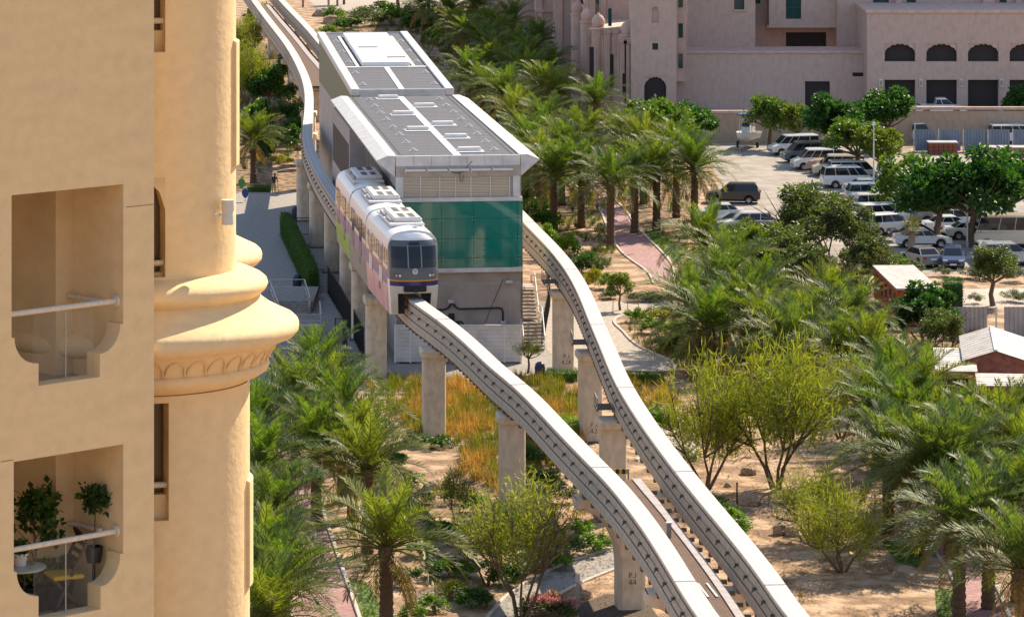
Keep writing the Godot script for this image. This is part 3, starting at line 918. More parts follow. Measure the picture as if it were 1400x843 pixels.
func lobed_head(x0: float, x1: float, ytop: float, h: float, z: float, th: float) -> MB:
	# plate with a cusped arch cut from it, filling the head of an opening
	var b := MB.new()
	for s in [-1.0, 1.0]:
		var cx := (x0 + x1) * 0.5
		var hw := (x1 - x0) * 0.5
		var p := [Vector2(cx + s * hw, ytop), Vector2(cx, ytop), Vector2(cx, ytop - 0.16)]
		for k in range(1, 19):
			var t := k / 18.0
			var u := 0.62 * t / 0.6 if t < 0.6 else 0.62 + 0.38 * (t - 0.6) / 0.4
			var base := ytop - 0.18 - h * pow(t, 2.6)
			p.append(Vector2(cx + s * hw * (u - 0.02), base + 0.11 * absf(sin(t * PI * 3.0))))
		p.append(Vector2(cx + s * hw, ytop - 0.3 - h))
		b.prism(PackedVector2Array(p), z - th, z)
	return b

func build_hotel():
	var root := thing("hotel_building", "pinkish beige hotel with arched arcade, plain wings and domed corner turrets", "building")
	var b := MB.new()
	# --- right block with the arcade, d = 384
	var z := -384.0
	var x0 := 37.325
	var x1 := 63.744
	var yb := 0.0
	var yt := 12.349
	var opens := []
	var ar := []
	for k in 5:
		var ox := 39.168 + k * (43.546 - 39.168)
		var e := ox + 42.394 - 39.168
		ar.append([ox, e])
		opens.append([ox, e, 7.280, 9.200])
		opens.append([ox, e, 2.0, 5.360])
	wall_open(b, x0, x1, yb, yt, z, opens, 0.7)
	box_rest(b, x0, x1, yb, yt, z, 14.0)
	part(root, "arcade_wall", b, mats.hotel)
	for o in opens:
		b = MB.new()
		b.span(Vector3(o[0], o[2], z - 0.75), Vector3(o[1], o[3], z - 0.70))
		part(root, "grille", b, mats.hotel_dark)
	for o in ar:
		part(root, "arch_head", lobed_head(o[0], o[1], 9.200, 0.75, z - 0.1, 0.25), mats.hotel_trim)
		b = MB.new()
		b.span(Vector3(o[0], 5.360, z - 0.12), Vector3(o[1], 7.280, z - 0.06))
		part(root, "spandrel_panel", b, mats.hotel_trim)
	b = MB.new()
	b.span(Vector3(x0 - 0.18, yt, z - 14), Vector3(x1, yt + 0.35, z + 0.18), 0.05)
	part(root, "parapet", b, mats.hotel_trim)
	for k in 4:
		var lx := 38.746 + k * (43.008 - 38.784)
		b = MB.new()
		b.box(Vector3(lx, 5.053, z + 0.13), Vector3(0.42, 0.85, 0.24), 0.05)
		var ln := part(root, "lantern", b, mats.gutter)
		b = MB.new()
		b.box(Vector3(lx, 5.053, z + 0.27), Vector3(0.24, 0.5, 0.04), 0.01)
		part(ln, "pane", b, M("lantern_pane", Color(0.35, 0.27, 0.22), 0.3))
	# upper storey set back above the right block
	b = MB.new()
	var uo := [[39.125, 40.867, 11.626 - 2, 15.349], [42.768, 43.798, 12.260, 15.349], [52.826, 53.618, 11.785, 15.349]]
	wall_open(b, 35.244, 65.736, 5, 25, -396, uo, 0.5)
	box_rest(b, 35.244, 65.736, 5, 25, -396, 10)
	part(root, "upper_wall", b, mats.hotel)
	for o in uo: glazed(root, o, -396.4, "window_teal", 1, 4)
	for q in [[1225, 1234], [1345, 1362], [1390, 1398]]:
		b = MB.new()
		b.span(Vector3(-55.328 + q[0] * 395.2 / 5000.0, 11.772, -396), Vector3(-55.328 + q[1] * 395.2 / 5000.0, 24.9, -395.4), 0.05)
		part(root, "pilaster", b, mats.hotel_trim)
	# --- middle: recessed wall with bay, vent and windows, d = 400
	b = MB.new()
	var mo := [[30.000, 34.400, 7.120, 9.200], [35.920, 37.680, 10.800, 15.920], [26.480, 27.200, 12.320, 15.120]]
	wall_open(b, 25.600, 40.000, 5, 25, -400, mo, 0.4)
	part(root, "middle_wall", b, mats.hotel)
	b = MB.new()
	b.span(Vector3(mo[0][0], mo[0][2], -400.45), Vector3(mo[0][1], mo[0][3], -400.38))
	part(root, "vent_grille", b, mats.hotel_dark)
	glazed(root, mo[1], -400.3, "window_teal", 2, 5)
	glazed(root, mo[2], -400.3, "window_teal", 1, 3)
	b = MB.new()
	var bx := [29.775, 31.442, 10.845, 16.880]
	wall_open(b, 27.949, 35.254, 10.131, 25, -397.2, [bx], 0.35)
	box_rest(b, 27.949, 35.254, 10.131, 25, -397.2, 2.75)
	b.span(Vector3(27.711, 9.892, -399.9), Vector3(35.492, 10.131, -397.0), 0.06)
	part(root, "bay", b, mats.hotel)
	glazed(root, bx, -397.5, "window_teal", 2, 5)
	# left upper block
	b = MB.new()
	var lo := [23.955, 25.058, 12.075, 14.675]
	wall_open(b, 18.912, 26.240, 5, 25, -394, [lo], 0.3)
	box_rest(b, 18.912, 26.240, 5, 25, -394, 10)
	part(root, "upper_block", b, mats.hotel)
	glazed(root, lo, -394.25, "window_teal", 2, 3)
	b = MB.new()
	b.span(Vector3(lo[0] - 0.2, lo[2] - 0.18, -394), Vector3(lo[1] + 0.2, lo[2] - 0.002, -393.85), 0.03)
	part(root, "window_sill", b, mats.hotel_trim)
	# low wall in front of them
	b = MB.new()
	var dz := -388.0
	var dopen := [[31.118, 33.756, 2.0, 4.865], [36.162, 37.714, 5.369, 5.796]]
	wall_open(b, 17.072, 38.024, 0, 7.814, dz, dopen, 0.35)
	box_rest(b, 17.072, 38.024, 0, 7.814, dz, 7)
	part(root, "podium_wall", b, mats.hotel)
	for o in dopen:
		b = MB.new()
		b.span(Vector3(o[0], o[2], dz - 0.4), Vector3(o[1], o[3], dz - 0.33))
		part(root, "service_door", b, mats.hotel_dark)
	b = MB.new()
	b.span(Vector3(17.460, 7.814, dz - 7), Vector3(37.714, 8.046, dz + 0.15), 0.05)
	part(root, "parapet", b, mats.hotel_trim)
	# --- stair tower
	b = MB.new()
	var tx0 := 12.453
	var tx1 := 17.190
	var to := [[13.828, 16.120, 1.0, 5.912], [14.631, 15.318, 11.489, 13.170], [14.669, 15.280, 8.662, 9.350]]
	wall_open(b, tx0, tx1, 0, 25, -382, to, 0.4)
	box_rest(b, tx0, tx1, 0, 25, -382, 7)
	part(root, "stair_tower", b, mats.hotel)
	b = MB.new()
	b.span(Vector3(to[0][0], 0, -382.45), Vector3(to[0][1], to[0][3], -382.38))
	part(root, "arched_door", b, mats.hotel_dark)
	part(root, "arch_head", lobed_head(to[0][0], to[0][1], to[0][3], 0.8, -382.08, 0.2), mats.hotel_trim)
	b = MB.new()
	b.span(Vector3(to[1][0], to[1][2], -382.45), Vector3(to[1][1], to[1][3], -382.3))
	part(root, "niche", b, mats.hotel_trim)
	b = MB.new()
	var nx: float = (to[1][0] + to[1][1]) * 0.5
	for s in [-1.0, 1.0]:
		var p := PackedVector2Array([Vector2(nx + s * 0.36, to[1][3] + 0.01)])
		for k in 9:
			var a := PI * 0.5 * k / 8
			p.append(Vector2(nx + s * 0.35 * sin(a), to[1][3] - 0.35 + 0.35 * cos(a)))
		b.prism(p, -382.2, -382.01)
	part(root, "niche_head", b, mats.hotel)
	glazed(root, to[2], -382.3, "window_teal", 2, 2)
	# slot between tower and block, with its dark windows
	for k in 3:
		b = MB.new()
		var yy := 12.833 - k * 3.2
		b.span(Vector3(17.602, yy, -386.2), Vector3(18.065, yy + 1.5, -386.1))
		part(root, "window", b, mats.window_teal)
	b = MB.new()
	b.span(Vector3(17.338, 5, -393), Vector3(18.421, 24.5, -386.2))
	part(root, "recess_wall", b, mats.hotel_trim)
	# --- receding left wing: stepped bays with pilasters, running away from the tower
	var steps := [[858, 848, 384, 8], [842, 826, 391, 14], [826, 806, 405, 16], [806, 786, 421, 14], [786, 762, 436, 30], [762, 735, 466, 30], [735, 700, 496, 34], [700, 662, 530, 50]]
	for i in steps.size():
		var q: Array = steps[i]
		var d: float = q[2]
		var xl: float = (q[1] - 700) * d / 5000.0
		var xr: float = tx0 + 3.0
		b = MB.new()
		var top := 24.0
		if i == 1: top = 38.0 - (38 + 316) * d / 5000.0
		if i == 0: top = 38.0 - (52 + 316) * d / 5000.0
		b.span(Vector3(xl, 0, -d - q[3]), Vector3(xr, top, -d), 0.04)
		part(root, "wing_bay", b, mats.hotel if i % 2 == 0 else mats.hotel_trim)
		# pilasters with caps on the near face and on the garden side
		var bay_w := absf((q[1] - q[0]) * d / 5000.0)
		for k in 2:
			b = MB.new()
			var px: float = xl + 0.35 + k * (bay_w - 0.4)
			b.span(Vector3(px - 0.3, 0, -d), Vector3(px + 0.3, top - 0.6, -d + 0.22), 0.04)
			b.span(Vector3(px - 0.4, top - 0.6, -d), Vector3(px + 0.4, top - 0.2, -d + 0.32), 0.04)
			part(root, "pilaster", b, mats.hotel_trim)
		var np := 3 if i > 2 else 2
		for k in np:
			var zz: float = -d - 0.9 - (q[3] - 1.8) * k / maxf(1, np - 1)
			b = MB.new()
			b.span(Vector3(xl - 0.22, 0, zz - 0.35), Vector3(xl, top, zz + 0.35), 0.04)
			part(root, "pilaster", b, mats.hotel_trim)
		if i >= 1 and i < 4:
			for k in 3:
				b = MB.new()
				var yy := 10.5 + k * 3.3
				b.span(Vector3(xl + bay_w * 0.35, yy, -d), Vector3(xl + bay_w * 0.65, yy + 1.9, -d + 0.03))
				part(root, "window", b, mats.window_teal)
		if i > 3:
			b = MB.new()
			var fy := 38.0 - (72 + 316) * d / 5000.0 if i == 4 else 7.0
			b.span(Vector3(xl - 0.3, fy, -d - q[3]), Vector3(xr, fy + 0.4, -d + 0.3), 0.05)
			part(root, "string_course", b, mats.hotel_trim)
	# domed posts on the lower terraces
	for q in [[803, 14, 28, 402], [790, 4, 18, 415], [818, 30, 36, 395], [806, -6, 6, 408], [858, 30, 46, 386]]:
		var d: float = q[3]
		var o := Vector3((q[0] - 700) * d / 5000.0, 38.0 - (q[2] + 316.0) * d / 5000.0, -d)
		b = MB.new()
		b.lathe([Vector2(0, 1.55), Vector2(0.09, 1.5), Vector2(0.14, 1.35), Vector2(0.42, 1.18), Vector2(0.66, 0.85), Vector2(0.74, 0.5), Vector2(0.66, 0.15), Vector2(0.6, 0.0), Vector2(0.85, -0.02), Vector2(0.85, -0.2), Vector2(0.75, -0.22), Vector2(0.7, -14.0)], 20)
		part(root, "dome", b, mats.hotel_trim, Transform3D(Basis.IDENTITY, o))
	# pierced balustrade of the small terrace
	b = MB.new()
	var bd := 392.0
	var by := 9.306
	for k in 9:
		var x := 8.310 + k * 0.26
		b.span(Vector3(x - 0.05, by, -bd + 0.4), Vector3(x + 0.05, by + 0.75, -bd + 0.5))
	b.span(Vector3(8.154, by + 0.75, -bd + 0.36), Vector3(10.427, by + 0.9, -bd + 0.54), 0.02)
	part(root, "balustrade", b, mats.hotel_trim)
	# arched recess and door in the garden side
	for q in [[806, 812, 64, 122, 390.8], [834, 839, 74, 118, 390.8], [851, 856, 100, 130, 383.8]]:
		b = MB.new()
		var d: float = q[4]
		b.span(Vector3((q[0] - 700) * d / 5000.0, 38.0 - (q[3] + 316) * d / 5000.0, -d - 0.02), Vector3((q[1] - 700) * d / 5000.0, 38.0 - (q[2] + 316) * d / 5000.0, -d + 0.04))
		part(root, "recessed_window", b, mats.hotel_dark)
	# --- terrace and retaining wall in front of the hotel
	b = MB.new()
	b.span(Vector3(17.856, 0, -388), Vector3(62.496, 2.05, -372.4))
	structure("terrace", b, mats.road)
	var wall := thing("garden_wall", "long beige retaining wall with coping in front of the hotel", "wall")
	b = MB.new()
	b.span(Vector3(17.707, 0, -372.4), Vector3(36.158, 2.958, -372.0))
	b.span(Vector3(40.027, 0, -372.4), Vector3(62.496, 3.181, -372.0))
	b.span(Vector3(36.158, 0, -372.4), Vector3(40.027, 3.330, -372.0))
	part(wall, "wall", b, mats.hotel_wall)
	b = MB.new()
	b.span(Vector3(17.558, 2.958, -372.5), Vector3(36.158, 3.255, -371.85), 0.04)
	b.span(Vector3(36.158, 3.330, -372.5), Vector3(62.496, 3.627, -371.85), 0.04)
	part(wall, "coping", b, mats.hotel_trim)

# ---------- station ----------
func build_station():
	var root := thing("monorail_station", "white and grey monorail station with green glass front and flat grey roofs", "station", Vector3(-3.5, 0, -237.0), 0.1175)
	var b := MB.new()
	# lower walls
	b.span(Vector3(-4.05, 0, -44), Vector3(4.1, 5.4, 0))
	part(root, "base_wall", b, mats.wall_grey)
	for k in 3:
		b = MB.new()
		var x: float = [-1.55, 1.35, 3.4][k]
		b.span(Vector3(x - 0.02, 0.0, 0), Vector3(x + 0.02, 5.35, 0.012))
		part(root, "wall_joint", b, mats.panel_grey)
	b = MB.new()
	b.span(Vector3(-4.05, 4.55, 0.0), Vector3(4.1, 4.75, 0.02))
	part(root, "wall_band", b, mats.panel_grey)
	# side and rear walls of the platform hall (front is glass)
	b = MB.new()
	b.span(Vector3(3.85, 5.4, -44), Vector3(4.1, 12.3, -0.3))
	b.span(Vector3(-4.05, 5.4, -44.0), Vector3(4.1, 12.3, -43.7))
	part(root, "hall_wall", b, mats.panel_grey)
	# left wall: strip windows in front, projecting solid part behind
	b = MB.new()
	b.span(Vector3(-4.05, 5.4, -26), Vector3(-3.8, 7.6, -0.3))
	b.span(Vector3(-4.05, 10.9, -26), Vector3(-3.8, 12.3, -0.3))
	part(root, "side_wall", b, mats.panel_grey)
	b = MB.new()
	b.span(Vector3(-5.15, 2.5, -43.9), Vector3(-4.05, 12.2, -26.0), 0.03)
	part(root, "side_block", b, M("block_grey", Color(0.34, 0.34, 0.36), 0.6, tex["mottle"], 0.2))
	for k in 12:
		b = MB.new()
		var z0 := -0.6 - k * 2.12
		b.span(Vector3(-3.96, 7.6, z0 - 2.02), Vector3(-3.92, 10.9, z0))
		part(root, "side_window", b, mats.window_teal)
		b = MB.new()
		b.span(Vector3(-4.06, 7.6, z0 - 2.12), Vector3(-3.9, 10.9, z0 - 2.02))
		part(root, "side_mullion", b, mats.panel_grey)
	for k in 8:
		b = MB.new()
		var z0 := -26.6 - k * 2.1
		b.span(Vector3(-5.17, 8.2, z0 - 1.9), Vector3(-5.148, 11.0, z0))
		part(root, "side_window", b, M("strip_window", Color(0.03, 0.03, 0.033), 0.7))
	b = MB.new()
	b.span(Vector3(-5.2, 7.2, -26), Vector3(-4.05, 7.55, -0.4), 0.03)
	part(root, "platform_edge", b, mats.panel_white)
	# floor of the hall and what stands behind the glass
	b = MB.new()
	b.span(Vector3(-4.0, 5.4, -43.5), Vector3(3.85, 5.55, 0.0))
	part(root, "hall_floor", b, mats.panel_grey)
	b = MB.new()
	b.span(Vector3(-4.0, 5.5, -6.0), Vector3(3.85, 12.3, -5.8))
	part(root, "inner_wall", b, M("inner", Color(0.42, 0.40, 0.37), 0.8))
	for x in [-0.25, 3.3]:
		b = MB.new()
		b.span(Vector3(x - 0.22, 5.5, -1.9), Vector3(x + 0.22, 12.3, -1.5), 0.05)
		part(root, "inner_column", b, mats.panel_white)
	b = MB.new()
	for k in 11: b.span(Vector3(1.2 + k * 0.22, 5.55 + k * 0.27, -3.4), Vector3(1.6 + k * 0.22, 5.62 + k * 0.27, -2.4))
	part(root, "inner_stair", b, mats.panel_grey)
	# glass front
	var xs := [-4.05, -3.2, -1.1, 1.0, 3.85, 4.15]
	var ys := [5.7, 6.34, 7.58, 8.9, 9.98]
	for i in 5:
		for j in 4:
			b = MB.new()
			b.span(Vector3(xs[i] + 0.012, ys[j] + 0.012, 0.2), Vector3(xs[i + 1] - 0.012, ys[j + 1] - 0.012, 0.225))
			part(root, "glass_pane", b, mats.green_glass)
	for j in 4:
		b = MB.new()
		b.span(Vector3(4.125, ys[j] + 0.012, -0.9), Vector3(4.15, ys[j + 1] - 0.012, 0.19))
		part(root, "glass_pane", b, mats.green_glass)
	for i in range(1, 5):
		b = MB.new()
		b.span(Vector3(xs[i] - 0.03, 5.7, 0.13), Vector3(xs[i] + 0.03, 9.98, 0.19))
		part(root, "mullion", b, mats.mullion)
		for j in range(1, 4):
			b = MB.new()
			for sx in [-0.1, 0.1]:
				for sy in [-0.1, 0.1]: b.box(Vector3(xs[i] + sx, ys[j] + sy, 0.24), Vector3(0.05, 0.05, 0.03), 0.01)
			part(root, "glass_clamp", b, mats.steel)
	for j in range(1, 4):
		b = MB.new()
		b.span(Vector3(-4.05, ys[j] - 0.02, 0.14), Vector3(4.12, ys[j] + 0.02, 0.188))
		part(root, "transom", b, mats.mullion)
	b = MB.new()
	b.span(Vector3(-4.08, 5.40, -0.3), Vector3(4.18, 5.69, 0.30), 0.02)
	part(root, "sill", b, mats.panel_white)
	b = MB.new()
	b.span(Vector3(-4.08, 9.99, -0.3), Vector3(4.18, 10.25, 0.26), 0.02)
	part(root, "lintel", b, mats.panel_white)
	# louvred panels
	b = MB.new()
	b.span(Vector3(-4.05, 10.25, -0.3), Vector3(4.12, 12.3, 0.0))
	part(root, "front_wall", b, mats.panel_grey)
	var lx := [-3.6, -2.45, -1.2, -0.17, 0.83, 2.1, 3.35]
	for i in 6:
		b = MB.new()
		for k in 14:
			var y := 10.30 + k * 0.092
			b.bar(Vector3(lx[i] + 0.03, y + 0.03, 0.03), Vector3(lx[i + 1] - 0.03, y + 0.03, 0.03), 0.03, 0.084)
		part(root, "louvre_panel", b, mats.louvre)
	for i in 7:
		b = MB.new()
		b.span(Vector3(lx[i] - 0.03, 10.25, 0.0), Vector3(lx[i] + 0.03, 11.6, 0.12))
		part(root, "louvre_post", b, mats.panel_white)
	for x in [-3.86, 3.78]:
		b = MB.new()
		b.span(Vector3(x - 0.2, 10.26, 0.0), Vector3(x + 0.24, 11.6, 0.13), 0.02)
		part(root, "corner_post", b, mats.panel_white)
	b = MB.new()
	b.span(Vector3(-4.05, 11.6, 0.0), Vector3(4.12, 12.3, 0.06))
	part(root, "eave_panel", b, M("eave", Color(0.48, 0.43, 0.37), 0.6, tex["mottle"], 0.2))
	for k in 5:
		b = MB.new()
		b.bar(Vector3(-3.45 + k * 1.42, 12.05, 0.28), Vector3(-2.12 + k * 1.42, 12.05, 0.28), 0.34, 0.14, 0.04)
		var cl := part(root, "canopy_light", b, mats.white)
		b = MB.new()
		b.span(Vector3(-3.47 + k * 1.42, 11.9, 0.06), Vector3(-3.41 + k * 1.42, 12.2, 0.42))
		part(cl, "bracket", b, mats.gutter)
	# loose cables over the panels
	b = MB.new()
	b.tube([Vector3(-0.6, 12.1, 0.2), Vector3(-0.3, 11.85, 0.16), Vector3(0.1, 11.8, 0.16), Vector3(0.35, 11.95, 0.16), Vector3(0.9, 12.6, 0.2)], [0.018], 5)
	b.tube([Vector3(0.1, 12.0, 0.17), Vector3(0.12, 11.3, 0.15), Vector3(0.25, 11.2, 0.15), Vector3(0.35, 11.7, 0.16)], [0.018], 5)
	part(root, "cable", b, mats.black_metal)
	# main roof
	b = MB.new()
	b.span(Vector3(-4.06, 12.3, -43.5), Vector3(4.06, 12.9, -0.15))
	var roof := part(root, "roof", b, mats.roof_sheet)
	b = MB.new()
	for k in 7:
		var x0 := -4.06 + k * 1.16
		b.span(Vector3(x0 + 0.006, 12.3, -0.15), Vector3(x0 + 1.154, 12.96, 0.10), 0.01)
	part(root, "fascia", b, mats.panel_white)
	for s in [-1.0, 1.0]:
		b = MB.new()
		var fr := [Transform3D(Basis.IDENTITY, Vector3(0, 0, 0.1)), Transform3D(Basis.IDENTITY, Vector3(0, 0, -43.6))]
		b.sweep(PackedVector2Array([Vector2(s * 4.07, 12.98), Vector2(s * 4.55, 13.0), Vector2(s * 5.3, 12.70), Vector2(s * 5.3, 12.62), Vector2(s * 4.12, 11.62)]), fr)
		part(roof, "eave_wing", b, mats.gutter)
		b = MB.new()
		b.span(Vector3(s * 3.58 , 12.9, -43.4), Vector3(s * 3.70, 12.914, -0.2))
		part(roof, "expansion_joint", b, mats.roof_line)
		b = MB.new()
		b.span(Vector3(s * 4.0, 12.9, -43.4), Vector3(s * 4.06, 12.99, -0.2))
		part(roof, "roof_kerb", b, mats.gutter)
	# sheet seams
	b = MB.new()
	for k in 42: b.span(Vector3(-3.95, 12.9, -0.9 - k * 1.0), Vector3(3.95, 12.908, -0.93 - k * 1.0))
	part(roof, "seam", b, M("seam", Color(0.09, 0.088, 0.10), 0.6))
	b = MB.new()
	b.span(Vector3(-0.26, 12.9, -43.2), Vector3(0.26, 12.94, -0.3), 0.01)
	part(roof, "spine", b, mats.white)
	for q in [[-1, -41.5], [-1, -28.5], [-1, -17], [1, -34.5], [1, -20.5], [1, -11.5], [1, -2.8]]:
		var s: float = q[0]
		b = MB.new()
		b.box(Vector3(s * 1.0, 12.93, q[1]), Vector3(2.0, 0.06, 1.5), 0.02)
		var base := part(roof, "skylight_kerb", b, mats.white)
		b = MB.new()
		b.box(Vector3(s * 1.05, 13.06, q[1] - 0.2), Vector3(1.55, 0.26, 0.7), 0.06)
		part(base, "skylight", b, mats.panel_white)
	var an := MB.new()
	an.bar(Vector3(-0.32, 0.02, 0.2), Vector3(0.32, 0.02, 0.2), 0.05, 0.03)
	an.bar(Vector3(-0.3, 0.02, 0.2), Vector3(0, 0.2, -0.1), 0.03, 0.03)
	an.bar(Vector3(0.3, 0.02, 0.2), Vector3(0, 0.2, -0.1), 0.03, 0.03)
	an.bar(Vector3(0, 0.02, -0.35), Vector3(0, 0.2, -0.1), 0.03, 0.03)
	var am := an.mesh()
	for k in 8:
		for x in [-2.6, 2.75]:
			part(roof, "roof_anchor", am, mats.white, Transform3D(Basis.IDENTITY, Vector3(x, 12.9, -3.5 - k * 5.3)))
	for x in [-2.6, 2.75]:
		b = MB.new()
		b.tube([Vector3(x, 13.09, -2.0), Vector3(x, 13.08, -20), Vector3(x, 13.09, -42.5)], [0.006], 4)
		part(roof, "safety_line", b, mats.steel)
	# rear hall with pitched roof
	var x0 := -3.45
	var x1 := 4.15
	var zf := -45.4
	var zb := -85.5
	b = MB.new()
	b.face([Vector3(x0, 0, zf), Vector3(x0, 12.85, zf), Vector3(x0, 14.3, zb), Vector3(x0, 0, zb)], Vector3.LEFT)
	b.face([Vector3(x1, 0, zf), Vector3(x1, 12.85, zf), Vector3(x1, 14.3, zb), Vector3(x1, 0, zb)], Vector3.RIGHT)
	b.face([Vector3(x0, 0, zf), Vector3(x1, 0, zf), Vector3(x1, 12.85, zf), Vector3(x0, 12.85, zf)], Vector3.BACK)
	b.face([Vector3(x0, 0, zb), Vector3(x1, 0, zb), Vector3(x1, 14.3, zb), Vector3(x0, 14.3, zb)], Vector3.FORWARD)
	part(root, "rear_hall", b, mats.panel_grey)
	b = MB.new()
	b.face([Vector3(x0 - 0.03, 10.2, zf), Vector3(x0 - 0.03, 12.85, zf), Vector3(x0 - 0.03, 14.3, zb), Vector3(x0 - 0.03, 10.6, zb)], Vector3.LEFT)
	part(root, "green_panel", b, mats.green_wall)
	var sl := atan2(1.5, zf - zb)
	var rf := Transform3D(Basis(Vector3.RIGHT, sl), Vector3(0.35, 13.22, zf))
	var L := (zf - zb) / cos(sl)
	b = MB.new()
	b.span(Vector3(-3.3, -0.3, -L), Vector3(3.3, 0, 0))
	var rr := part(root, "rear_roof", b, mats.roof_sheet, rf)
	for s in [-1.0, 1.0]:
		b = MB.new()
		b.span(Vector3(s * 3.3, -0.35, -L - 0.2), Vector3(s * 4.0, 0.16, 0.35), 0.05)
		part(rr, "roof_edge", b, mats.gutter)
		b = MB.new()
		b.span(Vector3(s * 3.22, 0, -L), Vector3(s * 3.28, 0.012, 0))
		part(rr, "expansion_joint", b, mats.roof_line)
	b = MB.new()
	b.span(Vector3(-3.3, -0.5, 0.0), Vector3(3.3, 0.12, 0.3), 0.05)
	part(rr, "front_kerb", b, mats.gutter)
	b = MB.new()
	b.span(Vector3(-3.3, -0.3, -L - 0.15), Vector3(3.3, 0.1, -L), 0.03)
	part(rr, "rear_kerb", b, mats.gutter)
	b = MB.new()
	b.span(Vector3(-1.95, 0, -L * 0.93), Vector3(1.95, 0.38, -L * 0.38), 0.06)
	var sk := part(rr, "roof_light", b, mats.white)
	b = MB.new()
	b.span(Vector3(-1.4, 0.38, -L * 0.66), Vector3(0.2, 0.45, -L * 0.645), 0.02)
	b.span(Vector3(0.4, 0.38, -L * 0.475), Vector3(1.9, 0.45, -L * 0.46), 0.02)
	part(sk, "upstand", b, mats.panel_grey)
	for k in 5:
		b = MB.new()
		var zz := -L * (0.40 + 0.11 * k)
		b.span(Vector3(-1.9, 0.381, zz - 0.03), Vector3(1.9, 0.388, zz + 0.03))
		part(sk, "panel_joint", b, mats.panel_grey)
	b = MB.new()
	for s in [-1.0, 1.0]: b.span(Vector3(s * 2.15, 0, -L * 0.93), Vector3(s * 2.42, 0.08, -L * 0.38), 0.02)
	b.span(Vector3(-3.25, 0, -L * 0.38), Vector3(3.25, 0.06, -L * 0.365), 0.01)
	b.span(Vector3(-0.22, 0, -L * 0.365), Vector3(0.22, 0.05, -0.3), 0.01)
	b.span(Vector3(-0.2, 0, -L), Vector3(0.2, 0.05, -L * 0.94), 0.01)
	part(rr, "roof_strip", b, mats.white)
	for k in 5:
		for x in [-2.8, 2.8]:
			part(rr, "roof_anchor", am, mats.white, Transform3D(Basis.IDENTITY, Vector3(x, 0, -3.5 - k * 7.5)))
	b = MB.new()
	for k in 38: b.span(Vector3(-3.2, 0, -1.0 - k * 1.04), Vector3(3.2, 0.007, -1.03 - k * 1.04))
	part(rr, "seam", b, mats.seam)
	# pipes on the base wall
	b = MB.new()
	b.tube([Vector3(-3.9, 3.0, 0.12), Vector3(-0.9, 3.0, 0.12), Vector3(-0.65, 3.1, 0.12), Vector3(-0.45, 3.35, 0.12), Vector3(-0.3, 3.35, 0.12), Vector3(-0.1, 3.1, 0.12), Vector3(0.1, 3.02, 0.12), Vector3(2.6, 3.05, 0.12), Vector3(2.85, 3.0, 0.12), Vector3(2.92, 2.8, 0.12), Vector3(2.92, 2.2, 0.12)], [0.06], 8)
	part(root, "conduit", b, mats.black_metal)
	b = MB.new()
	for k in 3:
		var o := 0.14 * k
		b.tube([Vector3(-2.4, 2.2 - o, 0.1), Vector3(0.2 - o * 0.9, 2.2 - o, 0.1), Vector3(0.32 - o, 2.1 - o, 0.1), Vector3(0.34 - o, 1.0, 0.1)], [0.05], 7)
	b.span(Vector3(-0.62, 1.9, 0.02), Vector3(-0.25, 2.75, 0.2), 0.02)
	part(root, "pipework", b, mats.black_metal)
	b = MB.new()
	b.span(Vector3(-0.66, 3.4, 0.0), Vector3(-0.3, 3.62, 0.16), 0.02)
	b.span(Vector3(2.75, 2.0, 0.0), Vector3(3.1, 2.2, 0.2), 0.02)
	part(root, "junction_box", b, mats.gutter)
	b = MB.new()
	b.tube([Vector3(2.95, 4.9, 0.05), Vector3(2.2, 3.2, 0.06), Vector3(1.4, 1.2, 0.06)], [0.015], 5)
	part(root, "cable", b, mats.black_metal)
	b = MB.new()
	b.box(Vector3(3.3, 4.75, 0.2), Vector3(0.45, 0.18, 0.3), 0.03)
	part(root, "floodlight", b, mats.gutter)
	b = MB.new()
	b.tube([Vector3(4.16, 0.5, 0.05), Vector3(4.16, 9.6, 0.05)], [0.06], 8)
	part(root, "downpipe", b, M("downpipe", Color(0.16, 0.14, 0.13), 0.6))
	# ---- utility enclosure in front of the base
	var en := thing("utility_enclosure", "low white panelled utility enclosure below the green glass front", "enclosure", Vector3(-7.478, 0, -233.7))
	var ww := 8.05
	var hh := 2.42
	for k in 3:
		b = MB.new()
		var xa: float = [0.04, 1.0, 4.4][k]
		var xb: float = [0.96, 4.32, ww - 0.06][k]
		for j in 9:
			b.span(Vector3(xa, 0.12 + j * 0.255, -0.06), Vector3(xb, 0.367 + j * 0.255, 0.0 + 0.006 * (j % 2)))
		part(en, "wall_panel", b, mats.panel_white)
	for x in [0.0, 0.98, 4.36, 7.0, ww]:
		b = MB.new()
		b.span(Vector3(x - 0.06, 0.05, -0.08), Vector3(x + 0.06, hh, 0.035), 0.01)
		part(en, "post", b, mats.white)
	b = MB.new()
	b.span(Vector3(-0.06, hh, -0.1), Vector3(ww + 0.06, hh + 0.07, 0.05), 0.01)
	part(en, "coping", b, mats.white)
	b = MB.new()
	b.span(Vector3(-0.05, 0.05, -4.2), Vector3(0.02, hh, -0.09))
	b.span(Vector3(ww - 0.02, 0.05, -3.2), Vector3(ww + 0.05, hh, -0.09))
	part(en, "side_panel", b, mats.panel_white)
	for x in [0.8, 6.6]:
		b = MB.new()
		b.span(Vector3(x - 0.5, 0.0, -0.3), Vector3(x + 0.5, 0.05, 0.03))
		part(en, "footing", b, mats.black_metal)
	# ---- outside stair at the right
	var st := thing("outside_stair", "narrow grey concrete stair with steel handrails beside the station base", "stairs", Vector3(1.291, 0, -239.0), 0.05)
	var sm := boxm(Vector3(1.25, 0.15, 0.44), 0.015)
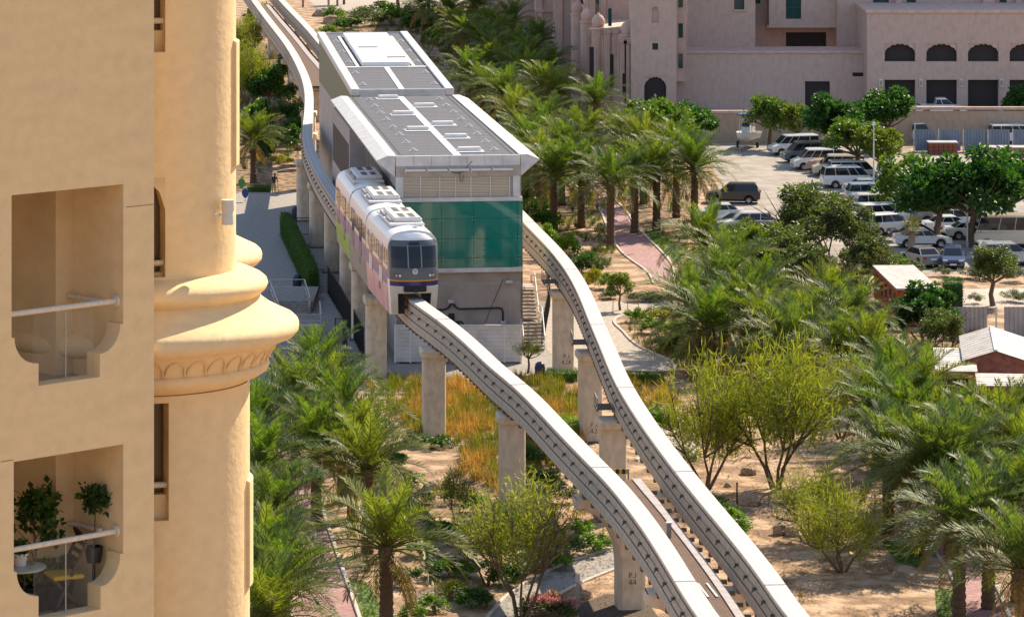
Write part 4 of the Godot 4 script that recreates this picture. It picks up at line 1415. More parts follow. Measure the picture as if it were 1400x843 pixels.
	for k in 17:
		var z := -0.4 * k - (0.7 if k >= 8 else 0.0)
		part(st, "step", sm, mats.paver, Transform3D(Basis.IDENTITY, Vector3(0.2 - (0.28 if k >= 8 else 0.0), 0.09 + k * 0.178, z)))
	b = MB.new()
	b.span(Vector3(-0.5, 0, -8.2), Vector3(0.55, 1.35, -3.6))
	b.span(Vector3(-0.65, 2.9, -9.5), Vector3(0.55, 3.05, -7.5))
	part(st, "landing", b, mats.wall_grey)
	for s in [-0.55, 0.85]:
		b = MB.new()
		b.tube([Vector3(s, 0.95, 0.1), Vector3(s, 2.35, -3.0), Vector3(s - 0.2, 2.4, -3.8), Vector3(s - 0.25, 4.0, -7.2), Vector3(s - 0.25, 4.0, -9.0)], [0.04], 6)
		b.tube([Vector3(s, 0.55, 0.1), Vector3(s, 1.9, -3.0), Vector3(s - 0.2, 2.0, -3.8), Vector3(s - 0.25, 3.6, -7.2)], [0.03], 6)
		for k in 5: b.tube([Vector3(s - 0.05 * k, 0.1 + k * 0.75, 0.0 - k * 1.75), Vector3(s - 0.05 * k, 1.0 + k * 0.75, 0.0 - k * 1.75)], [0.03], 6)
		part(st, "handrail", b, mats.gutter)

# ---------- guideway ----------
var track_l := []
var track_r := []

func sample_track(pts: Array, step := 1.0) -> Array:
	var dense := []
	for i in pts.size() - 1:
		var a: Vector3 = pts[maxi(i - 1, 0)]
		var b: Vector3 = pts[i]
		var c: Vector3 = pts[i + 1]
		var d: Vector3 = pts[mini(i + 2, pts.size() - 1)]
		for k in 40: dense.append(b.cubic_interpolate(c, a, d, k / 40.0))
	dense.append(pts[-1])
	# smooth the hand-measured points
	for pass_ in 60:
		var cp := dense.duplicate()
		for i in range(8, dense.size() - 8): cp[i] = (dense[i - 8] + dense[i] * 2.0 + dense[i + 8]) * 0.25
		if pass_ < 6: dense = cp
	var res := [dense[0]]
	var acc := 0.0
	for i in range(1, dense.size()):
		acc += dense[i].distance_to(dense[i - 1])
		if acc >= step:
			acc = 0.0; res.append(dense[i])
	var fr := []
	for i in res.size():
		var t: Vector3 = (res[mini(i + 2, res.size() - 1)] - res[maxi(i - 2, 0)]).normalized()
		var r := t.cross(Vector3.UP).normalized()
		fr.append(Transform3D(Basis(r, Vector3.UP, -t), res[i]))
	return fr

func frame_at(tr: Array, depth: float) -> Transform3D:
	for i in tr.size() - 1:
		var a: Transform3D = tr[i]
		var b: Transform3D = tr[i + 1]
		if -a.origin.z <= depth and -b.origin.z > depth:
			return a.interpolate_with(b, (depth + a.origin.z) / (a.origin.z - b.origin.z))
	return tr[-1]

func rr_poly(w: float, d: float, r: float, n := 6) -> PackedVector2Array:
	var p := PackedVector2Array()
	for q in [[1, 1, 0.0], [-1, 1, 0.5], [-1, -1, 1.0], [1, -1, 1.5]]:
		for k in n + 1:
			var a: float = PI * (q[2] + 0.5 * k / n)
			p.append(Vector2(q[0] * (w * 0.5 - r) + cos(a) * r, q[1] * (d * 0.5 - r) + sin(a) * r))
	return p

func column_mesh(w: float, d: float, r: float, y0: float, y1: float) -> MB:
	var b := MB.new()
	var p := rr_poly(w, d, r)
	var m := p.size()
	for i in m:
		var a := p[i]
		var q := p[(i + 1) % m]
		var ca := Vector2(clampf(a.x, -w * 0.5 + r, w * 0.5 - r), clampf(a.y, -d * 0.5 + r, d * 0.5 - r))
		var cq := Vector2(clampf(q.x, -w * 0.5 + r, w * 0.5 - r), clampf(q.y, -d * 0.5 + r, d * 0.5 - r))
		var na := Vector3(a.x - ca.x, 0, a.y - ca.y).normalized()
		var nq := Vector3(q.x - cq.x, 0, q.y - cq.y).normalized()
		b.t3(Vector3(a.x, y0, a.y), Vector3(q.x, y1, q.y), Vector3(q.x, y0, q.y), na, nq, nq)
		b.t3(Vector3(a.x, y0, a.y), Vector3(a.x, y1, a.y), Vector3(q.x, y1, q.y), na, na, nq)
	return b

func lettering(parent: Node, text: String, where: Vector3, turn: float, size: float, mat: Material):
	var tm := TextMesh.new()
	tm.text = text
	var f := SystemFont.new()
	f.font_names = PackedStringArray(["Droid Sans Mono"])
	tm.font = f
	tm.font_size = 48
	tm.pixel_size = size / 36.0
	tm.depth = 0.008
	var o := MeshInstance3D.new()
	o.mesh = tm
	o.name = "lettering"
	o.material_override = mat
	parent.add_child(o, true)
	o.position = where; o.rotation.y = turn
	return o

func single_pillar(p: Vector3, turn: float, label: String, cap_shift: float, lines: Array, h := 4.62):
	var t := thing("guideway_pillar", label, "pillar", Vector3(p.x, 0, p.z), turn, "concrete pillars of the guideway")
	part(t, "column", column_mesh(1.32, 1.5, 0.42, -0.2, h), mats.concrete)
	var b := MB.new()
	b.span(Vector3(-0.78 , h - 0.02, -0.95), Vector3(0.78 + cap_shift, 5.06, 0.95), 0.09)
	part(t, "cap", b, mats.concrete)
	b = MB.new()
	b.span(Vector3(cap_shift - 0.3, 5.06, -0.5), Vector3(cap_shift + 0.35, 5.32, 0.5), 0.02)
	part(t, "bearing", b, mats.panel_grey)
	b = MB.new()
	b.span(Vector3(-0.9, 0.0, -1.0), Vector3(0.9, 0.09, 1.0), 0.03)
	part(t, "footing", b, M("footing", Color(0.12, 0.10, 0.09), 0.9))
	for i in lines.size():
		lettering(t, lines[i], Vector3(0.12, 1.02 - i * 0.36, 0.752), 0.0, 0.26, mats.text_green)
	return t

func forked_pillar(foot: Vector3, turn: float, half: float, label: String, lines: Array):
	var t := thing("forked_pillar", label, "pillar", Vector3(foot.x, 0, foot.z), turn, "forked concrete pillars carrying both tracks")
	var pts := [Vector2(0.62, -0.2)]
	for k in 13:
		var a := PI * 0.5 * k / 12
		pts.append(Vector2(0.62 + (half - 0.62) * (1.0 - cos(a)), 1.9 + 2.65 * sin(a)))
	pts.append(Vector2(half + 0.05, 4.62)); pts.append(Vector2(half + 0.05, 5.05))
	var b := MB.new()
	var dz := 0.68
	var e := 0.16
	for i in pts.size() - 1:
		var p: Vector2 = pts[i]
		var q: Vector2 = pts[i + 1]
		for sz in [-1.0, 1.0]:
			b.face([Vector3(-p.x + e, p.y, sz * dz), Vector3(p.x - e, p.y, sz * dz), Vector3(q.x - e, q.y, sz * dz), Vector3(-q.x + e, q.y, sz * dz)], Vector3(0, 0, sz))
			for sx in [-1.0, 1.0]:
				b.face([Vector3(sx * p.x, p.y, sz * (dz - e)), Vector3(sx * (p.x - e), p.y, sz * dz), Vector3(sx * (q.x - e), q.y, sz * dz), Vector3(sx * q.x, q.y, sz * (dz - e))], Vector3(sx, 0, sz))
		for sx in [-1.0, 1.0]:
			var o := Vector2((q - p).y, -(q - p).x)
			b.face([Vector3(sx * p.x, p.y, -dz + e), Vector3(sx * p.x, p.y, dz - e), Vector3(sx * q.x, q.y, dz - e), Vector3(sx * q.x, q.y, -dz + e)], Vector3(sx * o.x, o.y, 0))
	b.face([Vector3(-half, 5.05, -dz), Vector3(half, 5.05, -dz), Vector3(half, 5.05, dz), Vector3(-half, 5.05, dz)], Vector3.UP)
	part(t, "column", b, mats.concrete)
	for s in [-1.0, 1.0]:
		b = MB.new()
		b.span(Vector3(s * (half - 0.62) - 0.35, 5.05, -0.5), Vector3(s * (half - 0.62) + 0.35, 5.32, 0.5), 0.02)
		part(t, "bearing", b, mats.panel_grey)
	for i in lines.size():
		lettering(t, lines[i], Vector3(0.0, 1.58 - i * 0.32, 0.684), 0.0, 0.24, mats.text_green)
	return t

func build_beam(called: String, label: String, tr: Array):
	var root := thing(called, label, "guideway beam")
	var prof := PackedVector2Array([Vector2(-0.42, 0), Vector2(0.42, 0), Vector2(0.42, -0.14), Vector2(0.385, -0.18), Vector2(0.385, -1.14), Vector2(0.42, -1.2), Vector2(0.42, -1.6), Vector2(-0.42, -1.6), Vector2(-0.42, -1.2), Vector2(-0.385, -1.14), Vector2(-0.385, -0.18), Vector2(-0.42, -0.14)])
	var top := PackedVector2Array([Vector2(-0.405, 0.002), Vector2(0.405, 0.002), Vector2(0.39, 0.018), Vector2(-0.39, 0.018)])
	var seam := PackedVector2Array([Vector2(-0.04, 0.016), Vector2(0.04, 0.016), Vector2(0.03, 0.026), Vector2(-0.03, 0.026)])
	var clip := MB.new()
	clip.box(Vector3(0, 0, 0), Vector3(0.16, 0.10, 0.14), 0.01)
	clip.bar(Vector3(0.02, 0.03, 0.0), Vector3(-0.1, -0.13, 0.0), 0.06, 0.05)
	clip.bar(Vector3(-0.02, -0.02, -0.16), Vector3(-0.02, -0.02, 0.16), 0.04, 0.05)
	var cm := clip.mesh()
	var hang := boxm(Vector3(0.22, 0.2, 0.2), 0.02)
	var n := 20
	var i := 0
	var hang_on := true
	while i < tr.size() - 2:
		var j := mini(i + n, tr.size() - 1)
		var seg := tr.slice(i, j + 1)
		hang_on = true
		var b := MB.new()
		b.sweep(prof, seg)
		var s := part(root, "beam_segment", b, mats.beam)
		b = MB.new()
		b.sweep(top, seg, false)
		part(s, "running_surface", b, mats.beam_top)
		b = MB.new()
		for x in [-0.2, 0.2]: b.sweep(PackedVector2Array([Vector2(x - 0.03, 0.017), Vector2(x + 0.03, 0.017), Vector2(x + 0.03, 0.0215), Vector2(x - 0.03, 0.0215)]), seg, false)
		part(s, "guide_strip", b, mats.beam_strip)
		b = MB.new()
		for sd in [-1.0, 1.0]:
			b.sweep(PackedVector2Array([Vector2(sd * 0.37, -0.19), Vector2(sd * 0.415, -0.19), Vector2(sd * 0.415, -0.235), Vector2(sd * 0.37, -0.235)]), seg)
			b.sweep(PackedVector2Array([Vector2(sd * 0.37, -1.08), Vector2(sd * 0.41, -1.08), Vector2(sd * 0.41, -1.125), Vector2(sd * 0.37, -1.125)]), seg)
		part(s, "conductor_rail", b, mats.steel_dark)
		b = MB.new()
		for sd in [-1.0, 1.0]:
			b.sweep(PackedVector2Array([Vector2(sd * 0.37, -0.63), Vector2(sd * 0.425, -0.63), Vector2(sd * 0.425, -0.67), Vector2(sd * 0.37, -0.67)]), seg)
		part(s, "cable_rail", b, mats.rail_metal)
		# finger joint plate at the segment end
		b = MB.new()
		var e: Transform3D = seg[0]
		b.xf = e
		b.box(Vector3(0, 0.024, 0), Vector3(0.80, 0.012, 0.16), 0.004)
		part(s, "joint_plate", b, mats.rail_metal)
		if -seg[0].origin.z < 345.0:
			for k in range(0, seg.size() - 1, 2):
				var f: Transform3D = seg[k]
				part(s, "rail_bracket", cm, mats.bracket, f * Transform3D(Basis.IDENTITY, Vector3(-0.46, -0.62, 0)))
				part(s, "cable_hanger", hang, mats.hanger, f * Transform3D(Basis.IDENTITY, Vector3(-0.33, -1.68, 0)))
			if -seg[0].origin.z < 168.0: hang_on = false
			for k in range(1, seg.size() - 1, 2):
				if not hang_on: break
				var f: Transform3D = seg[k]
				part(s, "cable_hanger", hang, mats.hanger, f * Transform3D(Basis.IDENTITY, Vector3(-0.33, -1.68, 0)))
		i = j
	return root

func walkway(called: String, label: String, dn: float, df: float, tray_a: float, tray_b: float, deck_a: float):
	var root := thing(called, label, "walkway")
	var rowsL := []
	var step := 1.0
	var d := dn
	while d <= df:
		rowsL.append([frame_at(track_l, d).origin, frame_at(track_r, d).origin]); d += step
	var y := 5.75
	for k in range(0, rowsL.size() - 1, 2):
		var k2 := mini(k + 2, rowsL.size() - 1)
		var b := MB.new()
		var A: Vector3 = rowsL[k][0]
		var B: Vector3 = rowsL[k][1]
		var C: Vector3 = rowsL[k2][0].lerp(rowsL[k][0], 0.012)
		var D: Vector3 = rowsL[k2][1].lerp(rowsL[k][1], 0.012)
		# boards run along the deck
		var nb := 9
		for j in nb:
			var f0 := lerpf(deck_a, tray_a, (j + 0.03) / nb)
			var f1 := lerpf(deck_a, tray_a, (j + 0.97) / nb)
			var q := [A.lerp(B, f0), A.lerp(B, f1), C.lerp(D, f1), C.lerp(D, f0)]
			for m in 4: q[m].y = y
			b.face(q, Vector3.UP)
			var q2 := []
			for m in 4: q2.append(q[m] - Vector3(0, 0.05, 0))
			b.face(q2, Vector3.DOWN)
		part(root, "deck_panel", b, mats.deck)
		b = MB.new()
		var t := [A.lerp(B, tray_a), A.lerp(B, tray_b), C.lerp(D, tray_b), C.lerp(D, tray_a)]
		for m in 4: t[m].y = y + 0.06
		b.face(t, Vector3.UP)
		for m in 4:
			var p: Vector3 = t[m]
			var q3: Vector3 = t[(m + 1) % 4]
			b.face([p, q3, q3 - Vector3(0, 0.35, 0), p - Vector3(0, 0.35, 0)], (p + q3) * 0.5 - (t[0] + t[2]) * 0.5)
		part(root, "cable_tray", b, mats.tray)
		b = MB.new()
		var l0 := A.lerp(B, deck_a - 0.03); l0.y = y - 0.2
		var l1 := A.lerp(B, tray_b + 0.12); l1.y = y - 0.2
		b.bar(l0, l1, 0.12, 0.16)
		part(root, "cross_beam", b, mats.hanger)
	return root

func build_tracks():
	track_l = sample_track([Vector3(9.85, 6.90, -117.27), Vector3(8.52, 6.90, -125.30), Vector3(7.14, 6.90, -134.17), Vector3(6.03, 6.90, -147.11), Vector3(4.76, 6.90, -157.71), Vector3(3.83, 6.90, -163.51), Vector3(2.38, 6.90, -172.39), Vector3(0.80, 6.90, -182.51), Vector3(-0.80, 6.90, -190.33), Vector3(-1.97, 6.90, -197.08), Vector3(-3.80, 6.90, -206.51), Vector3(-5.95, 6.90, -215.67), Vector3(-8.23, 6.90, -231.05), Vector3(-11.01, 6.90, -252.44), Vector3(-13.77, 6.90, -273.29), Vector3(-15.78, 6.90, -291.20), Vector3(-17.31, 6.90, -307.92), Vector3(-18.40, 6.90, -330.85), Vector3(-19.74, 6.90, -355.02), Vector3(-21.90, 6.90, -380.20), Vector3(-25.24, 6.90, -412.47), Vector3(-29.40, 6.90, -446.84), Vector3(-34.74, 6.90, -492.09), Vector3(-43.04, 6.90, -563.41)])
	track_r = sample_track([Vector3(12.67, 6.90, -117.27), Vector3(11.75, 6.90, -125.00), Vector3(10.49, 6.90, -134.17), Vector3(9.95, 6.90, -140.60), Vector3(9.26, 6.90, -147.39), Vector3(8.14, 6.90, -157.07), Vector3(7.23, 6.90, -165.78), Vector3(6.35, 6.90, -175.31), Vector3(5.58, 6.90, -186.00), Vector3(5.18, 6.90, -196.09), Vector3(4.74, 6.90, -206.23), Vector3(4.39, 6.90, -215.37), Vector3(3.80, 6.90, -226.02), Vector3(2.71, 6.90, -237.77), Vector3(1.25, 6.90, -250.00), Vector3(-2.24, 6.90, -279.68), Vector3(-6.90, 6.90, -313.51), Vector3(-13.62, 6.90, -358.29), Vector3(-20.68, 6.90, -407.07), Vector3(-22.77, 6.90, -424.86), Vector3(-25.87, 6.90, -450.72), Vector3(-29.75, 6.90, -481.42), Vector3(-36.72, 6.90, -539.93)])
	build_beam("guideway_beam", "pale concrete monorail beam curving past the left of the station and carrying the train", track_l)
	build_beam("guideway_beam", "pale concrete monorail beam winding down from the right side of the station", track_r)
	# single pillars
	for q in [[514, 228.6, "concrete pillar under the nose of the train", []], [593, 208.0, "concrete pillar standing in the dry grass ahead of the train", []], [700, 187.0, "concrete pillar among low shrubs below the curved beam", []]]:
		var f := frame_at(track_l, q[1])
		var p := Vector3((q[0] - 700) * q[1] / 5000.0, 0, -q[1])
		single_pillar(p, 0.1, q[2], clampf(f.origin.x - p.x, 0.0, 0.9), q[3])
	for q in [[770, 231.0, "concrete pillar lettered PJ 42A beside the station stair", ["PJ", "42A"]], [807, 207.0, "concrete pillar lettered PJ 42 in the grass bed", ["PJ", "42"]], [838, 185.5, "concrete pillar where the walkway between the beams begins", []]]:
		var f := frame_at(track_r, q[1])
		var p := Vector3((q[0] - 700) * q[1] / 5000.0, 0, -q[1])
		var sh := clampf(f.origin.x - p.x, -0.3, 0.9)
		single_pillar(p, 0.1, q[2], sh, q[3])
	# row along the plaza left of the station
	for q in [[416, 308.0], [434, 291.0], [455, 276.6], [477, 260.6], [494, 244.0]]:
		var p := Vector3((q[0] - 700) * q[1] / 5000.0, 0, -q[1])
		var f := frame_at(track_l, q[1])
		single_pillar(p, 0.12, "round edged concrete pillar in the shaded row along the plaza", clampf(f.origin.x - p.x, -0.4, 0.6), [])
	for q in [[331.0], [352.0]]:
		var f := frame_at(track_l, q[0])
		single_pillar(f.origin, 0.0, "concrete pillar under the bend of the beam behind the garden trees", 0.0, [])
	for dd in [262.0, 282.0, 302.0, 322.0, 342.0]:
		var f := frame_at(track_r, dd)
		single_pillar(f.origin, 0.12, "concrete pillar hidden behind the station", 0.0, [])
	# forked pillars under both beams
	for q in [[146.5, "forked concrete pillar at the near end of the walkway", []], [165.5, "forked concrete pillar lettered PJ 44 beside the paved path", ["PJ", "44"]], [374.0, "flared concrete pillar carrying both far beams", []], [394.0, "flared concrete pillar carrying both far beams", []], [415.0, "flared concrete pillar carrying both far beams", []], [436.0, "flared concrete pillar carrying both far beams", []], [458.0, "flared concrete pillar carrying both far beams", []], [480.0, "flared concrete pillar carrying both far beams", []]]:
		var d: float = q[0]
		var fl := frame_at(track_l, d)
		var dirv := -fl.basis.z
		var turn := atan2(-dirv.x, -dirv.z)
		# point of the right track across from this one
		var best := 1e9
		var R := Vector3.ZERO
		for f in track_r:
			var e: float = absf((f.origin - fl.origin).dot(dirv))
			if e < best: best = e; R = f.origin
		var mid: Vector3 = (fl.origin + R) * 0.5
		forked_pillar(mid, turn, fl.origin.distance_to(R) * 0.5 + 0.62, q[1], q[2])
	walkway("evacuation_walkway", "brown decked walkway with grey cable tray between the two near beams", 122.0, 166.0, 0.53, 0.635, 0.14)
	walkway("evacuation_walkway", "brown decked walkway with grey cable tray between the far beams beyond the station", 372.0, 500.0, 0.52, 0.66, 0.14)
	# striped barrier at the start of the near walkway
	var fl2 := frame_at(track_l, 166.2).origin
	var fr2 := frame_at(track_r, 166.2).origin
	var bar := thing("hazard_barrier", "black and yellow striped barrier across the end of the walkway", "barrier")
	for k in 9:
		var a := fl2.lerp(fr2, 0.16 + k * 0.038)
		var c := fl2.lerp(fr2, 0.16 + (k + 1) * 0.038)
		a.y = 6.08; c.y = 6.08
		var b := MB.new()
		b.bar(a, c, 0.05, 0.22)
		part(bar, "stripe", b, mats.hazard_yellow if k % 2 == 0 else mats.black_metal)
	var b2 := MB.new()
	for f in [0.17, 0.5]:
		var a := fl2.lerp(fr2, f)
		b2.tube([Vector3(a.x, 5.7, a.z), Vector3(a.x, 6.2, a.z)], [0.04], 8)
	part(bar, "post", b2, mats.rail_metal)
	# post light on the walkway
	var pf := frame_at(track_l, 153.5).origin.lerp(frame_at(track_r, 153.5).origin, 0.40)
	var pl := thing("walkway_post", "short grey steel box post standing on the walkway deck", "post", Vector3(pf.x, 5.752, pf.z))
	b2 = MB.new()
	b2.box(Vector3(0, 0.3, 0), Vector3(0.2, 0.6, 0.2), 0.02)
	part(pl, "body", b2, mats.rail_metal)
	b2 = MB.new()
	b2.box(Vector3(0, 0.62, 0), Vector3(0.26, 0.06, 0.26), 0.02)
	part(pl, "lid", b2, mats.white)
	var hf := frame_at(track_l, 143.5).origin.lerp(frame_at(track_r, 143.5).origin, 0.40)
	var hatch := thing("deck_hatch", "pair of steel channel covers lying on the walkway deck", "hatch", Vector3(hf.x, 5.752, hf.z), 0.12)
	for s in [-0.16, 0.2]:
		b2 = MB.new()
		b2.box(Vector3(s, 0.03, 0), Vector3(0.1, 0.05, 2.4), 0.01)
		part(hatch, "channel", b2, mats.gutter)
	# service platforms hung beside the right beam at the pillar heads
	for d in [207.0, 186.0, 231.5]:
		var f := frame_at(track_r, d)
		var t := thing("service_platform", "dark steel mesh service platform at a pillar head beside the right beam", "platform", f.origin, f.basis.get_euler().y, "service platforms on the right beam")
		b2 = MB.new()
		for k in 9: b2.span(Vector3(-1.35, -1.36, -0.9 + k * 0.2), Vector3(-0.5, -1.31, -0.82 + k * 0.2))
		b2.span(Vector3(-1.37, -1.42, -0.95), Vector3(-1.31, -1.28, 0.95)); b2.span(Vector3(-0.56, -1.42, -0.95), Vector3(-0.5, -1.28, 0.95))
		part(t, "grating", b2, mats.bracket)
		b2 = MB.new()
		for zz in [-0.9, 0.0, 0.9]: b2.tube([Vector3(-1.34, -1.3, zz), Vector3(-1.34, -0.75, zz)], [0.025], 5)
		b2.tube([Vector3(-1.34, -0.75, -0.9), Vector3(-1.34, -0.75, 0.9)], [0.025], 5)
		part(t, "railing", b2, mats.rail_metal)

# ---------- train ----------
func train_half_width(y: float) -> float:
	var pts := [[-0.95, 1.36], [0.2, 1.46], [1.0, 1.50], [3.0, 1.48], [3.35, 1.42], [3.62, 1.26], [3.78, 1.02], [3.88, 0.6], [3.95, 0.0]]
	for i in pts.size() - 1:
		if y <= pts[i + 1][0]:
			return lerpf(pts[i][1], pts[i + 1][1], clampf((y - pts[i][0]) / (pts[i + 1][0] - pts[i][0]), 0, 1))
	return 0.0

func nose_point(u: float, y: float, off := 0.0) -> Vector3:
	var pts := [[-0.95, 0.55], [0.0, 0.95], [0.6, 1.15], [1.1, 1.25], [1.6, 1.2], [2.4, 1.0], [3.2, 0.66], [3.5, 0.45], [3.75, 0.2], [3.95, -0.15]]
	var z := 0.0
	for i in pts.size() - 1:
		if y <= pts[i + 1][0] + 1e-6:
			z = lerpf(pts[i][1], pts[i + 1][1], clampf((y - pts[i][0]) / (pts[i + 1][0] - pts[i][0]), 0, 1)); break
	var w := train_half_width(minf(y, 3.94))
	return Vector3(u * (w - 0.06 * pow(absf(u), 4.0)), y, 5.45 + z + off - 0.6 * pow(absf(u), 3.2) * (0.35 + 0.65 * clampf((y + 0.2) / 1.2, 0, 1)))

func nose_patch(u0: float, u1: float, y0: float, y1: float, off: float, nu := 12, ny := 8) -> MB:
	var b := MB.new()
	for j in ny:
		for i in nu:
			var ua := lerpf(u0, u1, float(i) / nu)
			var ub := lerpf(u0, u1, float(i + 1) / nu)
			var ya := lerpf(y0, y1, float(j) / ny)
			var yb := lerpf(y0, y1, float(j + 1) / ny)
			var p := [nose_point(ua, ya, off), nose_point(ub, ya, off), nose_point(ub, yb, off), nose_point(ua, yb, off)]
			var ns := []
			for q in [[ua, ya], [ub, ya], [ub, yb], [ua, yb]]:
				var e := 0.02
				var du := nose_point(clampf(q[0] + e, -1, 1), q[1], off) - nose_point(clampf(q[0] - e, -1, 1), q[1], off)
				var dy := nose_point(q[0], q[1] + e, off) - nose_point(q[0], q[1] - e, off)
				ns.append(du.cross(dy).normalized())
			b.t3(p[0], p[2], p[1], ns[0], ns[2], ns[1]); b.t3(p[0], p[3], p[2], ns[0], ns[3], ns[2])
	return b

func build_train():
	var root := thing("monorail_train", "three car white monorail train with purple band and pink skirts leaving the station", "train")
	var ys := [-0.95, -0.3, 0.4, 1.0, 1.16, 1.6, 2.2, 2.8, 3.0, 3.2, 3.4, 3.55, 3.66, 3.75, 3.82, 3.88, 3.93]
	var prof := PackedVector2Array()
	for y in ys: prof.append(Vector2(train_half_width(y), y))
	prof.append(Vector2(0, 3.95))
	for i in range(ys.size() - 1, -1, -1): prof.append(Vector2(-train_half_width(ys[i]), ys[i]))
	for q in [[-1.02, -0.95], [-0.95, 0.3], [0.95, 0.3], [1.02, -0.95]]: prof.append(Vector2(q[0], q[1]))
	var half := 5.4
	var d := 215.2
	for ci in 3:
		var f := frame_at(track_l, d + half + ci * 11.3)
		var front := ci == 0
		var zf := 5.45 if front else half
		var fr := [Transform3D(Basis.IDENTITY, Vector3(0, 0, zf)), Transform3D(Basis.IDENTITY, Vector3(0, 0, -half))]
		var b := MB.new()
		b.sweep(prof, fr)
		if front:
			# nose shell: strips from the body to the rounded front
			for s in [-1.0, 1.0]:
				for i in ys.size() - 1:
					var w0 := train_half_width(ys[i])
					var w1 := train_half_width(ys[i + 1])
					if ys[i] > 1.1 and ys[i] < 3.3: continue
					b.face([Vector3(s * w0, ys[i], 5.40), Vector3(s * w1, ys[i + 1], 5.40), nose_point(s, ys[i + 1]), nose_point(s, ys[i])], Vector3(s, 0.2, 0))
		var body := part(root, "car_body", b, mats.train_white, Transform3D(f.basis, f.origin + Vector3(0, 0.03, 0)))
		if front:
			for s in [-1.0, 1.0]:
				b = MB.new()
				for i in ys.size() - 1:
					if ys[i] < 1.1 or ys[i] > 3.3: continue
					b.face([Vector3(s * train_half_width(ys[i]), ys[i], 5.40), Vector3(s * train_half_width(ys[i + 1]), ys[i + 1], 5.40), nose_point(s, ys[i + 1]), nose_point(s, ys[i])], Vector3(s, 0.2, 0))
				part(body, "mask_cheek", b, mats.train_grey)
			var shell := nose_patch(-1, 1, 3.4, 3.93, 0.0, 16, 8)
			part(body, "forehead", shell, mats.train_white)
			part(body, "front_mask", nose_patch(-1, 1, 1.16, 3.4, 0.0, 20, 12), mats.train_grey)
			part(body, "gold_line", nose_patch(-1, 1, 1.08, 1.16, 0.012, 16, 1), mats.gold)
			part(body, "blue_band", nose_patch(-1, 1, 0.80, 1.08, 0.004, 16, 2), mats.train_blue)
			for s in [-1.0, 1.0]:
				part(body, "skirt_front", nose_patch(s * 0.68, s, -0.95, 0.80, 0.0, 6, 8), mats.train_leg)
				var inner := MB.new()
				var a := nose_point(s * 0.68, -0.95)
				var c := nose_point(s * 0.68, 0.3)
				inner.face([a, c, Vector3(c.x, c.y, 5.4), Vector3(a.x, a.y, 5.4)], Vector3(-s, 0, 0))
				part(body, "skirt_return", inner, mats.train_skirt)
			part(body, "apron", nose_patch(-0.68, 0.68, 0.36, 0.80, 0.0, 8, 3), mats.train_leg)
			b = MB.new()
			b.box(Vector3(0, 0.64, 6.45), Vector3(1.35, 0.36, 0.5), 0.06)
			b.box(Vector3(0, 0.58, 6.75), Vector3(0.3, 0.24, 0.4), 0.04)
			part(body, "coupler", b, mats.rubber)
			b = MB.new()
			b.span(Vector3(-0.94, -0.9, 5.38), Vector3(-0.52, 0.28, 5.9))
			part(body, "bogie", b, mats.rubber)
			b = MB.new()
			b.span(Vector3(0.52, -0.9, 5.38), Vector3(0.94, 0.28, 5.9))
			part(body, "bogie", b, mats.rubber)
			for q in [[-0.93, -0.29], [-0.24, 0.24], [0.29, 0.93]]:
				part(body, "windscreen", nose_patch(q[0], q[1], 1.86, 3.06, 0.022, 6, 6), mats.dark_glass)
			for x in [-0.265, 0.265]:
				part(body, "windscreen_post", nose_patch(x - 0.02, x + 0.02, 1.86, 3.12, 0.035, 1, 6), mats.rail_metal)
			part(body, "destination_panel", nose_patch(-0.22, 0.22, 3.14, 3.32, 0.02, 4, 2), mats.dark_glass)
			for s in [-1.0, 1.0]:
				for k in 2:
					var c := nose_point(s * (0.60 + 0.14 * k), 1.42, 0.03)
					b = MB.new()
					b.tube([c - Vector3(0, 0, 0.12), c], [0.115], 14)
					var h := part(body, "headlight", b, mats.black_metal)
					b = MB.new()
					b.tube([c, c + Vector3(0, 0, 0.012)], [0.08], 14)
					part(h, "lens", b, mats.lens if k == 0 else mats.steel)
			# emblem: pale disc with a palm figure of dark strokes
			var ec := nose_point(0, 1.66, 0.015)
			b = MB.new()
			b.tube([ec, ec + Vector3(0, 0, 0.012)], [0.17], 24)
			var em := part(body, "emblem", b, M("emblem", Color(0.55, 0.57, 0.60), 0.3, null, 1.0, 0.5))
			b = MB.new()
			b.bar(ec + Vector3(0, -0.13, 0.02), ec + Vector3(0, 0.0, 0.02), 0.03, 0.01)
			for k in 7:
				var a := PI * k / 6.0
				b.bar(ec + Vector3(0, 0.0, 0.02), ec + Vector3(cos(a) * 0.12, 0.02 + sin(a) * 0.1, 0.02), 0.02, 0.01)
			part(em, "emblem_figure", b, mats.train_grey)
		# side livery, thin panels on both flanks
		for s in [-1.0, 1.0]:
			var zz0 := -half + 0.05
			var zz1 := half - 0.05
			for q in [["skirt_panel", -0.90, 0.68, ["train_pink", "train_skirt", "train_green"][ci]], ["livery_band", 0.74, 1.52, "train_purple"], ["gold_line", 1.53, 1.63, "gold"]]:
				b = MB.new()
				var n := 4 if q[1] < 0.5 else 2
				for k in n:
					var ya := lerpf(q[1], q[2], float(k) / n)
					var yb := lerpf(q[1], q[2], float(k + 1) / n)
					var wa := train_half_width(ya) + 0.012
					var wb := train_half_width(yb) + 0.012
					b.face([Vector3(s * wa, ya, zz0), Vector3(s * wb, yb, zz0), Vector3(s * wb, yb, zz1), Vector3(s * wa, ya, zz1)], Vector3(s, 0, 0))
				b.face([Vector3(s * (train_half_width(q[2]) + 0.012), q[2], zz0), Vector3(s * train_half_width(q[2]), q[2], zz0), Vector3(s * train_half_width(q[2]), q[2], zz1), Vector3(s * (train_half_width(q[2]) + 0.012), q[2], zz1)], Vector3.UP)
				part(body, q[0], b, mats[q[3]])
			# skirt panel joints, louvre
			b = MB.new()
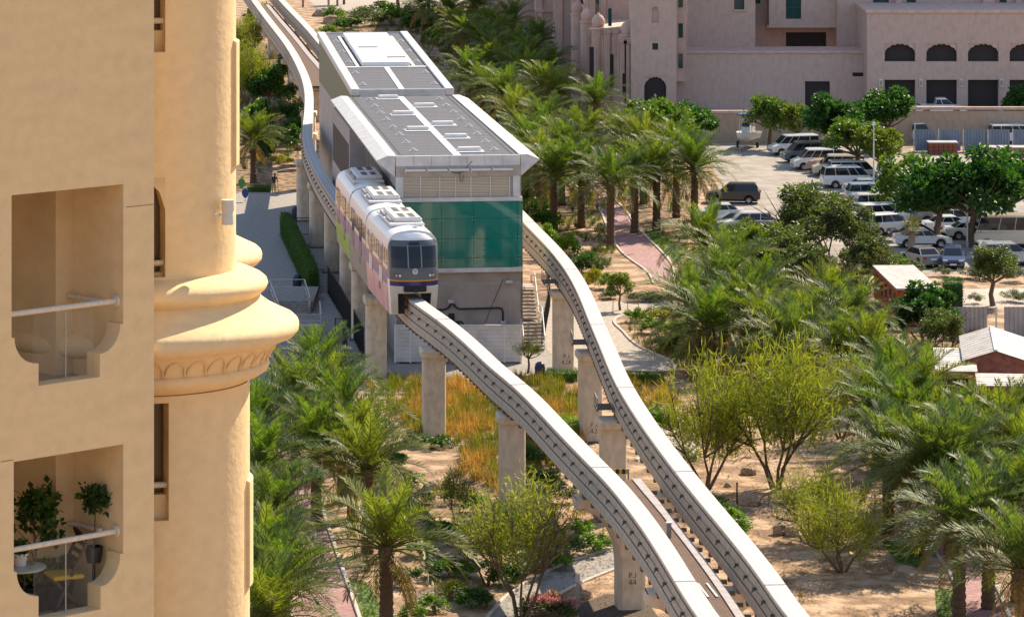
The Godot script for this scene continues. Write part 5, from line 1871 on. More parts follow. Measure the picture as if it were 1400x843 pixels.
			for k in 7:
				var z := lerpf(-half + 0.8, half - 0.8, k / 6.0)
				b.face([Vector3(s * (train_half_width(-0.9) + 0.016), -0.9, z), Vector3(s * (train_half_width(0.66) + 0.016), 0.66, z), Vector3(s * (train_half_width(0.66) + 0.016), 0.66, z + 0.03), Vector3(s * (train_half_width(-0.9) + 0.016), -0.9, z + 0.03)], Vector3(s, 0, 0))
			part(body, "panel_joint", b, mats.train_skirt)
			b = MB.new()
			for k in 8: b.span(Vector3(s * 1.46, 0.0, 1.0 + k * 0.13), Vector3(s * 1.485, 0.5, 1.06 + k * 0.13))
			part(body, "skirt_louvre", b, mats.train_skirt)
			# doors and windows
			for dz in [-2.9, 2.2]:
				b = MB.new()
				b.span(Vector3(s * 1.47, 0.55, dz - 0.72), Vector3(s * 1.512, 2.85, dz + 0.72), 0.01)
				var dn := part(body, "door", b, mats.train_blue if ci > 0 else mats.train_white)
				for e in [-0.36, 0.36]:
					b = MB.new()
					b.span(Vector3(s * 1.50, 1.45, dz + e - 0.26), Vector3(s * 1.52, 2.7, dz + e + 0.26), 0.005)
					part(dn, "door_window", b, mats.dark_glass)
				b = MB.new()
				for e in [-0.74, 0.0, 0.74]: b.span(Vector3(s * 1.50, 0.55, dz + e - 0.025), Vector3(s * 1.518, 2.88, dz + e + 0.025))
				part(dn, "door_seal", b, mats.train_blue)
			for wz in [-4.55, -1.55, -0.4, 0.75, 3.7, 4.75]:
				b = MB.new()
				b.span(Vector3(s * 1.475, 1.85, wz - 0.45), Vector3(s * 1.506, 2.8, wz + 0.45), 0.01)
				part(body, "side_window", b, mats.dark_glass)
		# roof unit
		b = MB.new()
		b.box(Vector3(0, 3.95, -0.3), Vector3(2.1, 0.16, 6.8), 0.05)
		part(body, "roof_deck", b, mats.panel_white if ci > 0 else mats.train_white)
		b = MB.new()
		b.box(Vector3(0.12, 4.14, -0.2), Vector3(1.75, 0.32, 5.2), 0.1)
		var ac := part(body, "air_conditioner", b, mats.panel_white)
		for z in [-1.7, 1.2]:
			for x in [-0.15, 0.45]:
				b = MB.new()
				b.box(Vector3(x, 4.302, z), Vector3(0.42, 0.02, 1.9), 0.005)
				var gr := part(ac, "grille", b, mats.panel_grey)
				b = MB.new()
				for k in 5: b.box(Vector3(x, 4.316, z - 0.75 + k * 0.36), Vector3(0.34, 0.008, 0.2))
				part(gr, "grille_slot", b, mats.rubber)
		b = MB.new()
		for k in 2: b.box(Vector3(-0.9, 4.1, -1.7 + k * 2.9), Vector3(0.12, 0.18, 2.2), 0.03)
		part(ac, "pipe_cover", b, mats.panel_grey)
		if front:
			b = MB.new()
			b.tube([Vector3(0.3, 3.9, 4.2), Vector3(0.3, 4.3, 4.2)], [0.02], 6)
			b.box(Vector3(0.3, 3.96, 4.2), Vector3(0.3, 0.08, 0.2), 0.02)
			part(body, "antenna", b, mats.gutter)
		if ci < 2:
			b = MB.new()
			b.span(Vector3(-1.25, 0.35, -half - 0.5), Vector3(1.25, 3.6, -half + 0.05))
			part(body, "gangway", b, mats.rubber)

# ---------- plaza left of the station, yard, fences ----------
func bin_at(p: Vector3, label: String):
	var t := thing("litter_bin", label, "bin", p, 0.3)
	var b := MB.new()
	b.lathe([Vector2(0, 1.0), Vector2(0.26, 1.0), Vector2(0.29, 0.96), Vector2(0.29, 0.08), Vector2(0.25, 0.0), Vector2(0, 0)], 18)
	part(t, "body", b, mats.navy)
	b = MB.new()
	b.lathe([Vector2(0, 1.22), Vector2(0.14, 1.2), Vector2(0.29, 1.08), Vector2(0.3, 1.0), Vector2(0.26, 1.0)], 18)
	part(t, "lid", b, mats.navy)
	b = MB.new()
	for k in 14:
		var a := TAU * k / 14
		b.bar(Vector3(sin(a) * 0.3, 0.1, cos(a) * 0.3), Vector3(sin(a) * 0.3, 0.95, cos(a) * 0.3), 0.03, 0.03)
	part(t, "slats", b, mats.navy)

func railing(label: String, pts: Array, h: float, mat: String, pickets := 0.0, group := "", called := "railing"):
	var t := thing(called, label, "railing" if called == "railing" else "fence", Vector3.ZERO, 0.0, group)
	for i in pts.size() - 1:
		var a: Vector3 = pts[i]
		var c: Vector3 = pts[i + 1]
		var n := maxi(1, int(round(a.distance_to(c) / 1.8)))
		for k in n + 1:
			if k == 0 and i > 0: continue
			var p := a.lerp(c, float(k) / n)
			var b := MB.new()
			b.tube([p, p + Vector3(0, h, 0)], [0.035], 6)
			part(t, "post", b, mats[mat])
		for y in ([h, h * 0.5] if pickets == 0.0 else [h * 0.97, 0.12]):
			var b := MB.new()
			b.bar(a + Vector3(0, y, 0), c + Vector3(0, y, 0), 0.05, 0.05)
			part(t, "rail", b, mats[mat])
		if pickets > 0.0:
			var m := int(a.distance_to(c) / pickets)
			var b := MB.new()
			for k in m:
				var p := a.lerp(c, (k + 0.5) / m)
				b.bar(p + Vector3(0, 0.12, 0), p + Vector3(0, h * 0.97, 0), 0.022, 0.022)
			var pk := part(t, "pickets", b, mats[mat])
			pk.set_meta("kind", "stuff")
	return t

func build_plaza():
	bin_at(Vector3(-18.23, 0.00, -307.94), "dark blue litter bin by the plaza railing gate in sun")
	bin_at(Vector3(-15.67, 0.00, -266.48), "dark blue litter bin on the shaded stepped landing")
	bin_at(Vector3(1.73, 0.00, -227.00), "dark blue litter bin beside the low hedge near pillar PJ 42A")
	# stepped landing with railings
	var st := thing("plaza_steps", "grey stepped landing with four steps beside the hedge", "steps", Vector3(-15.14, 0.00, -254.01))
	var b := MB.new()
	b.span(Vector3(-3.2, 0, -9.5), Vector3(1.2, 0.72, -2.2))
	part(st, "landing", b, mats.paver_grey)
	for k in 4:
		b = MB.new()
		b.span(Vector3(-3.0, 0, -2.2 + k * 0.4), Vector3(1.0, 0.6 - k * 0.15, -1.8 + k * 0.4), 0.01)
		part(st, "step", b, mats.paver_grey)
	railing("thin steel railing along the top of the shaded landing", [Vector3(-17.24, 0.72, -259.61), Vector3(-14.75, 0.72, -259.61), Vector3(-13.99, 0.30, -253.36)], 1.05, "steel")
	railing("thin steel railing on the planter wall below the steps", [Vector3(-14.58, 0.55, -245.41), Vector3(-12.81, 0.55, -245.41), Vector3(-13.24, 0.55, -251.68)], 0.85, "steel")
	railing("thin steel railing down the left side of the steps", [Vector3(-17.24, 0.72, -259.61), Vector3(-16.12, 0.00, -252.66)], 1.0, "steel")
	b = MB.new()
	b.box(Vector3(0, 0.28, 0), Vector3(2.0, 0.56, 0.5), 0.03)
	single("planter_wall", b, mats.concrete, "low beige planter wall in front of the steps", "wall", Vector3(-13.60, 0.00, -246.43))
	railing("small black gate railing beside the blue bin in the plaza", [Vector3(-17.57, 0.00, -297.81), Vector3(-16.08, 0.00, -297.81), Vector3(-16.52, 0.00, -305.96)], 1.5, "black_metal", 0.14, "", "steel_fence")
	railing("tall black picket fence under the beam left of the station", [Vector3(-13.34, 0.00, -264.62), Vector3(-11.89, 0.00, -254.01), Vector3(-10.35, 0.00, -241.73), Vector3(-9.55, 0.00, -235.15)], 2.1, "black_metal", 0.11, "", "steel_fence")
	railing("tall black picket fence panel standing across the service gate", [Vector3(-11.58, 0.00, -239.29), Vector3(-11.10, 0.00, -239.29), Vector3(-10.52, 0.00, -232.84)], 2.1, "black_metal", 0.11, "", "steel_fence")
	railing("dark picket fence running back from pillar PJ 42A behind the stair", [Vector3(1.96, 0.00, -239.29), Vector3(2.68, 0.00, -258.15), Vector3(2.65, 0.00, -276.16)], 1.9, "black_metal", 0.16, "", "steel_fence")
	# long white handrail leaning along the service ramp
	railing("pale handrail of the service ramp under the train", [Vector3(-10.80, 0.00, -254.69), Vector3(-9.57, 0.00, -239.29)], 1.4, "gutter")
	# leaf shaped signs and the person
	for q in [["sign_green", Vector3(-24.33, 0.00, -328.72), "green leaf shaped sign on a short post at the plaza edge", 0.85], ["sign_blue", Vector3(-23.43, 0.00, -320.95), "blue leaf shaped sign on a short post at the plaza edge", 0.8]]:
		var t := thing("leaf_sign", q[2], "sign", q[1])
		b = MB.new()
		b.tube([Vector3.ZERO, Vector3(0, 0.3, 0)], [0.04], 8)
		part(t, "post", b, mats.gutter)
		b = MB.new()
		var p := PackedVector2Array()
		for k in 20:
			var a := TAU * k / 20
			p.append(Vector2(sin(a) * 0.3 * (1.0 - 0.25 * cos(a)), 0.75 - cos(a) * 0.52 * q[3]))
		b.prism(p, -0.03, 0.03, 0.01)
		part(t, "board", b, mats[q[0]])
	build_person(Vector3(-21.36, 0.00, -327.59))
	# equipment cabinet beside the beam
	var cab := thing("equipment_cabinet", "white equipment cabinet with glazed front between beam and station", "cabinet", Vector3(-17.81, 0.00, -350.55), 0.1)
	b = MB.new()
	b.box(Vector3(0, 4.9, 0), Vector3(1.1, 1.6, 1.6), 0.03)
	part(cab, "body", b, mats.white)
	b = MB.new()
	b.box(Vector3(0, 2.05, 0), Vector3(0.6, 4.1, 0.6), 0.03)
	part(cab, "stand", b, mats.panel_grey)
	b = MB.new()
	b.box(Vector3(0, 4.95, 0.81), Vector3(0.85, 1.2, 0.03), 0.01)
	part(cab, "pane", b, mats.window_teal)

# distance to a tapered capsule
func capsule(p: Vector3, a: Vector3, b: Vector3, ra: float, rb: float) -> float:
	var ab := b - a
	var h := clampf((p - a).dot(ab) / ab.length_squared(), 0, 1)
	return p.distance_to(a + ab * h) - lerpf(ra, rb, h)

func smin(a: float, b: float, k: float) -> float:
	var h := clampf(0.5 + 0.5 * (b - a) / k, 0, 1)
	return lerpf(b, a, h) - k * h * (1.0 - h)

func surface_net(bones: Array, lo: Vector3, hi: Vector3, cell: float, kk: float, mb: MB, tint: Callable):
	var nx := int((hi.x - lo.x) / cell) + 1
	var ny := int((hi.y - lo.y) / cell) + 1
	var nz := int((hi.z - lo.z) / cell) + 1
	var f := PackedFloat32Array()
	f.resize(nx * ny * nz)
	for k in nz:
		for j in ny:
			for i in nx:
				var p := lo + Vector3(i, j, k) * cell
				var d := 1e3
				for q in bones: d = smin(d, capsule(p, q[0], q[1], q[2], q[3]), kk)
				f[i + nx * (j + ny * k)] = d
	var vid := {}
	var nrm := {}
	for k in nz - 1:
		for j in ny - 1:
			for i in nx - 1:
				var s := Vector3.ZERO
				var cnt := 0
				var g := Vector3.ZERO
				var c := []
				for m in 8: c.append(f[(i + (m & 1)) + nx * ((j + ((m >> 1) & 1)) + ny * (k + (m >> 2)))])
				for e in [[0, 1], [2, 3], [4, 5], [6, 7], [0, 2], [1, 3], [4, 6], [5, 7], [0, 4], [1, 5], [2, 6], [3, 7]]:
					var a: float = c[e[0]]
					var b: float = c[e[1]]
					if (a < 0) != (b < 0):
						var pa := Vector3(e[0] & 1, (e[0] >> 1) & 1, e[0] >> 2)
						var pb := Vector3(e[1] & 1, (e[1] >> 1) & 1, e[1] >> 2)
						s += pa.lerp(pb, a / (a - b)); cnt += 1
				if cnt > 0:
					g = Vector3(c[1] + c[3] + c[5] + c[7] - c[0] - c[2] - c[4] - c[6], c[2] + c[3] + c[6] + c[7] - c[0] - c[1] - c[4] - c[5], c[4] + c[5] + c[6] + c[7] - c[0] - c[1] - c[2] - c[3])
					var key := i + nx * (j + ny * k)
					vid[key] = lo + (Vector3(i, j, k) + s / cnt) * cell
					nrm[key] = g.normalized()
	for key in vid:
		var i: int = key % nx
		var j: int = (key / nx) % ny
		var k: int = key / (nx * ny)
		for ax in 3:
			var st: int = [1, nx, nx * ny][ax]
			var u: int = [nx, nx * ny, 1][ax]
			var w: int = [nx * ny, 1, nx][ax]
			if [i, j, k][(ax + 1) % 3] == 0 or [i, j, k][(ax + 2) % 3] == 0: continue
			if (f[key] < 0) == (f[key + st] < 0): continue
			var q := [key, key - u, key - u - w, key - w]
			var ok := true
			for e in q: ok = ok and vid.has(e)
			if not ok: continue
			mb.col = tint.call(vid[key])
			if f[key] < 0:
				mb.t3(vid[q[0]], vid[q[2]], vid[q[1]], nrm[q[0]], nrm[q[2]], nrm[q[1]]); mb.t3(vid[q[0]], vid[q[3]], vid[q[2]], nrm[q[0]], nrm[q[3]], nrm[q[2]])
			else:
				mb.t3(vid[q[0]], vid[q[1]], vid[q[2]], nrm[q[0]], nrm[q[1]], nrm[q[2]]); mb.t3(vid[q[0]], vid[q[2]], vid[q[3]], nrm[q[0]], nrm[q[2]], nrm[q[3]])

func build_person(p: Vector3):
	# small figure in a dark top and tan trousers, bending forward over a pushchair-like walker
	var V := func(x, y, z): return Vector3(x, y, z)
	var bones := [
		[V.call(-0.09, 0.86, 0.02), V.call(-0.10, 0.48, -0.06), 0.085, 0.06], [V.call(-0.10, 0.48, -0.06), V.call(-0.11, 0.09, 0.06), 0.06, 0.04], [V.call(-0.11, 0.05, 0.06), V.call(-0.12, 0.045, -0.1), 0.045, 0.035],
		[V.call(0.09, 0.86, 0.02), V.call(0.10, 0.47, -0.14), 0.085, 0.06], [V.call(0.10, 0.47, -0.14), V.call(0.11, 0.09, -0.08), 0.06, 0.04], [V.call(0.11, 0.05, -0.08), V.call(0.12, 0.045, -0.24), 0.045, 0.035],
		[V.call(0, 0.9, 0.02), V.call(0, 1.16, -0.10), 0.15, 0.15], [V.call(0, 1.16, -0.10), V.call(0, 1.36, -0.20), 0.15, 0.12], [V.call(-0.17, 1.37, -0.2), V.call(0.17, 1.37, -0.2), 0.07, 0.07],
		[V.call(0, 1.38, -0.2), V.call(0, 1.50, -0.25), 0.055, 0.05], [V.call(0, 1.56, -0.27), V.call(0, 1.64, -0.27), 0.09, 0.092], [V.call(0, 1.57, -0.35), V.call(0, 1.55, -0.365), 0.02, 0.018],
		[V.call(-0.2, 1.36, -0.2), V.call(-0.24, 1.1, -0.28), 0.055, 0.042], [V.call(-0.24, 1.1, -0.28), V.call(-0.17, 0.96, -0.5), 0.04, 0.032], [V.call(0.2, 1.36, -0.2), V.call(0.24, 1.1, -0.28), 0.055, 0.042], [V.call(0.24, 1.1, -0.28), V.call(0.17, 0.96, -0.5), 0.04, 0.032]]
	for s in [-1.0, 1.0]:
		for k in 4: bones.append([V.call(s * (0.15 + k * 0.018), 0.955, -0.53), V.call(s * (0.15 + k * 0.018), 0.925, -0.575 + 0.006 * absf(k - 1.5)), 0.009, 0.008])
		bones.append([V.call(s * 0.15, 0.955, -0.5), V.call(s * 0.125, 0.93, -0.545), 0.011, 0.009])
	var mb := MB.new()
	var tint := func(q: Vector3) -> Color:
		if q.y > 1.47 or q.y < 0.08 or (q.y > 0.88 and q.z < -0.44): return Color(0.33, 0.19, 0.12)
		if q.y > 0.92 or absf(q.x) > 0.2: return Color(0.02, 0.02, 0.025)
		return Color(0.40, 0.27, 0.16)
	surface_net(bones, Vector3(-0.36, -0.02, -0.66), Vector3(0.36, 1.8, 0.24), 0.02, 0.035, mb, tint)
	var t := thing("person", "person in a dark top and tan trousers leaning on a walker on the plaza", "person", p + Vector3(0, 0.012, 0), -0.25)
	var m := StandardMaterial3D.new()
	m.vertex_color_use_as_albedo = true; m.roughness = 0.8
	part(t, "body", mb, m)
	var hb := MB.new()
	hb.lathe([Vector2(0, 0.115), Vector2(0.06, 0.10), Vector2(0.1, 0.03), Vector2(0.10, -0.05), Vector2(0.085, -0.1)], 16, 0.9, TAU - 0.9 + 0.0)
	hb.lathe([Vector2(0, 0.116), Vector2(0.062, 0.10), Vector2(0.102, 0.035)], 16)
	part(t, "hair", hb, mats.pot_black, Transform3D(Basis(Vector3.UP, PI), Vector3(0, 1.63, -0.265)))
	var w := thing("walker_frame", "light wheeled walker held by the person on the plaza", "walker", p + Vector3(0, 0.012, 0), -0.25)
	var fb := MB.new()
	for s in [-0.2, 0.2]:
		fb.tube([Vector3(s, 0.08, -0.3), Vector3(s * 0.88, 0.92, -0.56), Vector3(s, 0.08, -0.85)], [0.016], 6)
	fb.tube([Vector3(-0.2, 0.45, -0.42), Vector3(0.2, 0.45, -0.42)], [0.014], 6)
	part(w, "frame", fb, mats.steel)
	fb = MB.new()
	fb.box(Vector3(0, 0.47, -0.58), Vector3(0.36, 0.05, 0.3), 0.02)
	part(w, "seat", fb, mats.tarp)
	for q in [[-0.2, -0.3], [0.2, -0.3], [-0.2, -0.85], [0.2, -0.85]]:
		fb = MB.new()
		fb.tube([Vector3(q[0] - 0.015, 0.08, q[1]), Vector3(q[0] + 0.015, 0.08, q[1])], [0.08], 12)
		part(w, "wheel", fb, mats.rubber)

func corrugated(w: float, h: float, pitch: float, amp: float) -> MB:
	var b := MB.new()
	var n := int(w / pitch)
	for k in n:
		var x := -w * 0.5 + k * pitch
		var pts := [Vector2(0, 0), Vector2(0.2, 0), Vector2(0.3, 1), Vector2(0.7, 1), Vector2(0.8, 0), Vector2(1, 0)]
		for i in 5:
			var a: Vector2 = pts[i]
			var c: Vector2 = pts[i + 1]
			b.face([Vector3(x + a.x * pitch, 0, a.y * amp), Vector3(x + c.x * pitch, 0, c.y * amp), Vector3(x + c.x * pitch, h, c.y * amp), Vector3(x + a.x * pitch, h, a.y * amp)], Vector3(0, 0, 1))
	return b

func sheet_fence(label: String, a: Vector3, c: Vector3, h: float, mat: String, panel := 2.4):
	var t := thing("corrugated_fence", label, "fence")
	var n := int(a.distance_to(c) / panel)
	var turn := atan2(-(c - a).z, (c - a).x)
	var pm := corrugated(panel - 0.12, h, 0.3, 0.06).mesh()
	var post := boxm(Vector3(0.1, h + 0.1, 0.1), 0.01)
	for k in n:
		var p := a.lerp(c, (k + 0.5) / n)
		part(t, "panel", pm, mats[mat], Transform3D(Basis(Vector3.UP, turn), p + Vector3(0, 0.05, 0)))
		part(t, "post", post, mats.gutter, Transform3D(Basis(Vector3.UP, turn), a.lerp(c, float(k) / n) + Vector3(0, h * 0.5, 0.0)))
	return t

func build_yard():
	sheet_fence("blue grey corrugated site fence beside the parking lot", Vector3(39.96, 0.00, -363.29), Vector3(59.58, 0.00, -363.29), 2.15, "sheet_blue")
	sheet_fence("blue grey corrugated fence running down behind the parked vans", Vector3(31.00, 0.00, -312.50), Vector3(38.07, 0.00, -364.68), 2.1, "sheet_blue", 2.6)
	sheet_fence("pale grey corrugated fence behind the red sheds", Vector3(28.56, 0.00, -244.53), Vector3(40.10, 0.00, -244.53), 2.0, "sheet_grey", 2.9)
	# orange cabin
	var o := thing("container_cabin", "orange steel container cabin with pale flat roof among the trees", "container", Vector3((26.245 + 29.033) * 0.5, 0, -249.0), 0.0)
	o.rotation.y = atan2(27.639 - 27.170, 11.5)
	var w := 2.8
	var l := 11.4
	var h := 2.6
	var b := MB.new()
	b.span(Vector3(-w / 2, 0.1, -l), Vector3(w / 2, h - 0.05, 0))
	part(o, "body", b, mats.orange_steel)
	for k in 14:
		b = MB.new()
		b.span(Vector3(-w / 2 + 0.08 + k * 0.195, 0.15, 0), Vector3(-w / 2 + 0.17 + k * 0.195, h - 0.15, 0.035))
		part(o, "end_rib", b, mats.orange_steel)
	b = MB.new()
	b.span(Vector3(-w / 2 - 0.08, h - 0.05, -l - 0.08), Vector3(w / 2 + 0.08, h + 0.07, 0.10), 0.02)
	part(o, "roof", b, mats.sheet_white)
	for k in 5:
		b = MB.new()
		b.span(Vector3(-w / 2 - 0.03, 1.1, -1.4 - k * 2.1), Vector3(-w / 2, 2.2, -0.8 - k * 2.1))
		var wi := part(o, "window", b, mats.dark_glass)
		b = MB.new()
		b.span(Vector3(-w / 2 - 0.05, 1.02, -1.48 - k * 2.1), Vector3(-w / 2 - 0.03, 1.1, -0.72 - k * 2.1))
		part(wi, "sill", b, mats.red_steel)
	for k in 18:
		b = MB.new()
		b.span(Vector3(-w / 2, h + 0.07, -0.3 - k * 0.63), Vector3(w / 2, h + 0.082, -0.34 - k * 0.63))
		part(o, "roof_seam", b, mats.sheet_grey)
	# gabled shed
	var g := thing("gabled_shed", "brick red shed with a pale corrugated gabled roof by the grey fence", "shed", Vector3(29.22, 0.00, -220.67), -0.1)
	var hw := 1.75
	var ln := 9.0
	b = MB.new()
	b.prism(PackedVector2Array([Vector2(-hw, 0), Vector2(hw, 0), Vector2(hw, 2.3), Vector2(0, 2.85), Vector2(-hw, 2.3)]), -ln, 0)
	part(g, "wall", b, mats.red_steel)
	for s in [-1.0, 1.0]:
		b = MB.new()
		b.xf = Transform3D(Basis(Vector3.FORWARD, s * atan2(0.55, hw)), Vector3(0, 2.93, 0))
		for k in 24:
			var z := 0.35 - k * 0.395
			b.span(Vector3(0, 0, z - 0.39), Vector3(s * 2.1, 0.035 + 0.02 * (k % 2), z))
		part(g, "roof_slope", b, mats.sheet_white)
	b = MB.new()
	b.span(Vector3(-0.12, 2.96, -ln - 0.1), Vector3(0.12, 3.02, 0.36), 0.02)
	part(g, "ridge_cap", b, mats.gutter)
	for q in [["low red container shed with a flat whitish roof left of the gabled shed", Vector3(26.50, 0.00, -217.89), 2.2, 8.5, 2.1], ["low red container shed with a flat whitish roof in front of the gabled shed", Vector3(29.05, 0.00, -212.05), 3.8, 4.0, 2.2]]:
		var s := thing("container_shed", q[0], "shed", q[1], -0.1)
		b = MB.new()
		b.span(Vector3(-q[2] / 2, 0.05, -q[3]), Vector3(q[2] / 2, q[4], 0))
		part(s, "wall", b, mats.red_steel)
		b = MB.new()
		for k in int(q[3] / 0.4): b.span(Vector3(-q[2] / 2 - 0.15, q[4], 0.15 - k * 0.42 - 0.41), Vector3(q[2] / 2 + 0.15, q[4] + 0.06 + 0.02 * (k % 2), 0.15 - k * 0.42))
		part(s, "roof", b, mats.sheet_white)
		b = MB.new()
		b.span(Vector3(-q[2] / 2 + 0.3, 0.9, 0.0), Vector3(q[2] / 2 - 0.3, 1.7, 0.03), 0.005)
		part(s, "window", b, mats.dark_glass)
	# brick stack and pallets behind the blue fence
	for q in [[1289, 210, 2.8, 1.1, 1.8, "brick_red", "stack of red bricks under a tarpaulin behind the trees"], [1375, 214, 4.4, 0.9, 2.0, "tarp", "long low pile of covered timber by the site fence"]]:
		var s := thing("material_stack", q[6], "stack", Vector3((q[0] - 700) * 38.0 / (q[1] + 316.0), 0, -190000.0 / (q[1] + 316.0)))
		b = MB.new()
		for k in 6:
			for j in 3: b.box(Vector3(-q[2] / 2 + (k + 0.5) * q[2] / 6, (j + 0.5) * q[3] / 3, 0), Vector3(q[2] / 6 - 0.03, q[3] / 3 - 0.02, q[4]), 0.02)
		part(s, "load", b, mats[q[5]])
		b = MB.new()
		b.box(Vector3(0, q[3] + 0.06, 0), Vector3(q[2] + 0.2, 0.12, q[4] + 0.2), 0.05)
		part(s, "cover", b, mats.sheet_grey)

# ---------- vehicles ----------
func wheel_meshes() -> Array:
	if meshes.has("wheel"): return meshes.wheel
	var b := MB.new()
	b.lathe([Vector2(0.2, 0.11), Vector2(0.29, 0.11), Vector2(0.33, 0.08), Vector2(0.33, -0.08), Vector2(0.29, -0.11), Vector2(0.2, -0.11)], 20)
	var r := MB.new()
	r.lathe([Vector2(0, 0.09), Vector2(0.06, 0.09), Vector2(0.08, 0.06), Vector2(0.19, 0.085), Vector2(0.215, 0.10)], 20)
	for k in 5:
		var a := TAU * k / 5
		r.bar(Vector3(0, 0.085, 0), Vector3(sin(a) * 0.19, 0.095, cos(a) * 0.19), 0.05, 0.02)
	meshes.wheel = [b.mesh(), r.mesh()]
	return meshes.wheel

func car_body_mesh(kind: String) -> Dictionary:
	if meshes.has(kind): return meshes[kind]
	# L length, W width, H height, wb wheel x positions, low: side outline of the lower body, gh: greenhouse base and roof x, belt height
	var specs := {
		"sedan": {"L": 4.6, "W": 1.8, "H": 1.46, "wx": [1.38, -1.32], "hood": [[2.28, 0.30], [2.30, 0.52], [2.2, 0.70], [1.15, 0.93]], "tail": [[-1.45, 1.0], [-2.2, 0.98], [-2.3, 0.80], [-2.28, 0.32]], "gh": [-1.75, 1.2, -1.0, 0.35], "belt": 0.93, "panes": [-0.95, 0.15]},
		"hatch": {"L": 4.1, "W": 1.76, "H": 1.52, "wx": [1.25, -1.2], "hood": [[2.03, 0.30], [2.05, 0.52], [1.98, 0.74], [1.1, 0.97]], "tail": [[-1.7, 0.99], [-1.98, 0.95], [-2.05, 0.75], [-2.03, 0.32]], "gh": [-1.92, 1.2, -1.45, 0.35], "belt": 0.95, "panes": [-0.8, 0.15]},
		"suv": {"L": 4.75, "W": 1.9, "H": 1.78, "wx": [1.4, -1.38], "hood": [[2.35, 0.36], [2.38, 0.62], [2.3, 0.88], [1.15, 1.08]], "tail": [[-2.2, 1.1], [-2.32, 1.05], [-2.38, 0.85], [-2.35, 0.40]], "gh": [-2.22, 1.2, -1.9, 0.4], "belt": 1.07, "panes": [-1.1, 0.1]},
		"van": {"L": 4.95, "W": 1.86, "H": 2.0, "wx": [1.55, -1.35], "hood": [[2.45, 0.32], [2.48, 0.62], [2.4, 0.88], [1.75, 1.12]], "tail": [[-2.4, 1.13], [-2.46, 1.0], [-2.48, 0.8], [-2.46, 0.36]], "gh": [-2.42, 1.85, -2.25, 1.0], "belt": 1.1, "panes": [-1.3, 0.1, 0.95]},
		"pickup": {"L": 5.2, "W": 1.85, "H": 1.8, "wx": [1.6, -1.5], "hood": [[2.58, 0.40], [2.6, 0.66], [2.5, 0.9], [1.35, 1.08]], "tail": [[-0.62, 1.1], [-2.5, 1.08], [-2.6, 1.0], [-2.58, 0.45]], "gh": [-0.6, 1.4, -0.45, 0.6], "belt": 1.07, "panes": [0.2]},
		"minibus": {"L": 7.2, "W": 2.1, "H": 2.62, "wx": [2.6, -2.0], "hood": [[3.55, 0.36], [3.6, 0.7], [3.58, 1.1], [3.42, 1.3]], "tail": [[-3.5, 1.3], [-3.58, 1.1], [-3.6, 0.7], [-3.56, 0.40]], "gh": [-3.52, 3.45, -3.4, 3.0], "belt": 1.28, "panes": [-2.2, -0.9, 0.4, 1.7]}}
	var s: Dictionary = specs[kind]
	var p := PackedVector2Array()
	for q in s.hood: p.append(Vector2(q[0], q[1]))
	for q in s.tail: p.append(Vector2(q[0], q[1]))
	var y0: float = s.tail[-1][1]
	for i in 2:
		var wx: float = s.wx[1 - i]
		for k in 9:
			var a := PI - PI * k / 8
			p.append(Vector2(wx + cos(a) * 0.40, maxf(0.22, 0.33 + sin(a) * 0.40)))
	var b := MB.new()
	b.prism(p, -s.W / 2, s.W / 2, 0.07)
	var W2: float = s.W / 2
	var g: Array = s.gh
	var hb := W2 - 0.07
	var ht := W2 - (0.12 if kind in ["van", "minibus"] else 0.26)
	var yb: float = s.belt - 0.03
	var yt: float = s.H
	var q := [Vector3(g[0], yb, hb), Vector3(g[1], yb, hb), Vector3(g[3], yt - 0.06, ht + 0.03), Vector3(g[2], yt - 0.06, ht + 0.03)]
	var roof := [Vector3(g[2] + 0.08, yt, ht - 0.06), Vector3(g[3] - 0.12, yt, ht - 0.06)]
	for sg in [-1.0, 1.0]:
		var m := Vector3(1, 1, sg)
		b.face([q[0] * m, q[1] * m, q[2] * m, q[3] * m], Vector3(0, 0.2, sg))
		b.face([q[3] * m, q[2] * m, roof[1] * m, roof[0] * m], Vector3(0, 1, sg * 0.5))
	var m2 := Vector3(1, 1, -1)
	b.face([q[1], q[2], q[2] * m2, q[1] * m2], Vector3(1, 0.5, 0))
	b.face([q[2], roof[1], roof[1] * m2, q[2] * m2], Vector3(0.5, 1, 0))
	b.face([q[0], q[3], q[3] * m2, q[0] * m2], Vector3(-1, 0.5, 0))
	b.face([q[3], roof[0], roof[0] * m2, q[3] * m2], Vector3(-0.5, 1, 0))
	b.face([roof[0], roof[1], roof[1] * m2, roof[0] * m2], Vector3.UP)
	if kind == "pickup":
		pass
	var win := []
	# side panes between pillars
	var cuts: Array = [0.0]
	for c in s.panes: cuts.append((c - g[0]) / (g[1] - g[0]))
	cuts.append(1.0)
	for sg in [-1.0, 1.0]:
		for i in cuts.size() - 1:
			var w := MB.new()
			var pts := []
			for e in [[cuts[i], 0.14], [cuts[i + 1], 0.14], [cuts[i + 1], 0.9], [cuts[i], 0.9]]:
				var lo: Vector3 = q[0].lerp(q[1], e[0])
				var hi2: Vector3 = q[3].lerp(q[2], e[0])
				pts.append(lo.lerp(hi2, e[1]))
			var ctr: Vector3 = (pts[0] + pts[1] + pts[2] + pts[3]) * 0.25
			for k in 4:
				var dlt: Vector3 = ctr - pts[k]
				pts[k] += Vector3(signf(dlt.x) * 0.028, 0, 0)
				pts[k] = Vector3(pts[k].x, pts[k].y, (pts[k].z + 0.012) * sg)
			w.face(pts, Vector3(0, 0, sg))
			win.append(["side_window", w.mesh()])
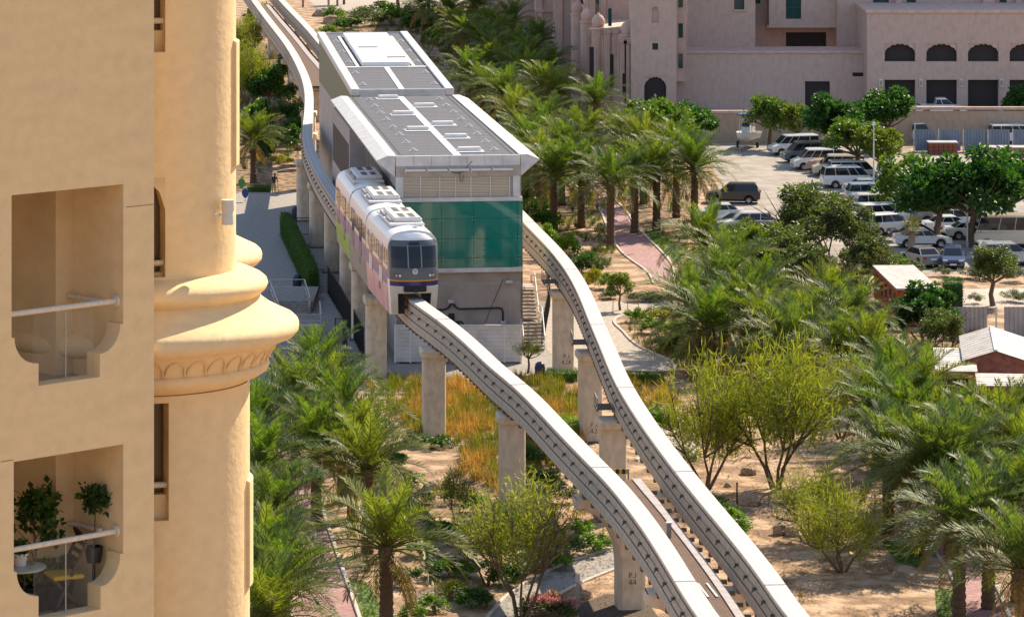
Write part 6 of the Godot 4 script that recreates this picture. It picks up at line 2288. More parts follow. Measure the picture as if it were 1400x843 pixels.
	for e in [[q[1], q[2], 0.012, "windscreen"], [q[0], q[3], -0.012, "rear_window"]]:
		var w := MB.new()
		var lo: Vector3 = e[0].lerp(e[1], 0.12)
		var hi2: Vector3 = e[0].lerp(e[1], 0.93)
		lo.x += e[2]; hi2.x += e[2]; lo.y += 0.008; hi2.y += 0.008
		lo.z -= 0.1; hi2.z -= 0.1
		w.face([lo, hi2, hi2 * m2, lo * m2], Vector3(signf(e[2]), 0.5, 0))
		win.append([e[3], w.mesh()])
	var lamps := []
	for sg in [-1.0, 1.0]:
		var w := MB.new()
		w.box(Vector3(s.L / 2 - 0.09, s.belt - 0.25, sg * (W2 - 0.28)), Vector3(0.16, 0.13, 0.38), 0.03)
		lamps.append(["headlight", w.mesh(), "lens"])
		w = MB.new()
		w.box(Vector3(-s.L / 2 + 0.04, s.belt - 0.12, sg * (W2 - 0.2)), Vector3(0.12, 0.2, 0.24), 0.03)
		lamps.append(["tail_light", w.mesh(), "tail"])
		w = MB.new()
		w.box(Vector3(g[1] - 0.45, s.belt + 0.05, sg * (W2 + 0.08)), Vector3(0.12, 0.13, 0.18), 0.03)
		lamps.append(["mirror", w.mesh(), "paint"])
	var u := MB.new()
	u.box(Vector3(0, 0.42, 0), Vector3(s.L - 0.5, 0.4, s.W - 0.24))
	u.box(Vector3(s.L / 2 - 0.02, 0.50, 0), Vector3(0.06, 0.16, s.W * 0.6), 0.02)
	var pl := MB.new()
	pl.box(Vector3(s.L / 2 + 0.015, 0.42, 0), Vector3(0.02, 0.12, 0.5))
	pl.box(Vector3(-s.L / 2 - 0.01, 0.72, 0), Vector3(0.02, 0.12, 0.5))
	var bed := MB.new()
	if kind == "pickup":
		bed.span(Vector3(-2.45, 1.07, -W2 + 0.12), Vector3(-0.7, 1.085, W2 - 0.12))
	meshes[kind] = {"body": b.mesh(), "win": win, "lamps": lamps, "under": u.mesh(), "plate": pl.mesh(), "spec": s, "bed": bed.mesh()}
	return meshes[kind]

func car(kind: String, paint: String, label: String, p: Vector3, yaw: float, called := "parked_car", cat := "car"):
	var d := car_body_mesh(kind)
	var t := thing(called, label, cat, p, yaw, "vehicles in the parking lot")
	var body := part(t, "body", d.body, mats[paint])
	for w in d.win: part(body, w[0], w[1], mats.dark_glass)
	for l in d.lamps: part(body, l[0], l[1], mats[paint] if l[2] == "paint" else mats[l[2]])
	part(t, "underbody", d.under, mats.rubber)
	part(t, "number_plate", d.plate, mats.white)
	if kind == "pickup": part(t, "load_bed", d.bed, mats.rubber)
	var wm := wheel_meshes()
	for wx in d.spec.wx:
		for sg in [-1.0, 1.0]:
			var xf := Transform3D(Basis(Vector3.RIGHT, PI * 0.5 * sg), Vector3(wx, 0.33, sg * (d.spec.W / 2 - 0.12)))
			var wh := part(t, "wheel", wm[0], mats.rubber, xf)
			part(wh, "rim", wm[1], mats.steel)
	return t

func build_vehicles():
	var L := PI
	# far row, noses toward the left
	car("van", "paint_white", "white van, first in the row by the dense dark trees", Vector3(27.83, 0.00, -360.53), L + 0.25, "parked_van", "van")
	car("van", "paint_grey", "dark grey van with a pale roof between two white vans", Vector3(28.52, 0.00, -353.82), L + 0.2, "parked_van", "van")
	car("van", "paint_white", "white van with ladder rack beside the tan covered boat", Vector3(29.04, 0.00, -347.35), L + 0.15, "parked_van", "van")
	car("van", "paint_beige", "long beige minivan with a row of side windows", Vector3(30.55, 0.00, -341.73), L, "parked_van", "van")
	car("van", "paint_white", "white van half hidden by the olive tree beside the beige minivan", Vector3(30.56, 0.00, -332.17), 0.12, "parked_van", "van")
	car("sedan", "paint_silver", "silver saloon just below the white vans", Vector3(31.86, 0.00, -326.46), 0.1)
	car("suv", "paint_lightblue", "pale blue four wheel drive between silver cars", Vector3(31.53, 0.00, -320.40), 0.1)
	car("sedan", "paint_silver", "silver saloon partly under the olive tree", Vector3(30.37, 0.00, -315.09), 0.1)
	car("suv", "paint_white", "white four wheel drive with dark roof windows beside the silver saloon", Vector3(31.44, 0.00, -312.50), 0.1)
	car("suv", "paint_white", "white four wheel drive parked askew with its tail to the open lane", Vector3(30.79, 0.00, -305.47), 0.35)
	car("suv", "paint_white", "white four wheel drive beside the black saloon", Vector3(30.83, 0.00, -298.74), 0.45)
	car("sedan", "paint_black", "black saloon squeezed beside the white saloon", Vector3(32.64, 0.00, -294.57), 0.12)
	car("sedan", "paint_white", "white saloon seen full side on in front of the dark trees", Vector3(32.65, 0.00, -290.96), 0.06)
	car("hatch", "paint_navy", "dark blue hatchback facing out of its space by the hedge", Vector3(33.70, 0.00, -279.41), -PI * 0.5 - 0.1)
	car("sedan", "paint_grey", "grey green saloon with red tail lights beside the blue hatchback", Vector3(31.44, 0.00, -280.24), PI * 0.5 + 0.3)
	car("minibus", "paint_beige", "cream minibus with long side windows beside the tree trunks", Vector3(40.27, 0.00, -290.96), L, "parked_minibus", "bus")
	car("suv", "paint_white", "white car under the dense tree behind the minibus", Vector3(37.34, 0.00, -302.07), 0.2)
	car("sedan", "paint_white", "white saloon behind the tree trunks next to the minibus", Vector3(37.29, 0.00, -295.95), 0.1)
	car("suv", "paint_silver", "silver four wheel drive by the shrubs below the minibus", Vector3(38.11, 0.00, -280.24), 0.1)
	car("hatch", "paint_silver", "silver hatchback showing over the small olive tree", Vector3(36.65, 0.00, -281.90), -PI * 0.5)
	for q in [["sedan", "paint_white", "white saloon behind the twin trunk of the large tree", Vector3(35.96, 0.00, -299.68), 0.15], ["suv", "paint_grey", "dark grey four wheel drive in the shade of the dense trees", Vector3(35.80, 0.00, -305.96), 0.2], ["hatch", "paint_white", "white hatchback under the yellow tinged tree", Vector3(32.82, 0.00, -308.44), 0.3], ["sedan", "paint_silver", "silver saloon under the edge of the yellow tinged tree", Vector3(33.31, 0.00, -316.67), 0.15], ["van", "paint_white", "white van under the bright green spreading tree", Vector3(31.53, 0.00, -336.88), 0.1], ["suv", "paint_white", "white four wheel drive far under the large trees", Vector3(40.22, 0.00, -308.44), 0.1], ["sedan", "paint_navy", "dark blue saloon far under the large trees", Vector3(39.38, 0.00, -312.50), 0.1]]:
		car(q[0], q[1], q[2], q[3], q[4], "parked_van" if q[0] == "van" else "parked_car", "van" if q[0] == "van" else "car")
	# near left row
	car("suv", "paint_black", "black four wheel drive with red tail lights by the open lane", Vector3(19.42, 0.00, -320.40), L - 0.1)
	car("sedan", "paint_white", "white saloon with clear wheels in front of the palm trunks", Vector3(17.37, 0.00, -307.94), L + 0.05)
	car("sedan", "paint_grey", "grey saloon behind the feathery shrub", Vector3(18.31, 0.00, -302.07), L + 0.05)
	car("suv", "paint_white", "white four wheel drive behind the feathery shrub", Vector3(19.18, 0.00, -299.68), L + 0.05)
	car("suv", "paint_black", "black four wheel drive nose out behind a white saloon", Vector3(18.82, 0.00, -292.31), L + 0.1)
	car("sedan", "paint_white", "white saloon nose out behind the olive tree", Vector3(19.23, 0.00, -289.63), L + 0.1)
	car("sedan", "paint_silver", "silver saloon nose out at the end of the row", Vector3(19.68, 0.00, -285.29), L + 0.1)
	car("pickup", "paint_white", "white pickup truck on the hotel terrace in front of the arcade", Vector3(44.536, 2.055, -380), 0.0, "pickup_truck", "truck")
	car("van", "paint_white", "white van standing behind the end of the blue fence", Vector3(40.99, 0.00, -374.02), 1.9, "parked_van", "van")
	car("van", "paint_white", "white van roof showing above the site fence", Vector3(50.84, 0.00, -371.09), 0.1, "parked_van", "van")
	# boat on its trailer
	var bt := thing("motor_boat", "white motor boat with blue canopy on a trailer by the garden wall", "boat", Vector3(23.43, 0.00, -366.09), 0.0)
	bt.rotation.y = -0.25
	var b := MB.new()
	var st := []
	for k in 10:
		var t := k / 9.0
		var z := lerpf(-3.0, 2.9, t)
		var w := 1.1 * (1.0 - pow(t, 3.2))
		var kl := 0.55 + 0.75 * pow(t, 2.5)
		var sh := 1.5 + 0.35 * t
		st.append([Vector3(-w - 0.02, sh, z), Vector3(-w * 0.85, kl + 0.35, z), Vector3(0, kl, z), Vector3(w * 0.85, kl + 0.35, z), Vector3(w + 0.02, sh, z)])
	for k in 9:
		for i in 4: b.face([st[k][i], st[k][i + 1], st[k + 1][i + 1], st[k + 1][i]], Vector3((i - 1.5) * 1.0, -0.5, 0.3))
		b.face([st[k][0] - Vector3(0, 0.12, 0), st[k][4] - Vector3(0, 0.12, 0), st[k + 1][4] - Vector3(0, 0.12, 0), st[k + 1][0] - Vector3(0, 0.12, 0)], Vector3.UP)
	b.face(st[0], Vector3(0, 0, -1))
	part(bt, "hull", b, mats.white)
	b = MB.new()
	b.box(Vector3(0, 1.85, -0.3), Vector3(0.9, 0.8, 0.7), 0.08)
	b.box(Vector3(0, 1.75, -1.4), Vector3(1.3, 0.6, 0.5), 0.08)
	part(bt, "console", b, mats.white)
	b = MB.new()
	b.face([Vector3(-0.42, 2.2, 0.1), Vector3(0.42, 2.2, 0.1), Vector3(0.36, 2.6, -0.1), Vector3(-0.36, 2.6, -0.1)], Vector3(0, 0.3, 1))
	part(bt, "windscreen", b, mats.window_teal)
	b = MB.new()
	for q in [[-0.6, 0.2], [0.6, 0.2], [-0.6, -1.3], [0.6, -1.3]]: b.tube([Vector3(q[0], 1.5, q[1]), Vector3(q[0] * 0.95, 3.35, q[1])], [0.035], 6)
	part(bt, "canopy_frame", b, mats.white)
	b = MB.new()
	b.box(Vector3(0, 3.4, -0.55), Vector3(1.6, 0.12, 2.0), 0.05)
	part(bt, "canopy", b, mats.sign_blue)
	b = MB.new()
	b.box(Vector3(0, 1.3, -3.2), Vector3(0.5, 0.9, 0.5), 0.1)
	part(bt, "outboard_motor", b, mats.rubber)
	var tr := thing("boat_trailer", "galvanised boat trailer under the white motor boat", "trailer", Vector3(23.43, 0.00, -366.09), -0.25)
	b = MB.new()
	b.bar(Vector3(-0.6, 0.45, -2.6), Vector3(-0.5, 0.45, 1.2), 0.08, 0.1)
	b.bar(Vector3(0.6, 0.45, -2.6), Vector3(0.5, 0.45, 1.2), 0.08, 0.1)
	b.bar(Vector3(-0.5, 0.45, 1.2), Vector3(0, 0.45, 3.2), 0.08, 0.1)
	b.bar(Vector3(0.5, 0.45, 1.2), Vector3(0, 0.45, 3.2), 0.08, 0.1)
	b.bar(Vector3(-0.9, 0.4, -1.0), Vector3(0.9, 0.4, -1.0), 0.08, 0.1)
	b.tube([Vector3(0, 0.45, 3.0), Vector3(0, 0.0, 3.0)], [0.05], 8)
	part(tr, "frame", b, mats.steel)
	var wm := wheel_meshes()
	for s in [-1.0, 1.0]:
		var wh := part(tr, "wheel", wm[0], mats.rubber, Transform3D(Basis(Vector3.FORWARD, -PI * 0.5 * s), Vector3(s * 1.0, 0.33, -1.0)))
		part(wh, "rim", wm[1], mats.steel)
	# tan boat under a tarpaulin between the vans
	b = MB.new()
	var rows := []
	for k in 9:
		var t := k / 8.0
		var x := lerpf(-1.9, 1.9, t)
		var e := sqrt(maxf(0.0, 1.0 - pow(absf(t * 2 - 1), 2.4)))
		var r := []
		for i in 7:
			var a := PI * i / 6
			r.append(Vector3(x, 0.15 + (0.5 + 0.75 * sin(a)) * (0.45 + 0.55 * e), cos(a) * (0.25 + 0.75 * e)))
		rows.append(r)
	for k in 8:
		for i in 6: b.face([rows[k][i], rows[k][i + 1], rows[k + 1][i + 1], rows[k + 1][i]], Vector3(0, 0.6, cos(PI * (i + 0.5) / 6)))
	for k in [0, 8]: b.face(rows[k], Vector3(1 if k == 8 else -1, 0, 0))
	var cb := thing("covered_boat", "small boat under a tan tarpaulin between the white van and beige minivan", "boat", Vector3(29.46, 0.00, -344.20), 0.12)
	part(cb, "tarpaulin", b, mats.tarp)
	b = MB.new()
	for x in [-1.1, 1.1]: b.box(Vector3(x, 0.15, 0), Vector3(0.2, 0.3, 1.4), 0.02)
	part(cb, "chocks", b, mats.wood_dark)

# ---------- plants ----------
func leaf(b: MB, p: Vector3, dir: Vector3, side: Vector3, l: float, w: float, nr: Vector3, c: Color):
	var m := p + dir * l * 0.45
	var tip := p + dir * l
	if dir.cross(side).dot(nr) < 0: side = -side
	b.v.append(p); b.v.append(m + side * w); b.v.append(tip)
	b.v.append(p); b.v.append(tip); b.v.append(m - side * w)
	for k in 6:
		b.n.append(nr); b.c.append(c)

func leaf_ball(r: Vector3, n: int, l: float, w: float, ca: Color, cb: Color, sd: int, clumps := 0, up := 0.3) -> ArrayMesh:
	# leaves gathered in clumps spread through an ellipsoid, denser toward the outside
	var g := RandomNumberGenerator.new()
	g.seed = sd
	var b := MB.new()
	var cl := []
	var nc := clumps if clumps > 0 else 1
	for k in nc:
		if clumps == 0: cl.append([Vector3.ZERO, 1.0])
		else:
			var d := Vector3(g.randfn(), g.randfn(), g.randfn()).normalized()
			if d.y < -0.55: d.y *= -0.5
			cl.append([d * pow(g.randf_range(0.12, 1.0), 0.5) * 0.80, g.randf_range(0.22, 0.40) * (2.2 / pow(nc, 0.33))])
	for i in n:
		var c: Array = cl[g.randi() % nc]
		var d := Vector3(g.randfn(), g.randfn(), g.randfn()).normalized()
		var rad: float = c[1] * pow(g.randf(), 0.45)
		var p: Vector3 = (c[0] + d * rad) * r
		var dir := (d + Vector3(g.randfn(), g.randfn(), g.randfn()) * 0.6 + Vector3(0, up * 0.3, 0)).normalized()
		var nr := (d + Vector3(0, up, 0) + Vector3(g.randfn(), g.randfn(), g.randfn()) * 0.55)
		nr = (nr - dir * nr.dot(dir)).normalized()
		var side := dir.cross(nr).normalized()
		var col := ca.lerp(cb, g.randf())
		leaf(b, p, dir, side, l * g.randf_range(0.7, 1.3), w * g.randf_range(0.7, 1.2), nr, col)
	return b.mesh()

func feather_crown(sd: int, n: int, ca: Color, cb: Color, l := 0.30, w := 0.022, strands := 60) -> ArrayMesh:
	# fine sprays on thin ascending twigs inside a unit crown
	var g := RandomNumberGenerator.new()
	g.seed = sd
	var b := MB.new()
	var tw := []
	for k in strands:
		var d := Vector3(g.randfn(), absf(g.randfn()) * 1.1 - 0.45, g.randfn()).normalized()
		var e := d * g.randf_range(0.5, 1.08)
		tw.append([Vector3(d.x * 0.25, -0.65, d.z * 0.25), e])
	for i in n:
		var t: Array = tw[g.randi() % strands]
		var f := pow(g.randf(), 0.7)
		var p: Vector3 = t[0].lerp(t[1], 0.25 + 0.75 * f) + Vector3(g.randfn(), g.randfn(), g.randfn()) * 0.11
		var ax: Vector3 = (t[1] - t[0]).normalized()
		var dir := (ax * 0.7 + Vector3(g.randfn(), g.randfn() - 0.15, g.randfn()) * 0.6).normalized()
		var nr := Vector3(g.randfn(), g.randfn() + 0.8, g.randfn())
		nr = (nr - dir * nr.dot(dir)).normalized()
		leaf(b, p, dir, dir.cross(nr), l * g.randf_range(0.6, 1.3), w * g.randf_range(0.7, 1.3), nr, ca.lerp(cb, g.randf()))
	return b.mesh()

func frond_mesh(ln: float, e0: float, bend: float, ca: Color, cb: Color, sd: int, nleaf := 46, dry := 0.0) -> ArrayMesh:
	var g := RandomNumberGenerator.new()
	g.seed = sd
	var b := MB.new()
	var pts := []
	var p := Vector3.ZERO
	var n := 16
	for k in n + 1:
		var t := float(k) / n
		pts.append(p)
		var a := e0 - bend * pow(t, 1.35)
		p += Vector3(0, sin(a), cos(a)) * ln / n
	var rad := []
	for k in n + 1: rad.append(lerpf(0.035, 0.006, float(k) / n))
	b.col = ca.lerp(Color(0.30, 0.24, 0.06), 0.6)
	b.tube(pts, rad, 4, false)
	for s in [-1.0, 1.0]:
		for i in nleaf:
			var t := lerpf(0.16, 1.0, (i + g.randf() * 0.5) / nleaf)
			var f := t * n
			var k := mini(int(f), n - 1)
			var o: Vector3 = pts[k].lerp(pts[k + 1], f - k)
			var T: Vector3 = (pts[k + 1] - pts[k]).normalized()
			var X: Vector3 = Vector3.RIGHT * s
			var N: Vector3 = T.cross(X).normalized() * (-s)
			if N.y < 0: N = -N
			var al := lerpf(0.55, 1.05, t) + g.randf_range(-0.15, 0.15)
			var V := g.randf_range(0.15, 0.6) - dry
			var dir: Vector3 = (X * cos(al) + T * sin(al) + N * V - Vector3(0, g.randf() * 0.15, 0)).normalized()
			var nr: Vector3 = (N - dir * N.dot(dir)).normalized()
			var L := (0.20 + 0.36 * sin(PI * clampf(0.12 + t * 0.8, 0, 1))) * g.randf_range(0.85, 1.15) * ln / 3.0
			leaf(b, o, dir, dir.cross(nr), L, 0.022, nr, ca.lerp(cb, g.randf()))
	return b.mesh()

var fronds := []
var palm_trunks := []
func make_palms():
	# three families of tone: fresh green, blue green, yellow green
	var fam := [[Color(0.05, 0.125, 0.016), Color(0.185, 0.25, 0.05)], [Color(0.055, 0.105, 0.03), Color(0.19, 0.245, 0.07)], [Color(0.095, 0.14, 0.016), Color(0.27, 0.285, 0.055)]]
	for k in 3:
		var ga: Color = fam[k][0]
		var gb: Color = fam[k][1]
		fronds.append([
			frond_mesh(2.5, 1.42, 0.75, ga + Color(0.02, 0.03, 0), gb + Color(0.04, 0.05, 0.01), 100 + k, 40),
			frond_mesh(2.9, 1.12, 1.0, ga, gb, 110 + k, 44),
			frond_mesh(3.1, 0.85, 1.25, ga, gb, 120 + k, 44),
			frond_mesh(3.2, 0.55, 1.4, ga, gb, 130 + k, 44),
			frond_mesh(3.1, 0.2, 1.35, ga, gb.lerp(Color(0.30, 0.26, 0.07), 0.4), 140 + k, 42, 0.1),
			frond_mesh(2.8, -0.25, 1.05, Color(0.12, 0.12, 0.03), Color(0.32, 0.25, 0.07), 150 + k, 40, 0.3),
			frond_mesh(2.3, -0.7, 0.75, Color(0.26, 0.17, 0.07), Color(0.44, 0.28, 0.10), 160 + k, 38, 0.4)])
	for k in 2:
		var b := MB.new()
		var pr := []
		var g := RandomNumberGenerator.new()
		g.seed = 170 + k
		for i in 26:
			var y := 1.0 - i / 25.0
			pr.append(Vector2((0.23 + 0.05 * pow(1.0 - y, 6) + (0.045 if y > 0.86 else 0.0)) + (0.028 if i % 2 == 0 else -0.012) + g.randf_range(-0.008, 0.008), y))
		b.lathe(pr, 11)
		palm_trunks.append(b.mesh())

func palm(top: Vector3, sc: float, sd: int, label: String, group: String, bronze := 0.25):
	var g := RandomNumberGenerator.new()
	g.seed = sd
	sc *= 1.16
	var lean_to := g.randi() % 3
	label = label.replace("date palm", ["fresh green", "blue green", "yellow green"][lean_to] + " date palm")
	var t := thing("palm_tree", label, "palm tree", Vector3(top.x, 0, top.z), 0.0, group)
	part(t, "trunk", palm_trunks[sd % 2], mats.bark, Transform3D(Basis.from_scale(Vector3(sc, top.y, sc)), Vector3.ZERO))
	var n := 46 + g.randi() % 12
	for i in n:
		var f := float(i) / n
		var k := clampi(int(f * 5.6 + g.randf_range(-0.35, 0.45)), 0, 5)
		if f > 0.88 and g.randf() < bronze + 0.15: k = 6
		var az := i * 2.39996 + g.randf_range(-0.2, 0.2)
		var m: ArrayMesh = fronds[lean_to if g.randf() < 0.75 else g.randi() % 3][k]
		var s := sc * g.randf_range(0.85, 1.12)
		var bs := Basis(Vector3.UP, az) * Basis(Vector3.RIGHT, g.randf_range(-0.12, 0.12)) * Basis(Vector3.BACK, g.randf_range(-0.3, 0.3))
		part(t, "frond", m, mats.palm_leaf, Transform3D(bs.scaled(Vector3.ONE * s), Vector3(0, top.y - 0.25 * f - 0.02, 0) + bs * Vector3(0, 0, 0.12)))
	return t

func limb_mesh(sd: int, stems: int, spread: float, h0: float) -> ArrayMesh:
	# unit tree: trunk from 0 up, limbs into a crown of radius 1 centred at y = h0 + 1
	var g := RandomNumberGenerator.new()
	g.seed = sd
	var b := MB.new()
	for s in stems:
		var a := TAU * s / stems + g.randf() * 0.8
		var lean := 0.05 if stems == 1 else spread
		var base := Vector3(sin(a), 0, cos(a)) * (0.0 if stems == 1 else 0.07)
		var fork := Vector3(sin(a) * lean, h0 * 0.95, cos(a) * lean)
		b.tube([base, base.lerp(fork, 0.5) + Vector3(g.randfn() * 0.04, 0, g.randfn() * 0.04), fork], [(0.085 if stems == 1 else 0.055) / sqrt(stems) + 0.008, (0.065 if stems == 1 else 0.042) / sqrt(stems) + 0.006, (0.055 if stems == 1 else 0.03) / sqrt(stems) + 0.005], 7)
		for k in (9 if stems == 1 else 4):
			var d := Vector3(g.randfn(), g.randf_range(0.35, 1.3), g.randfn()).normalized()
			if stems > 1: d = (d + Vector3(sin(a), 0.6, cos(a)) * 0.8).normalized()
			var e := fork + d * g.randf_range(0.7, 1.25)
			var mid := fork.lerp(e, 0.5) + Vector3(g.randfn(), g.randfn(), g.randfn()) * 0.07
			b.tube([fork, mid, e], [0.036, 0.022, 0.006] if stems == 1 else [0.02, 0.013, 0.004], 5)
			for j in 2:
				var e2 := mid + (d + Vector3(g.randfn(), g.randfn() * 0.6 + 0.3, g.randfn()) * 0.8).normalized() * 0.5
				b.tube([mid, e2], [0.012, 0.003], 4)
	return b.mesh()

var kinds := {}
func make_trees():
	kinds.dense = [leaf_ball(Vector3.ONE, 5200, 0.13, 0.042, Color(0.018, 0.075, 0.014), Color(0.09, 0.20, 0.03), 201, 34), leaf_ball(Vector3.ONE, 5200, 0.13, 0.042, Color(0.018, 0.07, 0.014), Color(0.075, 0.18, 0.03), 202, 30)]
	kinds.light = [leaf_ball(Vector3.ONE, 4200, 0.12, 0.036, Color(0.09, 0.16, 0.02), Color(0.26, 0.28, 0.03), 203, 30), leaf_ball(Vector3.ONE, 4200, 0.12, 0.036, Color(0.06, 0.14, 0.02), Color(0.19, 0.26, 0.03), 204, 30)]
	kinds.olive = [leaf_ball(Vector3.ONE, 8500, 0.09, 0.023, Color(0.055, 0.09, 0.022), Color(0.18, 0.21, 0.05), 205, 40), leaf_ball(Vector3.ONE, 8500, 0.09, 0.023, Color(0.06, 0.085, 0.03), Color(0.16, 0.18, 0.06), 206, 44)]
	kinds.feather = [feather_crown(207, 5200, Color(0.14, 0.18, 0.02), Color(0.38, 0.40, 0.04), 0.19, 0.0085, 90), feather_crown(208, 5200, Color(0.15, 0.19, 0.02), Color(0.42, 0.42, 0.05), 0.19, 0.0085, 84)]
	kinds.sparse = [feather_crown(209, 3600, Color(0.15, 0.19, 0.03), Color(0.38, 0.38, 0.05), 0.15, 0.013, 44), feather_crown(210, 3200, Color(0.12, 0.16, 0.03), Color(0.28, 0.31, 0.05), 0.14, 0.013, 40)]
	kinds.limbs1 = [limb_mesh(211, 1, 0.05, 0.75), limb_mesh(212, 1, 0.05, 0.85)]
	kinds.limbsn = [limb_mesh(213, 5, 0.38, 0.55), limb_mesh(214, 4, 0.45, 0.5)]
	kinds.shrub = [leaf_ball(Vector3.ONE, 1300, 0.20, 0.06, Color(0.03, 0.10, 0.015), Color(0.11, 0.20, 0.03), 215, 16), leaf_ball(Vector3.ONE, 1300, 0.20, 0.055, Color(0.03, 0.09, 0.015), Color(0.10, 0.18, 0.03), 216, 14)]
	kinds.yellow = [leaf_ball(Vector3.ONE, 1100, 0.18, 0.05, Color(0.18, 0.20, 0.02), Color(0.50, 0.40, 0.02), 217, 14)]
	kinds.lime = [leaf_ball(Vector3.ONE, 1300, 0.18, 0.05, Color(0.08, 0.18, 0.01), Color(0.22, 0.34, 0.02), 218, 15)]
	kinds.grey = [leaf_ball(Vector3.ONE, 1700, 0.15, 0.03, Color(0.06, 0.085, 0.04), Color(0.16, 0.18, 0.085), 219, 18)]
	kinds.bougain = [leaf_ball(Vector3.ONE, 1300, 0.17, 0.05, Color(0.04, 0.10, 0.02), Color(0.16, 0.20, 0.04), 220, 14)]

func tree(base: Vector3, h: float, r: float, kind: String, multi: bool, label: String, group: String, sd: int, squash := 1.0):
	var t := thing("broadleaf_tree" if kind in ["dense", "light", "olive"] else "feathery_tree", label, "tree", base, sd * 1.7, group)
	if kind in ["dense", "light"] and r > 1.7:
		r *= 1.18; h *= 1.06
	var i := sd % 2
	var cy := h - r * squash
	var h0: float = ([0.55, 0.5] if multi else [0.75, 0.85])[i]
	var ky := cy / (h0 + 0.55)
	part(t, "trunk", kinds.limbsn[i] if multi else kinds.limbs1[i], mats.bark_grey, Transform3D(Basis.from_scale(Vector3(r, ky, r)), Vector3.ZERO))
	part(t, "crown", kinds[kind][i], mats.leaf if kind in ["dense", "light", "olive"] else mats.leaf_fine, Transform3D(Basis.from_scale(Vector3(r, r * squash, r)), Vector3(0, cy, 0)))
	return t

func shrub(p: Vector3, r: float, h: float, kind: String, label: String, group: String, sd: int):
	var ms: Array = kinds[kind]
	var t := thing("shrub", label, "shrub", p, sd * 2.1, group)
	part(t, "foliage", ms[sd % ms.size()], mats.leaf, Transform3D(Basis.from_scale(Vector3(r, h * 0.55, r)), Vector3(0, h * 0.48, 0)))
	return t

func hedge(a: Vector3, c: Vector3, w: float, h: float, label: String, ca: Color, cb: Color, sd: int, called := "hedge"):
	var g := RandomNumberGenerator.new()
	g.seed = sd
	var b := MB.new()
	var ln := a.distance_to(c)
	var n := int((ln * h * 2.0 + ln * w + w * h * 2.0) * 170.0)
	for i in n:
		var f := g.randf() * (2.0 * h + w)
		var x := g.randf_range(-ln / 2, ln / 2)
		var p: Vector3
		var o: Vector3
		if f < h: p = Vector3(x, f, w / 2); o = Vector3(0, 0.2, 1)
		elif f < 2 * h: p = Vector3(x, f - h, -w / 2); o = Vector3(0, 0.2, -1)
		else: p = Vector3(x, h, f - 2 * h - w / 2); o = Vector3.UP
		if g.randf() < 0.06: p.x = signf(x) * ln / 2; p.z = g.randf_range(-w / 2, w / 2); p.y = g.randf() * h; o = Vector3(signf(x), 0.2, 0)
		p += Vector3(g.randfn(), g.randfn() * 0.8, g.randfn()) * 0.06
		var dir := (o + Vector3(g.randfn(), g.randfn(), g.randfn()) * 0.8).normalized()
		var nr := o + Vector3(g.randfn(), g.randfn(), g.randfn()) * 0.5
		nr = (nr - dir * nr.dot(dir)).normalized()
		leaf(b, p, dir, dir.cross(nr), 0.11 * g.randf_range(0.7, 1.3), 0.03, nr, ca.lerp(cb, g.randf()))
	b.col = ca.lerp(cb, 0.5)
	b.box(Vector3(0, h * 0.45, 0), Vector3(ln * 0.97, h * 0.85, w * 0.7))
	return single(called, b, mats.leaf, label, "hedge", (a + c) * 0.5, atan2(-(c - a).z, (c - a).x))

func in_poly(p: Vector2, poly: Array) -> bool:
	return Geometry2D.is_point_in_polygon(p, PackedVector2Array(poly))

func tufts(called: String, label: String, poly: Array, per_m2: float, blade_h: float, cols: Array, sd: int, cat := "grass", jit := 0.5, avoid := []):
	var g := RandomNumberGenerator.new()
	g.seed = sd
	var b := MB.new()
	for k in 26:
		var a := g.randf() * TAU
		var lean := g.randf_range(0.1, 0.75)
		var o := Vector3(g.randfn(), 0, g.randfn()) * 0.09
		var dir := Vector3(sin(a) * lean, 1.0, cos(a) * lean).normalized()
		var side := Vector3(cos(a), 0, -sin(a))
		leaf(b, o, dir, side, g.randf_range(0.6, 1.1), 0.018, dir.cross(side).normalized(), Color.WHITE.lerp(Color(0.7, 0.7, 0.7), g.randf()))
	var lo := Vector2(1e9, 1e9)
	var hi := -lo
	for q in poly:
		lo = lo.min(q); hi = hi.max(q)
	var n := int((hi.x - lo.x) * (hi.y - lo.y) * per_m2)
	var xs := []
	var cs := []
	var nz := FastNoiseLite.new()
	nz.seed = sd; nz.frequency = 0.16
	for i in n:
		var p := Vector2(g.randf_range(lo.x, hi.x), g.randf_range(lo.y, hi.y))
		if not in_poly(p, poly): continue
		var skip := false
		for av in avoid:
			if in_poly(p, av): skip = true
		if skip: continue
		var q := nz.get_noise_2d(p.x, p.y * 0.45) * 1.5 + 0.5 + g.randf_range(-0.25, 0.25)
		if q < -0.05: continue
		var s := blade_h * g.randf_range(1.0 - jit, 1.0 + jit)
		xs.append(Transform3D(Basis(Vector3.UP, g.randf() * TAU).scaled(Vector3(s * 1.2, s, s * 1.2)), Vector3(p.x, 0.0, p.y)))
		var ci := clampf(q, 0, 0.999) * (cols.size() - 1)
		var c: Color = cols[int(ci)].lerp(cols[int(ci) + 1], ci - int(ci))
		cs.append(c * g.randf_range(0.75, 1.2))
	var mm := MultiMesh.new()
	mm.transform_format = MultiMesh.TRANSFORM_3D
	mm.use_colors = true
	mm.mesh = b.mesh()
	mm.instance_count = xs.size()
	for i in xs.size():
		mm.set_instance_transform(i, xs[i]); mm.set_instance_color(i, cs[i])
	var o := MultiMeshInstance3D.new()
	o.multimesh = mm
	o.material_override = mats.leaf_dry
	o.name = numbered(called)
	add_child(o)
	tag(o, label, cat, "", "stuff")
	return o

